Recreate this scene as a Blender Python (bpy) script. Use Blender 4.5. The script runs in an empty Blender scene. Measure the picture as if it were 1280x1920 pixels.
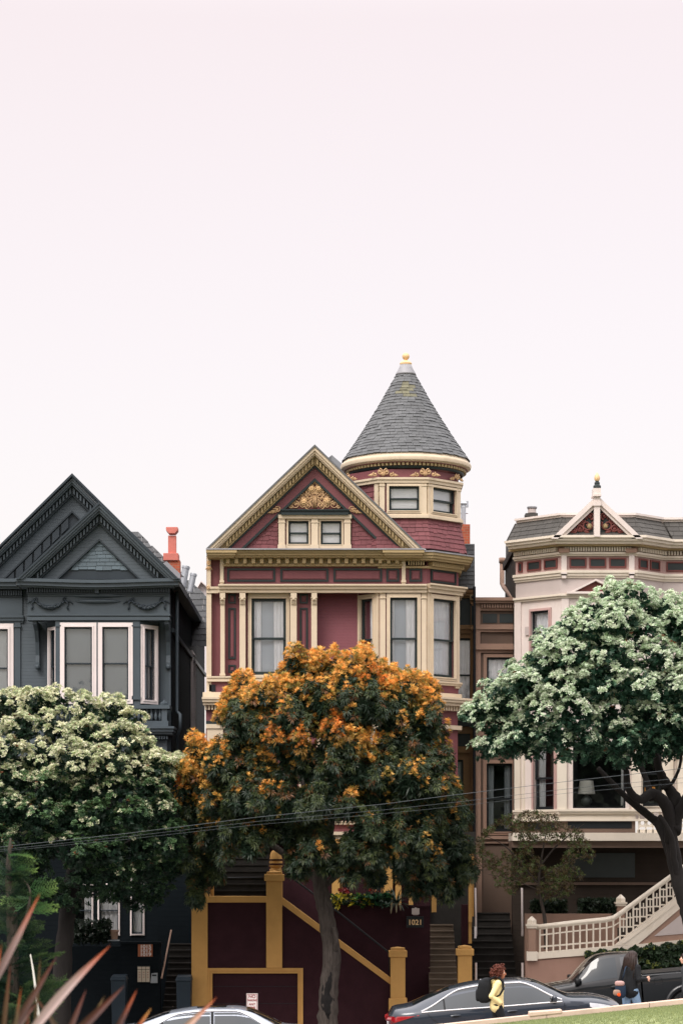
import bpy, math, random
import numpy as np
from mathutils import Vector, Matrix, Euler
random.seed(7); rng = np.random.default_rng(11)
R = math.radians
SC = bpy.context.scene
COL = SC.collection
# ------------------------------------------------------------ survey: picture measurements -> metres
FPX, HOR, CX, D0, ZC = 4560.0, 1620.0, 640.0, 70.0, 3.9
def U(px, Y=0.0): return (px - CX) * (D0 + Y) / FPX
def V(py, Y=0.0): return ZC + (HOR - py) * (D0 + Y) / FPX
def P(px, py, Y): return Vector((U(px, Y), Y, V(py, Y)))
def street_z(x):
    x = max(-45.0, min(45.0, x))
    if x > 0.0: return 0.1 * (x - 3.5)
    return -0.35 + 0.045 * x
def gz(x, y):
    return street_z(x) - 0.055 * (y + 19.0)
# ------------------------------------------------------------ colour + materials
def S(r, g, b):
    def f(c):
        c /= 255.0
        return c / 12.92 if c <= 0.04045 else ((c + 0.055) / 1.055) ** 2.4
    return (f(r), f(g), f(b))
MATS = {}
def N(nt, t, **kw):
    n = nt.nodes.new(t)
    for k, v in kw.items(): setattr(n, k, v)
    return n
def mat(name, col, rough=0.6, var=0.12, vscale=1.5, bump=0.0, bscale=30.0, metal=0.0, spec=0.3, coat=0.0,
        stretch=(1, 1, 1), isl=0.0, lines=None, dirt=0.0, dirtcol=(0.1, 0.09, 0.08), emis=None):
    """painted / weathered surface: base colour with broad and fine noise, optional horizontal board lines"""
    m = bpy.data.materials.new(name); m.use_nodes = True; nt = m.node_tree; L = nt.links
    b = nt.nodes['Principled BSDF']
    b.inputs['Roughness'].default_value = rough; b.inputs['Metallic'].default_value = metal
    b.inputs['Specular IOR Level'].default_value = spec; b.inputs['Coat Weight'].default_value = coat
    tc = N(nt, 'ShaderNodeTexCoord'); mp = N(nt, 'ShaderNodeMapping'); mp.inputs['Scale'].default_value = stretch
    L.new(tc.outputs['Object'], mp.inputs['Vector'])
    n1 = N(nt, 'ShaderNodeTexNoise'); n1.inputs['Scale'].default_value = vscale; n1.inputs['Detail'].default_value = 8
    n1.inputs['Roughness'].default_value = 0.65
    L.new(mp.outputs['Vector'], n1.inputs['Vector'])
    mr = N(nt, 'ShaderNodeMapRange'); mr.inputs['From Min'].default_value = 0.3; mr.inputs['From Max'].default_value = 0.7
    mr.inputs['To Min'].default_value = 1 - var; mr.inputs['To Max'].default_value = 1 + var
    L.new(n1.outputs['Fac'], mr.inputs['Value'])
    mul = N(nt, 'ShaderNodeVectorMath', operation='SCALE'); mul.inputs[0].default_value = col
    L.new(mr.outputs['Result'], mul.inputs['Scale'])
    out = mul.outputs['Vector']
    if isl > 0:
        g = N(nt, 'ShaderNodeNewGeometry'); m2 = N(nt, 'ShaderNodeMapRange')
        m2.inputs['To Min'].default_value = 1 - isl; m2.inputs['To Max'].default_value = 1 + isl
        L.new(g.outputs['Random Per Island'], m2.inputs['Value'])
        s2 = N(nt, 'ShaderNodeVectorMath', operation='SCALE'); L.new(out, s2.inputs[0]); L.new(m2.outputs['Result'], s2.inputs['Scale'])
        out = s2.outputs['Vector']
    if dirt > 0:
        n3 = N(nt, 'ShaderNodeTexNoise'); n3.inputs['Scale'].default_value = 0.9; n3.inputs['Detail'].default_value = 10
        n3.inputs['Roughness'].default_value = 0.75
        mp3 = N(nt, 'ShaderNodeMapping'); mp3.inputs['Scale'].default_value = (3.0, 3.0, 0.8); L.new(tc.outputs['Object'], mp3.inputs['Vector'])
        L.new(mp3.outputs['Vector'], n3.inputs['Vector'])
        r3 = N(nt, 'ShaderNodeMapRange'); r3.inputs['From Min'].default_value = 0.52; r3.inputs['From Max'].default_value = 0.78
        r3.inputs['To Max'].default_value = dirt; L.new(n3.outputs['Fac'], r3.inputs['Value'])
        mx = N(nt, 'ShaderNodeMix', data_type='RGBA'); mx.inputs[7].default_value = (*dirtcol, 1)
        L.new(r3.outputs['Result'], mx.inputs[0]); L.new(out, mx.inputs[6]); out = mx.outputs[2]
    L.new(out, b.inputs['Base Color'])
    h = None
    if bump > 0:
        n2 = N(nt, 'ShaderNodeTexNoise'); n2.inputs['Scale'].default_value = bscale; n2.inputs['Detail'].default_value = 6
        L.new(mp.outputs['Vector'], n2.inputs['Vector']); h = n2.outputs['Fac']
        bp = N(nt, 'ShaderNodeBump'); bp.inputs['Strength'].default_value = bump; bp.inputs['Distance'].default_value = 0.02
        L.new(h, bp.inputs['Height']); L.new(bp.outputs['Normal'], b.inputs['Normal'])
    if lines:
        # lap boards: saw-tooth height along z
        sx = N(nt, 'ShaderNodeSeparateXYZ'); L.new(tc.outputs['Object'], sx.inputs['Vector'])
        d = N(nt, 'ShaderNodeMath', operation='DIVIDE'); d.inputs[1].default_value = lines; L.new(sx.outputs['Z'], d.inputs[0])
        fr = N(nt, 'ShaderNodeMath', operation='FRACT'); L.new(d.outputs[0], fr.inputs[0])
        pw = N(nt, 'ShaderNodeMath', operation='SUBTRACT'); pw.inputs[0].default_value = 1.0; L.new(fr.outputs[0], pw.inputs[1])
        bp2 = N(nt, 'ShaderNodeBump'); bp2.inputs['Strength'].default_value = 0.8; bp2.inputs['Distance'].default_value = 0.018
        L.new(pw.outputs[0], bp2.inputs['Height'])
        if bump > 0: L.new(bp.outputs['Normal'], bp2.inputs['Normal'])
        L.new(bp2.outputs['Normal'], b.inputs['Normal'])
    if emis:
        b.inputs['Emission Color'].default_value = (*emis[:3], 1); b.inputs['Emission Strength'].default_value = emis[3]
    MATS[name] = m
    return m
def glass(name, refl=0.25, tint=(0.95, 0.98, 0.99), rough=0.03):
    m = bpy.data.materials.new(name); m.use_nodes = True; nt = m.node_tree; L = nt.links
    nt.nodes.remove(nt.nodes['Principled BSDF']); o = nt.nodes['Material Output']
    t = N(nt, 'ShaderNodeBsdfTransparent'); t.inputs['Color'].default_value = (*tint, 1)
    g = N(nt, 'ShaderNodeBsdfGlossy'); g.inputs['Roughness'].default_value = rough
    nz = N(nt, 'ShaderNodeTexNoise'); nz.inputs['Scale'].default_value = 1.3; nz.inputs['Detail'].default_value = 2
    tc = N(nt, 'ShaderNodeTexCoord'); L.new(tc.outputs['Object'], nz.inputs['Vector'])
    bp = N(nt, 'ShaderNodeBump'); bp.inputs['Strength'].default_value = 0.25; bp.inputs['Distance'].default_value = 0.02
    L.new(nz.outputs['Fac'], bp.inputs['Height']); L.new(bp.outputs['Normal'], g.inputs['Normal'])
    lw = N(nt, 'ShaderNodeLayerWeight'); lw.inputs['Blend'].default_value = 0.25
    ad = N(nt, 'ShaderNodeMath', operation='ADD'); ad.use_clamp = True; ad.inputs[1].default_value = refl
    L.new(lw.outputs['Fresnel'], ad.inputs[0])
    mx = N(nt, 'ShaderNodeMixShader'); L.new(ad.outputs[0], mx.inputs['Fac'])
    L.new(t.outputs[0], mx.inputs[1]); L.new(g.outputs[0], mx.inputs[2]); L.new(mx.outputs[0], o.inputs['Surface'])
    MATS[name] = m; return m
def leafmat(name, rough=0.45, trans=0.25, spec=0.35):
    m = bpy.data.materials.new(name); m.use_nodes = True; nt = m.node_tree; L = nt.links
    b = nt.nodes['Principled BSDF']; o = nt.nodes['Material Output']
    a = N(nt, 'ShaderNodeAttribute'); a.attribute_name = 'Col'
    L.new(a.outputs['Color'], b.inputs['Base Color']); b.inputs['Roughness'].default_value = rough
    b.inputs['Specular IOR Level'].default_value = spec
    t = N(nt, 'ShaderNodeBsdfTranslucent'); L.new(a.outputs['Color'], t.inputs['Color'])
    mx = N(nt, 'ShaderNodeMixShader'); mx.inputs['Fac'].default_value = trans
    L.new(b.outputs[0], mx.inputs[1]); L.new(t.outputs[0], mx.inputs[2]); L.new(mx.outputs[0], o.inputs['Surface'])
    MATS[name] = m; return m
def brickmat(name, c1, c2, mortar, scale=4.0, rough=0.85):
    m = bpy.data.materials.new(name); m.use_nodes = True; nt = m.node_tree; L = nt.links
    b = nt.nodes['Principled BSDF']; b.inputs['Roughness'].default_value = rough
    tc = N(nt, 'ShaderNodeTexCoord'); sx = N(nt, 'ShaderNodeSeparateXYZ'); L.new(tc.outputs['Object'], sx.inputs[0])
    ad = N(nt, 'ShaderNodeMath', operation='ADD'); L.new(sx.outputs['X'], ad.inputs[0]); L.new(sx.outputs['Y'], ad.inputs[1])
    cb = N(nt, 'ShaderNodeCombineXYZ'); L.new(ad.outputs[0], cb.inputs['X']); L.new(sx.outputs['Z'], cb.inputs['Y'])
    br = N(nt, 'ShaderNodeTexBrick'); br.inputs['Scale'].default_value = scale
    br.inputs['Color1'].default_value = (*c1, 1); br.inputs['Color2'].default_value = (*c2, 1); br.inputs['Mortar'].default_value = (*mortar, 1)
    br.inputs['Mortar Size'].default_value = 0.02
    L.new(cb.outputs[0], br.inputs['Vector']); L.new(br.outputs['Color'], b.inputs['Base Color'])
    MATS[name] = m; return m
# ------------------------------------------------------------ mesh builder
class Fr:
    """vertical facade frame: u along the wall, z up, d outwards"""
    def __init__(s, o, u, n): s.o = Vector(o); s.u = Vector(u).normalized(); s.n = Vector(n).normalized()
    def pt(s, u, z, d): 
        p = s.o + s.u * u + s.n * d
        return (p.x, p.y, z)
def front(Y): return Fr((0, Y, 0), (1, 0, 0), (0, -1, 0))
class MB:
    def __init__(s): s.v = []; s.f = []
    def mark(s):
        """start of a new separate part"""
        s.marks = getattr(s, 'marks', []) + [(len(s.v), len(s.f))]; return s
    def parts(s, name, m, parent, **k):
        mk = getattr(s, 'marks', []); mk = ([] if mk and mk[0] == (0, 0) else [(0, 0)]) + mk + [(len(s.v), len(s.f))]
        for (a, b), (c, d) in zip(mk, mk[1:]):
            if c == a: continue
            q = MB(); q.v = s.v[a:c]; q.f = [tuple(i - a for i in f) for f in s.f[b:d]]; q.build(name, m, parent, **k)
    def superell(s, c, r, e=0.5, seg=20, rings=12):
        sp = lambda v: math.copysign(abs(v) ** e, v); k = len(s.v)
        for i in range(rings + 1):
            ph = -math.pi / 2 + math.pi * i / rings
            for j in range(seg): th = 2 * math.pi * j / seg; s.v.append((c[0] + r[0] * sp(math.cos(ph)) * sp(math.cos(th)), c[1] + r[1] * sp(math.cos(ph)) * sp(math.sin(th)), c[2] + r[2] * sp(math.sin(ph))))
        for i in range(rings):
            for j in range(seg): s.f.append((k + i * seg + j, k + i * seg + (j + 1) % seg, k + (i + 1) * seg + (j + 1) % seg, k + (i + 1) * seg + j))
    def add(s, vs, fs):
        k = len(s.v); s.v += [tuple(p) for p in vs]; s.f += [tuple(i + k for i in f) for f in fs]
    def hexa(s, p):
        s.add(p, [(0, 3, 2, 1), (4, 5, 6, 7), (0, 1, 5, 4), (1, 2, 6, 5), (2, 3, 7, 6), (3, 0, 4, 7)])
    def box(s, c, sz, rz=0.0, rx=0.0, ry=0.0):
        M = Matrix.Translation(c) @ Euler((rx, ry, rz)).to_matrix().to_4x4()
        a, b, h = sz[0] / 2, sz[1] / 2, sz[2] / 2
        s.hexa([M @ Vector(q) for q in ((-a, -b, -h), (a, -b, -h), (a, b, -h), (-a, b, -h), (-a, -b, h), (a, -b, h), (a, b, h), (-a, b, h))])
    def fb(s, fr, u0, u1, z0, z1, d0, d1):
        if u0 > u1: u0, u1 = u1, u0
        if z0 > z1: z0, z1 = z1, z0
        q = fr.pt
        s.hexa([q(u0, z0, d1), q(u1, z0, d1), q(u1, z0, d0), q(u0, z0, d0), q(u0, z1, d1), q(u1, z1, d1), q(u1, z1, d0), q(u0, z1, d0)])
    def fp(s, fr, pts, d0, d1):
        n = len(pts); A = [fr.pt(u, z, d1) for u, z in pts]; B = [fr.pt(u, z, d0) for u, z in pts]
        ar = sum(pts[i][0] * pts[(i + 1) % n][1] - pts[(i + 1) % n][0] * pts[i][1] for i in range(n))
        fs = [tuple(range(n)), tuple(range(2 * n - 1, n - 1, -1))] + [(i, i + n, (i + 1) % n + n, (i + 1) % n) for i in range(n)]
        if ar < 0: fs = [tuple(reversed(f)) for f in fs]
        s.add(A + B, fs)
    def pb(s, Y, x0, y0, x1, y1, d0, d1):
        """box whose front face covers the measured rectangle, standing d1 in front of plane Y"""
        yy = Y - d1
        s.fb(front(Y), U(x0, yy), U(x1, yy), V(y1, yy), V(y0, yy), d0, d1)
    def pp(s, Y, pts, d0, d1):
        yy = Y - d1
        s.fp(front(Y), [(U(x, yy), V(y, yy)) for x, y in pts], d0, d1)
    def tube(s, pts, rad, seg=8, cap=True, closed=False):
        pts = [Vector(p) for p in pts]; n = len(pts)
        if not hasattr(rad, '__len__'): rad = [rad] * n
        k = len(s.v); up = None
        for i in range(n):
            if closed: t = pts[(i + 1) % n] - pts[i - 1]
            else: t = pts[min(i + 1, n - 1)] - pts[max(i - 1, 0)]
            t = t.normalized() if t.length > 1e-9 else Vector((0, 0, 1))
            if up is None:
                up = Vector((0, 0, 1)) if abs(t.z) < 0.9 else Vector((1, 0, 0))
            a = (up - t * up.dot(t)).normalized(); up = a; b = t.cross(a)
            for j in range(seg):
                th = 2 * math.pi * j / seg
                s.v.append(tuple(pts[i] + (a * math.cos(th) + b * math.sin(th)) * rad[i]))
        m = n if closed else n - 1
        for i in range(m):
            for j in range(seg):
                i2 = (i + 1) % n
                s.f.append((k + i * seg + j, k + i * seg + (j + 1) % seg, k + i2 * seg + (j + 1) % seg, k + i2 * seg + j))
        if cap and not closed:
            s.f.append(tuple(k + j for j in reversed(range(seg)))); s.f.append(tuple(k + (n - 1) * seg + j for j in range(seg)))
    def lathe(s, c, prof, seg=24, sx=1.0, sy=1.0, cap=True):
        k = len(s.v); n = len(prof)
        for r, z in prof:
            for j in range(seg):
                th = 2 * math.pi * j / seg
                s.v.append((c[0] + r * sx * math.cos(th), c[1] + r * sy * math.sin(th), c[2] + z))
        for i in range(n - 1):
            for j in range(seg):
                s.f.append((k + i * seg + j, k + i * seg + (j + 1) % seg, k + (i + 1) * seg + (j + 1) % seg, k + (i + 1) * seg + j))
        if cap:
            s.f.append(tuple(k + j for j in reversed(range(seg)))); s.f.append(tuple(k + (n - 1) * seg + j for j in range(seg)))
    def ball(s, c, r, seg=12, rings=8, sc=(1, 1, 1)):
        prof = [(max(1e-4, math.sin(math.pi * i / rings)), -math.cos(math.pi * i / rings)) for i in range(rings + 1)]
        k = len(s.v)
        for q, z in prof:
            for j in range(seg):
                th = 2 * math.pi * j / seg
                s.v.append((c[0] + r * sc[0] * q * math.cos(th), c[1] + r * sc[1] * q * math.sin(th), c[2] + r * sc[2] * z))
        for i in range(rings):
            for j in range(seg):
                s.f.append((k + i * seg + j, k + i * seg + (j + 1) % seg, k + (i + 1) * seg + (j + 1) % seg, k + (i + 1) * seg + j))
    def wall(s, fr, us, zs, holes, d0, d1):
        """wall slab from (us) to (zs) with rectangular openings (u0,u1,z0,z1), reveals included"""
        gu = sorted(set([us[0], us[1]] + [h[0] for h in holes] + [h[1] for h in holes]))
        gzz = sorted(set([zs[0], zs[1]] + [h[2] for h in holes] + [h[3] for h in holes]))
        for i in range(len(gu) - 1):
            for j in range(len(gzz) - 1):
                um, zm = (gu[i] + gu[i + 1]) / 2, (gzz[j] + gzz[j + 1]) / 2
                if not (us[0] <= um <= us[1] and zs[0] <= zm <= zs[1]): continue
                if any(h[0] < um < h[1] and h[2] < zm < h[3] for h in holes): continue
                a, b, c, d = gu[i], gu[i + 1], gzz[j], gzz[j + 1]
                s.add([fr.pt(a, c, d1), fr.pt(b, c, d1), fr.pt(b, d, d1), fr.pt(a, d, d1)], [(0, 1, 2, 3)])
                s.add([fr.pt(a, c, d0), fr.pt(b, c, d0), fr.pt(b, d, d0), fr.pt(a, d, d0)], [(3, 2, 1, 0)])
        for h in list(holes) + [(us[0], us[1], zs[0], zs[1])]:
            a, b, c, d = h
            for (p, q) in (((a, c), (b, c)), ((b, c), (b, d)), ((b, d), (a, d)), ((a, d), (a, c))):
                s.add([fr.pt(*p, d1), fr.pt(*q, d1), fr.pt(*q, d0), fr.pt(*p, d0)], [(0, 1, 2, 3)])
    def build(s, name, m, parent=None, smooth=False, bevel=0.0, subsurf=0, label=None, angle=None):
        me = bpy.data.meshes.new(name); me.from_pydata(s.v, [], s.f); me.update()
        o = bpy.data.objects.new(name, me); COL.objects.link(o)
        if m is not None: me.materials.append(MATS[m] if isinstance(m, str) else m)
        if smooth:
            me.polygons.foreach_set('use_smooth', [True] * len(me.polygons))
            if angle: me.set_sharp_from_angle(angle=R(angle))
        if bevel:
            b = o.modifiers.new('bevel', 'BEVEL'); b.width = bevel; b.segments = 2; b.limit_method = 'ANGLE'
        if subsurf:
            b = o.modifiers.new('sub', 'SUBSURF'); b.levels = subsurf; b.render_levels = subsurf
        if parent is not None: attach(o, parent)
        if label: o['label'] = label
        return o
def base_of(o):
    B = Matrix.Translation(o.location) @ o.rotation_euler.to_matrix().to_4x4()
    return B if o.parent is None else base_of(o.parent) @ o.matrix_parent_inverse @ B
def attach(o, parent):
    o.parent = parent
    o.matrix_parent_inverse = base_of(parent).inverted()
def thing(name, loc, label, cat, group=None):
    o = bpy.data.objects.new(name, None); COL.objects.link(o); o.location = loc; o.empty_display_size = 0.3
    tag(o, label, cat, group); return o
def tag(o, label, cat, group=None):
    o['label'] = label; o['category'] = cat
    if group: o['group'] = group
    return o
def struct(o, kind='structure', label=None):
    o['kind'] = kind
    if label: o['label'] = label
    return o
def text_mesh(name, s, loc, size, m, parent=None, bold=0.0, ext=0.006, align='CENTER', rz=0.0, sx=1.0):
    c = bpy.data.curves.new(name, 'FONT'); c.body = s; c.size = size; c.extrude = ext; c.align_x = align; c.align_y = 'CENTER'
    c.offset = bold; c.space_line = 0.85
    o = bpy.data.objects.new(name, c); COL.objects.link(o)
    o.rotation_euler = (R(90), 0, rz); o.location = loc; o.scale = (sx, 1, 1)
    bpy.context.view_layer.update()
    me = bpy.data.meshes.new_from_object(o.evaluated_get(bpy.context.evaluated_depsgraph_get()))
    me.transform(o.matrix_world)
    bpy.data.objects.remove(o)
    q = bpy.data.objects.new(name, me); COL.objects.link(q); me.materials.clear(); me.materials.append(MATS[m])
    if parent is not None: attach(q, parent)
    return q
# ------------------------------------------------------------ palette
CREAM = S(204, 188, 164); mat('cream_paint', CREAM, 0.55, 0.06, 2.0, bump=0.05, dirt=0.42, dirtcol=S(150, 130, 100))
mat('olive_gold_paint', S(166, 146, 108), 0.5, 0.08, 2.0, dirt=0.3, dirtcol=S(105, 88, 55))
mat('maroon_paint', S(119, 71, 76), 0.55, 0.11, 1.6, bump=0.04, dirt=0.4, dirtcol=S(92, 50, 58))
mat('maroon_board', S(122, 68, 76), 0.55, 0.06, 1.6, lines=0.085)
mat('maroon_shingle', S(117, 70, 74), 0.7, 0.08, 3.0, isl=0.14, bump=0.1)
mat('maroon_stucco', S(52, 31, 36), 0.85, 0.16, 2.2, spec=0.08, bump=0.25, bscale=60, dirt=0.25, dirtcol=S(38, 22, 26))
mat('bottle_green_paint', S(36, 47, 48), 0.4, 0.08, 3.0)
mat('gilded_relief', S(186, 154, 116), 0.4, 0.18, 6.0, metal=0.1)
mat('relief_ground', S(86, 44, 42), 0.7, 0.15, 4.0)
mat('slate', S(94, 96, 98), 0.75, 0.14, 1.2, isl=0.16, bump=0.15, bscale=20, dirt=0.35, dirtcol=S(64, 63, 58))
mat('slate_lichen', S(108, 106, 88), 0.8, 0.2, 3.0, isl=0.2, bump=0.15)
mat('lead', S(146, 146, 150), 0.55, 0.15, 3.0, metal=0.2)
mat('gold_leaf', S(220, 186, 140), 0.5, 0.15, 4.0, metal=0.1)
mat('galvanised', S(178, 182, 188), 0.4, 0.1, 6.0, metal=0.35)
mat('ochre_stucco', S(192, 148, 86), 0.8, 0.08, 2.0, bump=0.2, bscale=70, dirt=0.25, dirtcol=S(128, 98, 56))
mat('curtain_cloth', S(240, 238, 240), 0.9, 0.04, 3.0)
mat('blind_cloth', S(180, 182, 183), 0.9, 0.05, 1.0)
mat('blind_grey', S(142, 148, 152), 0.9, 0.05, 1.0)
mat('room_plaster', S(150, 154, 160), 0.9, 0.1, 1.0)
mat('room_dark', S(42, 44, 46), 0.9, 0.1, 1.0)
mat('navy_paint', S(70, 80, 87), 0.5, 0.1, 1.5, bump=0.05, dirt=0.45, dirtcol=S(52, 60, 66))
mat('navy_board', S(69, 79, 86), 0.5, 0.1, 1.5, lines=0.1)
mat('navy_dark', S(44, 53, 60), 0.5, 0.12, 2.0)
mat('navy_shingle', S(88, 102, 110), 0.6, 0.08, 2.0, isl=0.14, bump=0.1)
mat('navy_siding_shaded', S(15, 21, 25), 0.7, 0.12, 1.5, lines=0.14, spec=0.06)  # dark blue siding with the lower storey's tree shade put into its colour
mat('white_trim', S(222, 212, 210), 0.5, 0.05, 2.0, dirt=0.15, dirtcol=S(170, 150, 145))
mat('pink_white_paint', S(214, 203, 197), 0.5, 0.05, 1.5, bump=0.03, dirt=0.35, dirtcol=S(178, 160, 146))
mat('ivory_paint', S(214, 204, 189), 0.5, 0.05, 1.5, dirt=0.35, dirtcol=S(172, 154, 130))
mat('rose_grey_paint', S(182, 171, 167), 0.55, 0.05, 1.5)
mat('dusty_rose_paint', S(184, 154, 149), 0.5, 0.06, 2.0)
mat('brick_red_paint', S(112, 62, 58), 0.5, 0.1, 2.0)
mat('panel_green_dark', S(48, 55, 56), 0.4, 0.1, 3.0)
mat('taupe_paint', S(150, 122, 106), 0.6, 0.07, 1.6, dirt=0.2, dirtcol=S(105, 84, 72))
mat('brown_paint', S(102, 84, 73), 0.6, 0.1, 1.5, dirt=0.2, dirtcol=S(70, 56, 48))
mat('dark_brown_wall', S(54, 47, 42), 0.75, 0.12, 1.5, lines=0.15, spec=0.08)
mat('bronze_paint', S(132, 102, 66), 0.55, 0.1, 2.0, dirt=0.25, dirtcol=S(80, 62, 42))
mat('clay_stucco', S(146, 116, 103), 0.85, 0.08, 1.2, bump=0.2, bscale=50, dirt=0.2, dirtcol=S(112, 80, 68))
mat('dark_shingle', S(74, 72, 69), 0.8, 0.15, 2.0, isl=0.15, bump=0.1)
mat('stair_wood', S(92, 80, 68), 0.75, 0.15, 3.0, bump=0.1)
mat('stair_dark', S(44, 42, 40), 0.85, 0.25, 3.0, spec=0.08)
mat('terracotta', S(196, 116, 104), 0.7, 0.1, 3.0, bump=0.1)
brickmat('brick', S(178, 86, 56), S(150, 72, 50), S(150, 120, 100), 3.2)
mat('iron', S(34, 38, 42), 0.4, 0.1, 5.0, metal=0.3)
mat('pale_render', S(214, 208, 210), 0.8, 0.05, 1.0)
mat('lamp_cloth', S(236, 232, 224), 0.8, 0.03, 3.0)
mat('lamp_amber', S(190, 110, 40), 0.7, 0.05, 3.0, emis=(0.9, 0.38, 0.08, 0.25))
mat('ceramic_grey', S(92, 98, 98), 0.25, 0.1, 3.0)
glass('window_glass', 0.09); mat('sheer_cloth', S(178, 185, 194), 0.9, 0.05, 1.0)
glass('window_glass_dim', 0.05)
glass('car_glass', 0.10, (0.25, 0.28, 0.30), 0.01)
# ============================================================ windows and repeated ornament
def curtain(mb, fr, u0, u1, z0, z1, d, folds=5, amp=0.03):
    n = max(6, int(folds * 8)); k = len(mb.v); ph = random.random() * 6
    for i in range(n + 1):
        t = i / n; u = u0 + (u1 - u0) * t
        for j, z in enumerate((z0, (z0 + z1) / 2, z1)):
            w = amp * math.sin(ph + t * folds * 2 * math.pi + 0.4 * j) + 0.35 * amp * math.sin(2.7 * t * folds * 2 * math.pi + ph)
            mb.v.append(fr.pt(u + 0.01 * math.sin(ph + j + t * 9), z, d + w))
    for i in range(n):
        for j in range(2):
            a = k + i * 3 + j; mb.f.append((a, a + 3, a + 4, a + 1))
def ring(mb, fr, u0, u1, z0, z1, w, d0, d1, wb=None, wt=None):
    wb = w if wb is None else wb; wt = w if wt is None else wt
    mb.fb(fr, u0, u0 + w, z0, z1, d0, d1); mb.fb(fr, u1 - w, u1, z0, z1, d0, d1)
    mb.fb(fr, u0 + w, u1 - w, z0, z0 + wb, d0, d1); mb.fb(fr, u0 + w, u1 - w, z1 - wt, z1, d0, d1)
def window(fr, op, parent, casing='cream_paint', cw=0.1, proud=0.07, sash='bottle_green_paint', sw=0.07, meet=0.52,
           style='pair', cl=0.25, cr=0.35, cloth='curtain_cloth', room='room_plaster', pane='window_glass', sill=0.0, depth=0.9,
           name='window', head=None, sub=True):
    u0, u1, z0, z1 = op
    c = MB(); ring(c, fr, u0 - cw, u1 + cw, z0 - cw, z1 + (head if head else cw), cw, -0.12, proud, wt=(head if head else cw))
    ring(c, fr, u0 - cw * 0.35, u1 + cw * 0.35, z0 - cw * 0.35, z1 + cw * 0.35, cw * 0.35, proud, proud + 0.025)
    if sill: c.fb(fr, u0 - cw - 0.05, u1 + cw + 0.05, z0 - cw - sill, z0 - cw, -0.02, proud + 0.09)
    w = c.build(name, casing, parent)
    s = MB(); zm = z0 + (z1 - z0) * (1 - meet)
    ring(s, fr, u0, u1, z0, zm + sw * 0.4, sw, -0.12, -0.075, wb=sw * 1.25, wt=sw * 0.8)
    ring(s, fr, u0, u1, zm - sw * 0.4, z1, sw * 0.85, -0.075, -0.03, wb=sw * 0.75)
    s.build('sash', sash, w)
    g = MB(); g.add([fr.pt(u0 + sw, z0 + sw, -0.1), fr.pt(u1 - sw, z0 + sw, -0.1), fr.pt(u1 - sw, zm, -0.1), fr.pt(u0 + sw, zm, -0.1)], [(0, 1, 2, 3)])
    g.add([fr.pt(u0 + sw, zm, -0.055), fr.pt(u1 - sw, zm, -0.055), fr.pt(u1 - sw, z1 - sw, -0.055), fr.pt(u0 + sw, z1 - sw, -0.055)], [(0, 1, 2, 3)])
    g.build('pane', pane, w)
    W = u1 - u0
    if style in ('pair', 'left', 'right'):
        if pane == 'window_glass' and room == 'room_plaster':
            m = MB(); m.fb(fr, u0 - 0.02, u1 + 0.02, z0 - .02, z1 + 0.03, -0.23, -0.225); m.build('blind', 'sheer_cloth', w)
        if style != 'right':
            m = MB(); curtain(m, fr, u0 - 0.02, u0 + W * cl, z0, z1 + 0.05, -0.165, max(2, int(W * cl * 12)), 0.02); m.build('curtain', cloth, w, smooth=True)
        if style != 'left':
            m = MB(); curtain(m, fr, u1 - W * cr, u1 + 0.02, z0, z1 + 0.05, -0.165, max(2, int(W * cr * 12)), 0.02); m.build('curtain', cloth, w, smooth=True)
    elif style == 'full':
        m = MB(); curtain(m, fr, u0 - 0.02, u1 + 0.02, z0, z1 + 0.05, -0.17, max(3, int(W * 8)), 0.022); m.build('curtain', cloth, w, smooth=True)
    elif style == 'blind':
        m = MB(); zb = z1 - (z1 - z0) * cl
        m.fb(fr, u0 - 0.01, u1 + 0.01, zb, z1 + 0.02, -0.145, -0.14); m.fb(fr, u0, u1, zb - 0.03, zb - 0.002, -0.155, -0.135)
        m.build('blind', cloth, w)
    r = MB(); D = -depth; p = 0.25
    q = fr.pt
    A = [q(u0 - 0.02, z0 - 0.02, -0.125), q(u1 + 0.02, z0 - 0.02, -0.125), q(u1 + 0.02, z1 + 0.05, -0.125), q(u0 - 0.02, z1 + 0.05, -0.125)]
    B = [q(u0 - p, z0 - p, D), q(u1 + p, z0 - p, D), q(u1 + p, z1 + p, D), q(u0 - p, z1 + p, D)]
    r.add(A + B, [(4, 5, 6, 7), (0, 4, 7, 3), (1, 2, 6, 5), (3, 7, 6, 2), (0, 1, 5, 4)])
    r.build('room_interior', room, w)
    return w
def hole(o, pad=0.0): return (o[0] - pad, o[1] + pad, o[2] - pad, o[3] + pad)
def panel(mb_frame, mb_field, fr, u0, u1, z0, z1, w, d=0.0):
    mb_frame.mark(); mb_field.mark()
    ring(mb_frame, fr, u0, u1, z0, z1, w, d - 0.02, d + 0.035)
    mb_field.fb(fr, u0 + w * 1.6, u1 - w * 1.6, z0 + w * 1.6, z1 - w * 1.6, d - 0.02, d + 0.03)
def scroll(mb, fr, cu, cz, r, turns=1.6, a0=0.0, sgn=1, d=0.05, rad=0.02, n=26, tail=None):
    pts = []; rr = []
    for i in range(n + 1):
        t = i / n; a = a0 + sgn * turns * 2 * math.pi * t; q = r * (1 - 0.86 * t)
        pts.append(fr.pt(cu + q * math.cos(a), cz + q * math.sin(a), d)); rr.append(rad * (1.0 - 0.45 * t))
    mb.tube(pts, rr, 6)
    c = fr.pt(cu, cz, d + 0.005); mb.ball(c, rad * 1.5, 8, 5)
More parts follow.
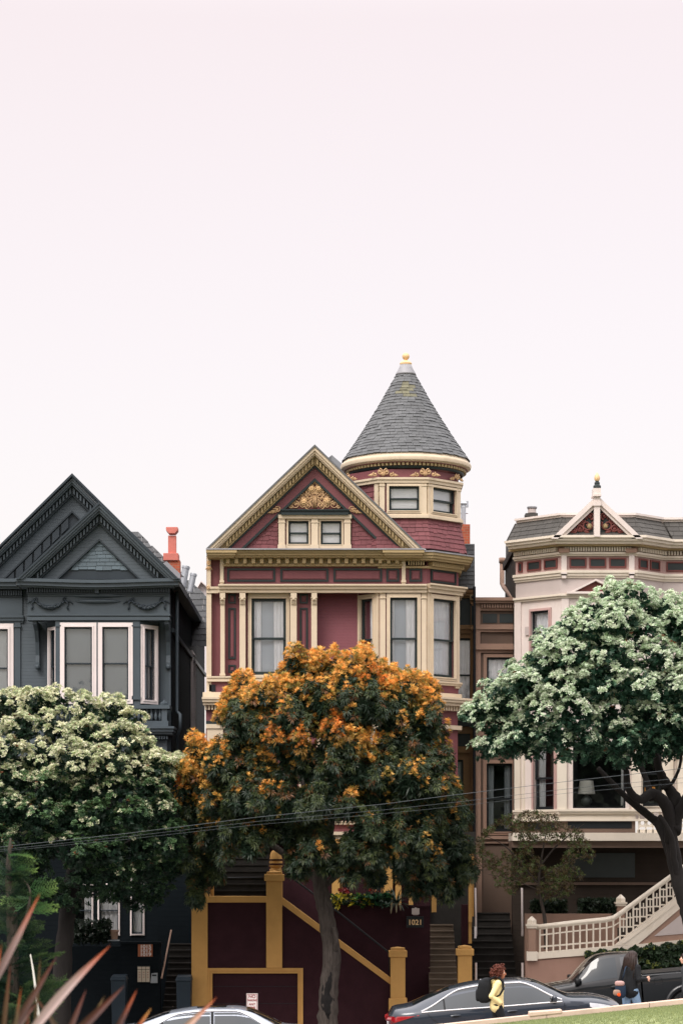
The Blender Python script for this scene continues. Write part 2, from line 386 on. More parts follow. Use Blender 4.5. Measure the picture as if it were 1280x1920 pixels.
def leafblade(mb, fr, u, z, a, L, w, d=0.05):
    """pointed relief leaf"""
    ca, sa = math.cos(a), math.sin(a)
    def q(s, t, dd): return fr.pt(u + ca * s - sa * t, z + sa * s + ca * t, d + dd)
    mb.add([q(0, 0, 0), q(L * 0.4, w, 0), q(L, 0, 0), q(L * 0.4, -w, 0), q(L * 0.4, 0, w * 0.8)],
           [(0, 4, 1), (1, 4, 2), (2, 4, 3), (3, 4, 0)])
def flower(mb, fr, u, z, r, d=0.06, petals=6):
    for k in range(petals):
        a = 2 * math.pi * k / petals
        mb.ball(fr.pt(u + 0.55 * r * math.cos(a), z + 0.55 * r * math.sin(a), d), r * 0.42, 8, 5)
    mb.ball(fr.pt(u, z, d + r * 0.25), r * 0.34, 8, 6)
    pts = [fr.pt(u + 1.12 * r * math.cos(2 * math.pi * i / 20), z + 1.12 * r * math.sin(2 * math.pi * i / 20), d - 0.01) for i in range(20)]
    mb.tube(pts, r * 0.12, 5, closed=True)
def shingles(mb, fr, u0, u1, z0, z1, h, w, d0=0.0, lean=0.0, edge=None, jag=0.35):
    """rows of separate shingles; lean = outward flare per metre down; edge(z)->(ua,ub) clips each row"""
    z = z0; r = 0
    while z < z1 - 0.02:
        zt = min(z + h * 1.25, z1)
        a, b = (edge(z + h * 0.6) if edge else (u0, u1))
        u = a - (w * 0.5 if r % 2 else 0.0)
        while u < b:
            ww = w * random.uniform(0.8, 1.2); x0, x1 = max(u, a), min(u + ww - 0.008, b)
            if x1 - x0 > 0.015:
                dz = random.choice((0, 0, 1)) * h * jag
                zz = z - dz * 0.6
                db = d0 + lean * (z1 - zz) + 0.03; dt = d0 + lean * (z1 - zt) + 0.006
                q = fr.pt; c0, c1, e0, e1 = x0, x1, x0, x1
                if edge:
                    ab, bb_ = edge(zz); at, bt = edge(zt)
                    c0, c1, e0, e1 = max(u, ab), min(u + ww - 0.008, bb_), max(u, at), min(u + ww - 0.008, bt)
                    c1 = max(c1, c0 + 0.004); e1 = max(e1, e0 + 0.002) if e0 < bt else e0 + 0.002
                    if e0 > bt: e0 = e1 = bt
                    if e1 < e0: e0 = e1 = at
                mb.hexa([q(c0, zz, db), q(c1, zz, db), q(c1, zz, db - 0.03), q(c0, zz, db - 0.03),
                         q(e0, zt, dt), q(e1, zt, dt), q(e1, zt, dt - 0.02), q(e0, zt, dt - 0.02)])
            u += ww
        z += h; r += 1
def mould(mb, Y, x0, x1, prof):
    """run of horizontal mouldings: prof = (ytop, ybottom, d1) in measured units"""
    for a, b, d in prof: mb.pb(Y, x0, a, x1, b, -0.05, d)
# ============================================================ the maroon Victorian with the turret
F0 = front(0.0)
house = thing('victorian_house', (U(625), 1.0, -1.2), 'maroon and cream Victorian house with a round conical slate turret and front gable', 'house')
HS = 0.7071
# octagon of bay + turret
OX0, OX1 = U(711.0), U(799.5)
SIDE = OX1 - OX0
APO = SIDE * (1 + math.sqrt(2)) / 2
OCX = (OX0 + OX1) / 2
FB = Fr((OX0, 0, 0), (1, 0, 0), (0, -1, 0))
FRT = Fr((OX1, 0, 0), (HS, HS, 0), (HS, -HS, 0))
FLF = Fr((OX0 - SIDE * HS, SIDE * HS, 0), (HS, -HS, 0), (-HS, -HS, 0))
FSR = Fr((OX1 + SIDE * HS, SIDE * HS, 0), (0, 1, 0), (1, 0, 0))
FSL = Fr((OX0 - SIDE * HS, SIDE * HS + SIDE, 0), (0, -1, 0), (-1, 0, 0))
def oct_ring(mb, z0, z1, d0, d1, faces=('L', 'F', 'R', 'S', 'W')):
    """one course that runs round the octagon (mitred)"""
    t = math.tan(R(22.5))
    for k, f in (('L', FLF), ('F', FB), ('R', FRT), ('S', FSR), ('W', FSL)):
        if k not in faces: continue
        q = f.pt; e0, e1 = d0 * t, d1 * t
        mb.hexa([q(-e1, z0, d1), q(SIDE + e1, z0, d1), q(SIDE + e0, z0, d0), q(-e0, z0, d0),
                 q(-e1, z1, d1), q(SIDE + e1, z1, d1), q(SIDE + e0, z1, d0), q(-e0, z1, d0)])
ZB = -1.6
# ---- body walls
LW = (U(471), U(536), V(1265), V(1121))                  # big left window
DP = 0.22                                                 # wall plane behind the pilasters
FW = front(DP); FR1 = front(0.55)
w = MB()
w.wall(FW, (U(388), U(595)), (V(1345), V(1100)), [LW], -0.2, 0)
w.build('front_wall', 'maroon_paint', house)
w = MB(); w.pb(0.55, 588, 1100, 700, 1310, -0.2, 0.0); w.build('porch_back_wall', 'maroon_board', house)
w = MB(); w.fb(Fr((U(595), DP, 0), (0, 1, 0), (1, 0, 0)), 0.01, 0.5, V(1310), V(1108), -0.3, -0.01)
w.fb(F0, U(588), U(711), V(1108), V(1100), -1.0, -0.02); w.build('porch_reveal', 'maroon_paint', house)
s = MB(); s.fb(front(0), U(386), U(388) + 0.3, ZB, V(1040), -14, -0.25); s.fb(front(0), U(388) + 0.3, U(858) - 0.3, V(1330), V(1040), -14, -1.3)
s.fb(front(0), U(388) + 0.3, U(858) - 0.3, ZB, V(1330), -14, -1.3)
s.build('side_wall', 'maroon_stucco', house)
# ---- bay faces
BZ0, BZ1 = V(1300), V(1108)
f_op = (U(731) - OX0, U(782) - OX0, V(1268), V(1121))
a_op = (0.16, SIDE - 0.2, V(1272), V(1119))
bay = MB()
bay.wall(FB, (0, SIDE), (BZ0, BZ1), [f_op], -0.15, 0); bay.wall(FRT, (0, SIDE), (BZ0, BZ1), [(0.2, SIDE - 0.2, f_op[2], f_op[3])], -0.15, 0)
bay.wall(FLF, (0, SIDE), (BZ0, BZ1), [(SIDE - 0.72, SIDE - 0.2, f_op[2], f_op[3])], -0.15, 0); bay.wall(FSR, (0, SIDE), (BZ0, BZ1), [], -0.15, 0)
bay.build('bay_wall', 'maroon_paint', house)
window(FB, f_op, house, cw=0.1, style='pair', cl=0.16, cr=0.42, head=0.12)
window(FRT, (0.2, SIDE - 0.2, f_op[2], f_op[3]), house, cw=0.1, style='full', head=0.12)
window(FLF, (SIDE - 0.72, SIDE - 0.2, f_op[2], f_op[3]), house, cw=0.1, style='right', cr=0.6, head=0.12)
window(FW, LW, house, cw=0.1, proud=0.1, style='pair', cl=0.27, cr=0.36, head=0.14, sw=0.085)
# ---- cream pilasters, sills and belts
c = MB()
def pil(Y, x0, x1, y0, y1, d, base=True, cap=True):
    c.mark()
    c.pb(Y, x0, y0, x1, y1, -0.3, d)
    if base:
        c.pb(Y, x0 - 1.2, y1 - 13, x1 + 1.2, y1 - 9, -0.3, d + 0.03); c.pb(Y, x0 - 2, y1 - 5, x1 + 2, y1, -0.3, d + 0.05)
    if cap: c.pb(Y, x0 - 1, y0 + 9, x1 + 1, y0 + 11, -0.3, d + 0.03)
for x0, x1 in ((413, 421), (449, 460), (544, 556), (583.5, 594)): pil(0, x0, x1, 1111, 1276, 0.03, base=x0 < 450)
c.mark(); c.pb(0, 387, 1108, 396, 1300, -0.3, 0.02)
for x0, x1 in ((712, 722.5), (790, 799)): pil(0, x0, x1, 1111, 1280, 0.05, base=False)
q = 0.17
c.mark(); c.fb(FRT, 0.0, 0.17, BZ0 + 0.2, BZ1, -0.1, 0.05); c.mark(); c.fb(FRT, SIDE - 0.17, SIDE, BZ0 + 0.2, BZ1, -0.1, 0.05)
c.fb(FRT, SIDE - 0.13, SIDE - 0.03, V(1276), V(1108), 0.05, 0.075)
c.mark(); c.fb(FLF, SIDE - 0.16, SIDE, BZ0 + 0.2, BZ1, -0.1, 0.05); c.mark(); c.fb(FLF, 0, SIDE - 0.82, BZ0 + 0.2, BZ1, -0.1, 0.05)
c.parts('pilaster', 'cream_paint', house)
def bracket(x0, x1, y, parent):
    b = MB()
    for k, (dy0, dy1, d) in enumerate(((0, 9, 0.17), (9, 14, 0.14), (14, 18, 0.10), (18, 21, 0.07))): b.pb(0, x0 + 0.6 * (k > 0), y + dy0, x1 - 0.6 * (k > 0), y + dy1, 0.0, d)
    b.ball((U((x0 + x1) / 2), -0.14, V(y + 12)), 0.05, 8, 6); b.build('bracket', 'cream_paint', parent)
for x0, x1 in ((412, 422), (449, 460), (545, 556), (584, 594)): bracket(x0, x1, 1112, house)
b = MB()
mould(b, 0, 409, 800, ((1095, 1098, 0.27), (1098, 1104, 0.2), (1104, 1111, 0.13)))
mould(b, 0, 387, 409, ((1100, 1104, 0.1), (1104, 1112, 0.06)))
for z0, z1, d in ((1098, 1095, 0.27), (1104, 1098, 0.2), (1111, 1104, 0.13)): oct_ring(b, V(z0), V(z1), -0.05, d, 'RS')
mould(b, 0, 388, 600, ((1268, 1271, 0.123), (1271, 1275, 0.087), (1275, 1278, 0.113)))
for y0, y1, d in ((1279, 1276, 0.12), (1283, 1279, 0.08)): oct_ring(b, V(y0), V(y1), -0.05, d, 'LFRS')
mould(b, 0, 380, 860 - 60, ((1298, 1307, 0.1),)); oct_ring(b, V(1307), V(1298), -0.05, 0.1, 'RS')
b.build('belt_course', 'cream_paint', house)
b = MB()
b.pb(0, 388, 1278, 600, 1298, -0.1, 0.0); b.build('spandrel', 'maroon_paint', house)
vent = MB(); vent.pb(0, 392, 1284, 404, 1297, -0.1, 0.02); vent.build('vent', 'iron', house)
# mid cornice with dentils between the storeys
b = MB()
for y0, y1, d in ((1307, 1311, 0.42), (1311, 1316, 0.38), (1316, 1322, 0.3)):
    b.pb(0, 386 - d * 18, y0, 800, y1, -0.1, d); oct_ring(b, V(y1), V(y0), -0.1, d, 'RS')
b.build('mid_cornice', 'cream_paint', house)
b = MB()
for i in range(70):
    x = 384 + i * 6.0
    if x < 798: b.pb(0, x, 1322, x + 3.4, 1331, -0.1, 0.2)
for i in range(12):
    u = 0.05 + i * 0.11; b.fb(FRT, u, u + 0.06, V(1331), V(1322), -0.1, 0.2)
b.build('dentil_course', 'cream_paint', house)
# ---- lower storey (mostly behind the street tree)
b = MB(); b.pb(0, 386, 1331, 800, 1570, -0.25, -0.02); oct_ring(b, V(1570), V(1331), -0.3, -0.02, 'RS'); b.build('lower_wall', 'maroon_paint', house)
b = MB()
for x0, x1 in ((388, 418), (560, 580), (690, 705), (790, 800)): b.mark(); b.pb(0, x0, 1362, x1, 1560, -0.1, 0.06)
b.mark(); mould(b, 0, 386, 800, ((1358, 1366, 0.1), (1560, 1566, 0.28), (1566, 1574, 0.2)))
oct_ring(b, V(1366), V(1358), -0.1, 0.1, 'RS'); b.parts('lower_trim', 'cream_paint', house)
b = MB(); b.pb(0, 386, 1352, 800, 1358, -0.1, 0.03); b.build('lower_band', 'bottle_green_paint', house)
for x0, x1 in ((440, 500), (600, 660), (724, 780)):
    window(front(-0.03), (U(x0), U(x1), V(1540), V(1385)), house, style='full', room='room_dark', cw=0.1)
# ---- ground floor
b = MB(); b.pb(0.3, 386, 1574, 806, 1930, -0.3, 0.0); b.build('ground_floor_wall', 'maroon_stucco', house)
c = MB()
for x0, x1 in ((622, 637), (718, 736), (741, 752), (766, 774)): c.mark(); c.pb(0.3, x0, 1590, x1, 1712, -0.1, 0.15)
c.mark(); c.pb(0, 600, 1574, 800, 1588, -0.1, 0.2)
c.parts('ground_floor_post', 'ochre_stucco', house)
window(front(0.3), (U(642, .3), U(714, .3), V(1706, .3), V(1600, .3)), house, casing='bronze_paint', cw=0.06, style='left', cl=0.3, room='room_dark', proud=0.04)
# ---- frieze with panels
b = MB(); b.pb(0, 420, 1060, 800, 1096, -0.1, 0.0); oct_ring(b, V(1096), V(1030), -0.3, 0.0, 'RS'); b.pb(0, 387, 1044, 420, 1100, -0.4, -0.12)
b.build('frieze', 'maroon_paint', house)
pf, pi = MB(), MB()
for x0, x1 in ((426, 516), (525.5, 615.5), (625, 716), (724, 748), (767, 791)):
    panel(pf, pi, F0, U(x0), U(x1), V(1091), V(1066), 0.055)
panel(pf, pi, FRT, 0.16, SIDE - 0.12, V(1091), V(1066), 0.055)
for x0, x1 in ((428, 442), (562, 577)):
    panel(pf, pi, FW, U(x0, DP), U(x1, DP), V(1132, DP), V(1114, DP), 0.045); panel(pf, pi, FW, U(x0, DP), U(x1, DP), V(1236, DP), V(1140, DP), 0.05); panel(pf, pi, FW, U(x0, DP), U(x1, DP), V(1262, DP), V(1247, DP), 0.045)
pf.parts('panel_moulding', 'bottle_green_paint', house); pi.parts('panel_field', 'maroon_paint', house)
b = MB()
for x0, x1 in ((412.5, 419), (753, 760)): b.mark(); b.pb(0, x0, 1044, x1, 1096, -0.1, 0.14); b.pb(0, x0 - 1, 1088, x1 + 1, 1092, 0, 0.17)
for x0, x1 in ((387.5, 395),): b.mark(); b.pb(0, x0, 1044, x1, 1100, -0.3, 0.03)
b.parts('frieze_pier', 'cream_paint', house)
b = MB()
for k in range(3): scroll(b, F0, U(391.5), V(1056 + k * 0.1), 0.06, 1.4, k * 2, 1, 0.06, 0.014)
for k in range(4): leafblade(b, F0, U(391.5), V(1062), R(-90 + (k - 1.5) * 30), 0.16, 0.03, 0.05)
b.mark(); scroll(b, F0, U(391.5), V(1103), 0.06, 1.4, 1, 1, 0.1, 0.014)
b.parts('corner_ornament', 'gilded_relief', house)
# ---- main cornice
b = MB()
for y0, y1, d in ((1030.5, 1036, 0.56), (1036, 1041, 0.5), (1041, 1045, 0.42)):
    b.pb(0, 388, y0, 770, y1, -0.1, d); b.pb(0, 386 + (y0 - 1030) * 0.5, y0, 444 - (y0 - 1030) * 0.5, y1, -0.1, d + 0.1); b.pb(0, 717 + (y0 - 1030) * 0.5, y0, 795 - (y0 - 1030) * 0.5, y1, -0.1, d + 0.1)
    oct_ring(b, V(y1) - 0.12, V(y0) - 0.12, -0.2, d * 0.75, 'FRS')
b.build('cornice', 'olive_gold_paint', house)
b = MB(); b.pb(0, 386, 1028, 796, 1030.5, -0.4, 0.68); oct_ring(b, V(1030.5) - 0.12, V(1028) - 0.12, -0.2, 0.46, 'FRS'); b.build('cornice_flashing', 'lead', house)
b = MB(); b.pb(0, 418, 1045, 760, 1062, -0.1, 0.1); b.pb(0, 418, 1057, 755, 1061.5, 0.1, 0.16)
for i in range(21): b.pb(0, 424 + i * 15.85, 1047, 430.5 + i * 15.85, 1056, 0.1, 0.32)
for i in range(12): x = 765 + i * 4.6; (b.pb(0, x, 1051, x + 2.6, 1059, -0.1, 0.2) if x < 797 else None)
for i in range(16): b.fb(FRT, 0.06 + i * 0.085, 0.11 + i * 0.085, V(1062), V(1054), -0.1, 0.2)
oct_ring(b, V(1066), V(1062), -0.1, 0.1, 'FRS')
b.build('modillion_course', 'olive_gold_paint', house)
# ---- gable
AX, AY, BY = 590.0, 833.0, 1028.5
SL = (BY - AY) / (AX - 386.0); SR = (BY - AY) / (793.0 - AX)
def chev(mb, v0, v1, d0, d1):
    xl0, xl1 = AX - (BY - AY - v0) / SL, AX - (BY - AY - v1) / SL
    xr0, xr1 = AX + (BY - AY - v0) / SR, AX + (BY - AY - v1) / SR
    mb.pp(0, [(AX, AY + v0), (xl0, BY), (xl1, BY), (AX, AY + v1)], d0, d1)
    mb.pp(0, [(AX, AY + v0), (AX, AY + v1), (xr1, BY), (xr0, BY)], d0, d1)
b = MB(); chev(b, 4, 11, -0.1, 0.62); chev(b, 11, 17, -0.1, 0.56); chev(b, 17, 21, -0.1, 0.48); b.build('rake_board', 'cream_paint', house)
b = MB(); chev(b, 0, 4, -0.3, 0.66); b.build('rake_flashing', 'slate', house)
b = MB(); chev(b, 21, 38, -0.1, 0.3)
for sgn, sl, xe in ((-1, SL, 388), (1, SR, 791)):
    k = 0
    while True:
        x = AX + sgn * (3 + k * 5.9); k += 1
        y0 = AY + 24 + abs(x - AX) * sl; 
        if y0 + 12 > BY: break
        x2 = x + sgn * 3.4; y2 = AY + 24 + abs(x2 - AX) * sl
        b.pp(0, [(x, y0), (x2, y2), (x2, y2 + 9), (x, y0 + 9)], 0.28, 0.42)
b.build('rake_dentils', 'olive_gold_paint', house)
b = MB(); chev(b, 38, 43, -0.1, 0.22); chev(b, 63, 69, -0.1, 0.16); b.build('rake_line', 'bottle_green_paint', house)
b = MB(); chev(b, 43, 63, -0.1, 0.14); b.build('rake_band', 'maroon_paint', house)
b = MB(); g_op1 = (U(540.5), U(578.5), V(1021), V(977.5)); g_op2 = (U(601), U(640), V(1022), V(977.5))
xl, xr = AX - (BY - AY - 60) / SL, AX + (BY - AY - 60) / SR
b.wall(F0, (U(521), U(659)), (V(BY), V(956)), [g_op1, g_op2], -0.1, 0.04)
b.pp(0, [(AX, AY + 60), (AX - 62, 956), (AX + 62, 956)], -0.1, 0.04)
b.pp(0, [(521, 956), (AX - 62, 956), (xl, BY), (521, BY)], -0.1, 0.04); b.pp(0, [(659, 956), (659, BY), (xr, BY), (AX + 62, 956)], -0.1, 0.04)
b.build('gable_wall', 'maroon_paint', house)
sh = MB()
def eL(z):
    y = HOR - (z - ZC) * FPX / D0
    return (U(AX - (y - AY - 69) / SL) + 0.02, U(521))
def eR(z):
    y = HOR - (z - ZC) * FPX / D0
    return (U(659), U(AX + (y - AY - 69) / SR) - 0.02)
shingles(sh, F0, 0, 0, V(BY), V(966), 0.125, 0.2, 0.04, 0, eL); sh.mark(); shingles(sh, F0, 0, 0, V(BY), V(966), 0.125, 0.2, 0.04, 0, eR)
sh.parts('gable_shingles', 'maroon_shingle', house)
c = MB(); c.pb(0, 521.5, 965, 659, 972, -0.05, 0.2)
for x0, x1 in ((522, 534), (583.5, 596), (645, 657)):
    c.pb(0, x0, 972, x1, BY, -0.05, 0.16); c.pb(0, x0 - 1.5, 1021, x1 + 1.5, BY, -0.05, 0.19); c.pb(0, x0 - 1, 978, x1 + 1, 980, -0.05, 0.18)
c.pb(0, 534, 1023, 645, BY, -0.05, 0.12); c.build('gable_window_surround', 'cream_paint', house)
for o in (g_op1, g_op2): window(F0, o, house, cw=0.055, proud=0.1, style='blind', cl=0.97, cloth='curtain_cloth', sw=0.06, meet=0.5)
b = MB(); b.pb(0, 525, 954.5, 655, 957, 0, 0.3); b.pb(0, 526, 957, 654, 961, 0, 0.24); b.pb(0, 527, 961, 653, 965, 0, 0.28); b.build('gable_ledge', 'bottle_green_paint', house)
# carved relief in the peak
b = MB(); b.pp(0, [(AX, 903), (538, 954.5), (642, 954.5)], 0.02, 0.07); b.build('relief_panel', 'relief_ground', house)
b = MB(); A = lambda x, y: (U(x), V(y))
for sg in (-1, 1):
    X = lambda dx: AX + sg * dx
    for dx, y, r, t, a, dr in ((10, 905.5, 0.0, 0, 0, 0),):
        pass
    for dx, y, r, a, dr in ((15, 935, .15, 2.2, 1), (29, 936, .13, 0.6, -1), (37, 947, .12, 2.0, 1), (22, 948, .12, 3.6, -1), (9, 929, .12, 1.0, -1),
                            (12, 949, .11, 4.5, 1), (17, 923, .10, 2.6, 1), (44, 950, .07, 1.0, -1), (5, 907, .07, 0.5, 1), (25, 926, .08, 1.5, -1), (31, 926.5, .05, 2, 1), (6, 939, .09, 0.0, 1), (13, 912, .06, 3, -1)):
        u, z = A(X(dx), y); scroll(b, F0, u, z, r, 1.5, a if sg > 0 else math.pi - a, dr * sg, 0.085, 0.017)
    for dx, y, a, L in ((4, 952, 62, .34), (8, 952, 48, .38), (14, 953, 30, .3), (20, 930, 20, .22), (27, 946, 10, .25), (33, 940, -25, .24), (39, 952, 10, .18), (9, 921, 30, .18), (16, 943, 75, .2), (24, 940, 100, .18)):
        u, z = A(X(dx), y); leafblade(b, F0, u, z, R(a if sg > 0 else 180 - a), L, 0.035, 0.07)
for k in range(3): b.tube([(U(AX + (k - 1) * 3), -0.09, V(953)), (U(AX + (k - 1) * 2.2), -0.1, V(930))], 0.017, 6)
leafblade(b, F0, U(AX), V(908), R(90), 0.14, 0.05, 0.07)
for k in range(5): leafblade(b, F0, U(AX), V(928), R(30 + k * 30), 0.18, 0.03, 0.08)
for x0, sg in ((524, -1), (656, 1)):
    b.mark()
    for k in range(3): scroll(b, F0, U(x0 + sg * (3 + k * 5)), V(957 + k * 2.4), 0.09 - k * 0.02, 1.4, 0.5 if sg > 0 else 2.6, sg, 0.2, 0.018)
    leafblade(b, F0, U(x0 + sg * 8), V(960), R(-14 if sg > 0 else 194), 0.24, 0.04, 0.19)
b.parts('gable_relief', 'gilded_relief', house, smooth=True)
b = MB()
for x, y in ((583.5, 917), (597, 917), (569.5, 941), (612.5, 940)): b.mark(); flower(b, F0, U(x), V(y), 0.085, 0.12)
b.parts('gable_flower', 'gold_leaf', house, smooth=True)
# roof planes behind the gable
b = MB()
za, zb = V(AY + 1, -.6), V(BY, -.6); xa, x0, x1 = U(AX, -.6), U(386, -.6), U(793, -.6)
for xe in (x0, x1):
    b.add([(xa, -0.3, za), (xe, -0.3, zb), (xe, 12, zb), (xa, 12, za), (xa, -0.3, za - 0.15), (xe, -0.3, zb - 0.15), (xe, 12, zb - 0.15), (xa, 12, za - 0.15)],
          [(0, 1, 2, 3), (7, 6, 5, 4), (0, 4, 5, 1), (1, 5, 6, 2), (2, 6, 7, 3)])
b.build('roof', 'slate', house)
b = MB(); Yc = 6.0     # cross roof seen between gable and turret
b.add([P(600, 870, 4.0), P(622, 853, 5.5), P(655, 882, 5.5), P(655, 960, 2.5), P(600, 960, 2.5), P(622, 853, 9), P(655, 882, 9)], [(0, 4, 3, 2, 1), (1, 2, 6, 5)])
b.build('cross_roof', 'slate', house)
# ---- turret
TY = APO
turret = MB()
tw0, tw1 = V(972), V(880)
t_f = (U(729) - OX0, U(785.5) - OX0, V(958), V(912)); t_r = (0.17, SIDE - 0.17, V(958), V(912))
turret.wall(FB, (0, SIDE), (tw0, tw1), [t_f], -0.12, 0); turret.wall(FRT, (0, SIDE), (tw0, tw1), [t_r], -0.12, 0)
turret.wall(FLF, (0, SIDE), (tw0, tw1), [], -0.12, 0); turret.wall(FSR, (0, SIDE), (tw0, tw1), [], -0.12, 0); turret.wall(FSL, (0, SIDE), (tw0, tw1), [], -0.12, 0)
tur = turret.build('turret', 'maroon_paint', house)
window(FB, t_f, house, cw=0.07, proud=0.08, style='blind', cl=0.96, cloth='curtain_cloth', sw=0.065, meet=0.5)
window(FRT, t_r, house, cw=0.07, proud=0.08, style='blind', cl=0.96, cloth='curtain_cloth', sw=0.065, meet=0.5)
sh = MB()
shingles(sh, FLF, 0, SIDE, V(972), V(906), 0.16, 0.24, 0.0); sh.mark()
for f in (FB, FRT, FLF, FSR):
    e = (lambda z: (-(0.06 + 0.2 * (V(972) - z)) * 0.41, SIDE + (0.06 + 0.2 * (V(972) - z)) * 0.41))
    shingles(sh, f, 0, SIDE, V(1030), V(972), 0.125, 0.2, 0.02, 0.22, e)
sh.parts('turret_shingles', 'maroon_shingle', house)
b = MB(); 
t = math.tan(R(22.5))
for f in (FB, FRT, FLF, FSR):
    q = f.pt; dB = 0.22 * (V(972) - V(1031)); b.add([q(-dB * t, V(1031), dB), q(SIDE + dB * t, V(1031), dB), q(SIDE, V(972), 0.01), q(0, V(972), 0.01)], [(0, 1, 2, 3)])
b.build('turret_skirt', 'maroon_paint', house)
c = MB()
for y0, y1, d in ((896, 900, 0.14), (900, 906, 0.1), (964, 967, 0.1), (967, 972, 0.14)): oct_ring(c, V(y1), V(y0), -0.05, d)
for f, us in ((FB, (0.0, SIDE - 0.15)), (FRT, (0.0, SIDE - 0.13))):
    for u in us: c.fb(f, u, u + 0.15, V(966), V(904), -0.05, 0.07); c.fb(f, u - 0.01, u + 0.16, V(912), V(909), -0.05, 0.09)
c.fb(FLF, SIDE - 0.15, SIDE, V(966), V(904), -0.05, 0.06)
c.build('turret_trim', 'cream_paint', house)
TCX = U(760.5, TY)
def TZ(py): return V(py, TY)
Rr = 1.93
b = MB(); pr = lambda rows: [(r, TZ(y)) for r, y in rows]
b.lathe((TCX, TY, 0), pr([(Rr - 0.1, 884), (Rr - 0.02, 881), (Rr, 876), (Rr - 0.02, 873), (Rr - 0.07, 870), (Rr - 0.1, 866.5)][::1]), 64)
b.build('turret_cornice', 'cream_paint', house, smooth=True, angle=40)
b = MB(); b.lathe((TCX, TY, 0), pr([(1.5, 900), (1.6, 893), (Rr - 0.28, 891), (Rr - 0.26, 886), (Rr - 0.12, 885), (Rr - 0.1, 883)]), 64)
b.build('turret_soffit', 'maroon_paint', house, smooth=True, angle=30)
b = MB(); b.lathe((TCX, TY, 0), pr([(Rr - 0.265, 895), (Rr - 0.22, 893), (Rr - 0.22, 890)]), 64, cap=False); b.build('turret_line', 'bottle_green_paint', house, smooth=True)
b = MB()
for i in range(92):
    a = 2 * math.pi * i / 92; r = Rr - 0.2
    b.box((TCX + r * math.cos(a), TY + r * math.sin(a), TZ(886.5)), (0.1, 0.07, 0.105), rz=a)
b.build('turret_dentils', 'olive_gold_paint', house)
b = MB()
def turret_orn(mb, f, u, z, d, s=1.0):
    for sg in (-1, 1):
        scroll(mb, f, u + sg * 0.11 * s, z + 0.06, 0.1 * s, 1.5, R(90), sg, d, 0.022); scroll(mb, f, u + sg * 0.26 * s, z - 0.01, 0.075 * s, 1.4, R(60 if sg > 0 else 120), -sg, d, 0.02)
        leafblade(mb, f, u + sg * 0.28 * s, z - 0.02, R(-6 if sg > 0 else 186), 0.22 * s, 0.045, d - 0.02); leafblade(mb, f, u + sg * 0.02, z, R(90 - sg * 35), 0.2 * s, 0.04, d - 0.02)
    flower(mb, f, u, z, 0.06 * s, d + 0.02)
for ux, f in ((SIDE * 0.08, FB), (SIDE * 0.97, FB), (SIDE * 0.88, FRT), (0.1, FLF)):
    b.mark(); turret_orn(b, f, ux, V(889.5), 0.1, 0.62 if f is FRT else 0.9)
b.parts('turret_ornament', 'gilded_relief', house, smooth=True)
# cone of slates
lich = MB(); b = MB(); rows = 27; y0c, y1c = 866.0, 702.0; r0, r1 = Rr - 0.07, 0.27
for k in range(rows):
    ta, tb = k / rows, (k + 1.35) / rows; tb = min(tb, 1.0)
    za, zb2 = TZ(y0c + (y1c - y0c) * ta), TZ(y0c + (y1c - y0c) * tb)
    prof = lambda t_: r0 + (r1 - r0) * t_ - 0.06 * math.sin(math.pi * t_)
    ra, rb = prof(ta) + 0.028, prof(tb) + 0.004
    n = max(10, int(2 * math.pi * ra / 0.21)); off = random.random()
    for j in range(n):
        a0 = 2 * math.pi * (j + off) / n; a1 = a0 + 2 * math.pi / n * 0.965; jz = random.uniform(-0.018, 0.01); jr = random.uniform(0, 0.008)
        am = (a0 + a1) / 2
        if math.sin(am) > 0.45: continue
        P_ = lambda r, a, z: (TCX + r * math.cos(a), TY + r * math.sin(a), z)
        yk = y0c + (y1c - y0c) * ta; on = 722 < yk < 752 and abs(am - (4.71 + .12 * math.sin(k * 2.1))) < .42 - abs(yk - 738) * .012 and random.random() < .85
        (lich if on else b).hexa([P_(ra + jr, a0, za + jz), P_(ra + jr, a1, za + jz), P_(ra - 0.03, a1, za + jz), P_(ra - 0.03, a0, za + jz),
                P_(rb, a0, zb2), P_(rb, a1, zb2), P_(rb - 0.02, a1, zb2), P_(rb - 0.02, a0, zb2)])
b.build('turret_roof', 'slate', house); lich.build('lichen_slates', 'slate_lichen', house)
b = MB(); b.lathe((TCX, TY, 0), pr([(r0 - 0.03, 866), ((r0 + r1) / 2 - 0.09, 784), (r1 - 0.02, 702)]), 48); b.build('turret_roof_deck', 'slate', house, smooth=True)
b = MB(); b.lathe((TCX, TY, 0), pr([(0.31, 703.5), (0.29, 700), (0.2, 690), (0.17, 684)]), 24); b.build('turret_cap', 'lead', house, smooth=True)
b = MB(); b.lathe((TCX, TY, 0), pr([(0.17, 684), (0.18, 681), (0.15, 679), (0.12, 677), (0.05, 676), (0.05, 674)]), 24); b.ball((TCX, TY, TZ(668)), 0.108, 20, 14); b.build('turret_finial', 'gold_leaf', house, smooth=True, angle=40)
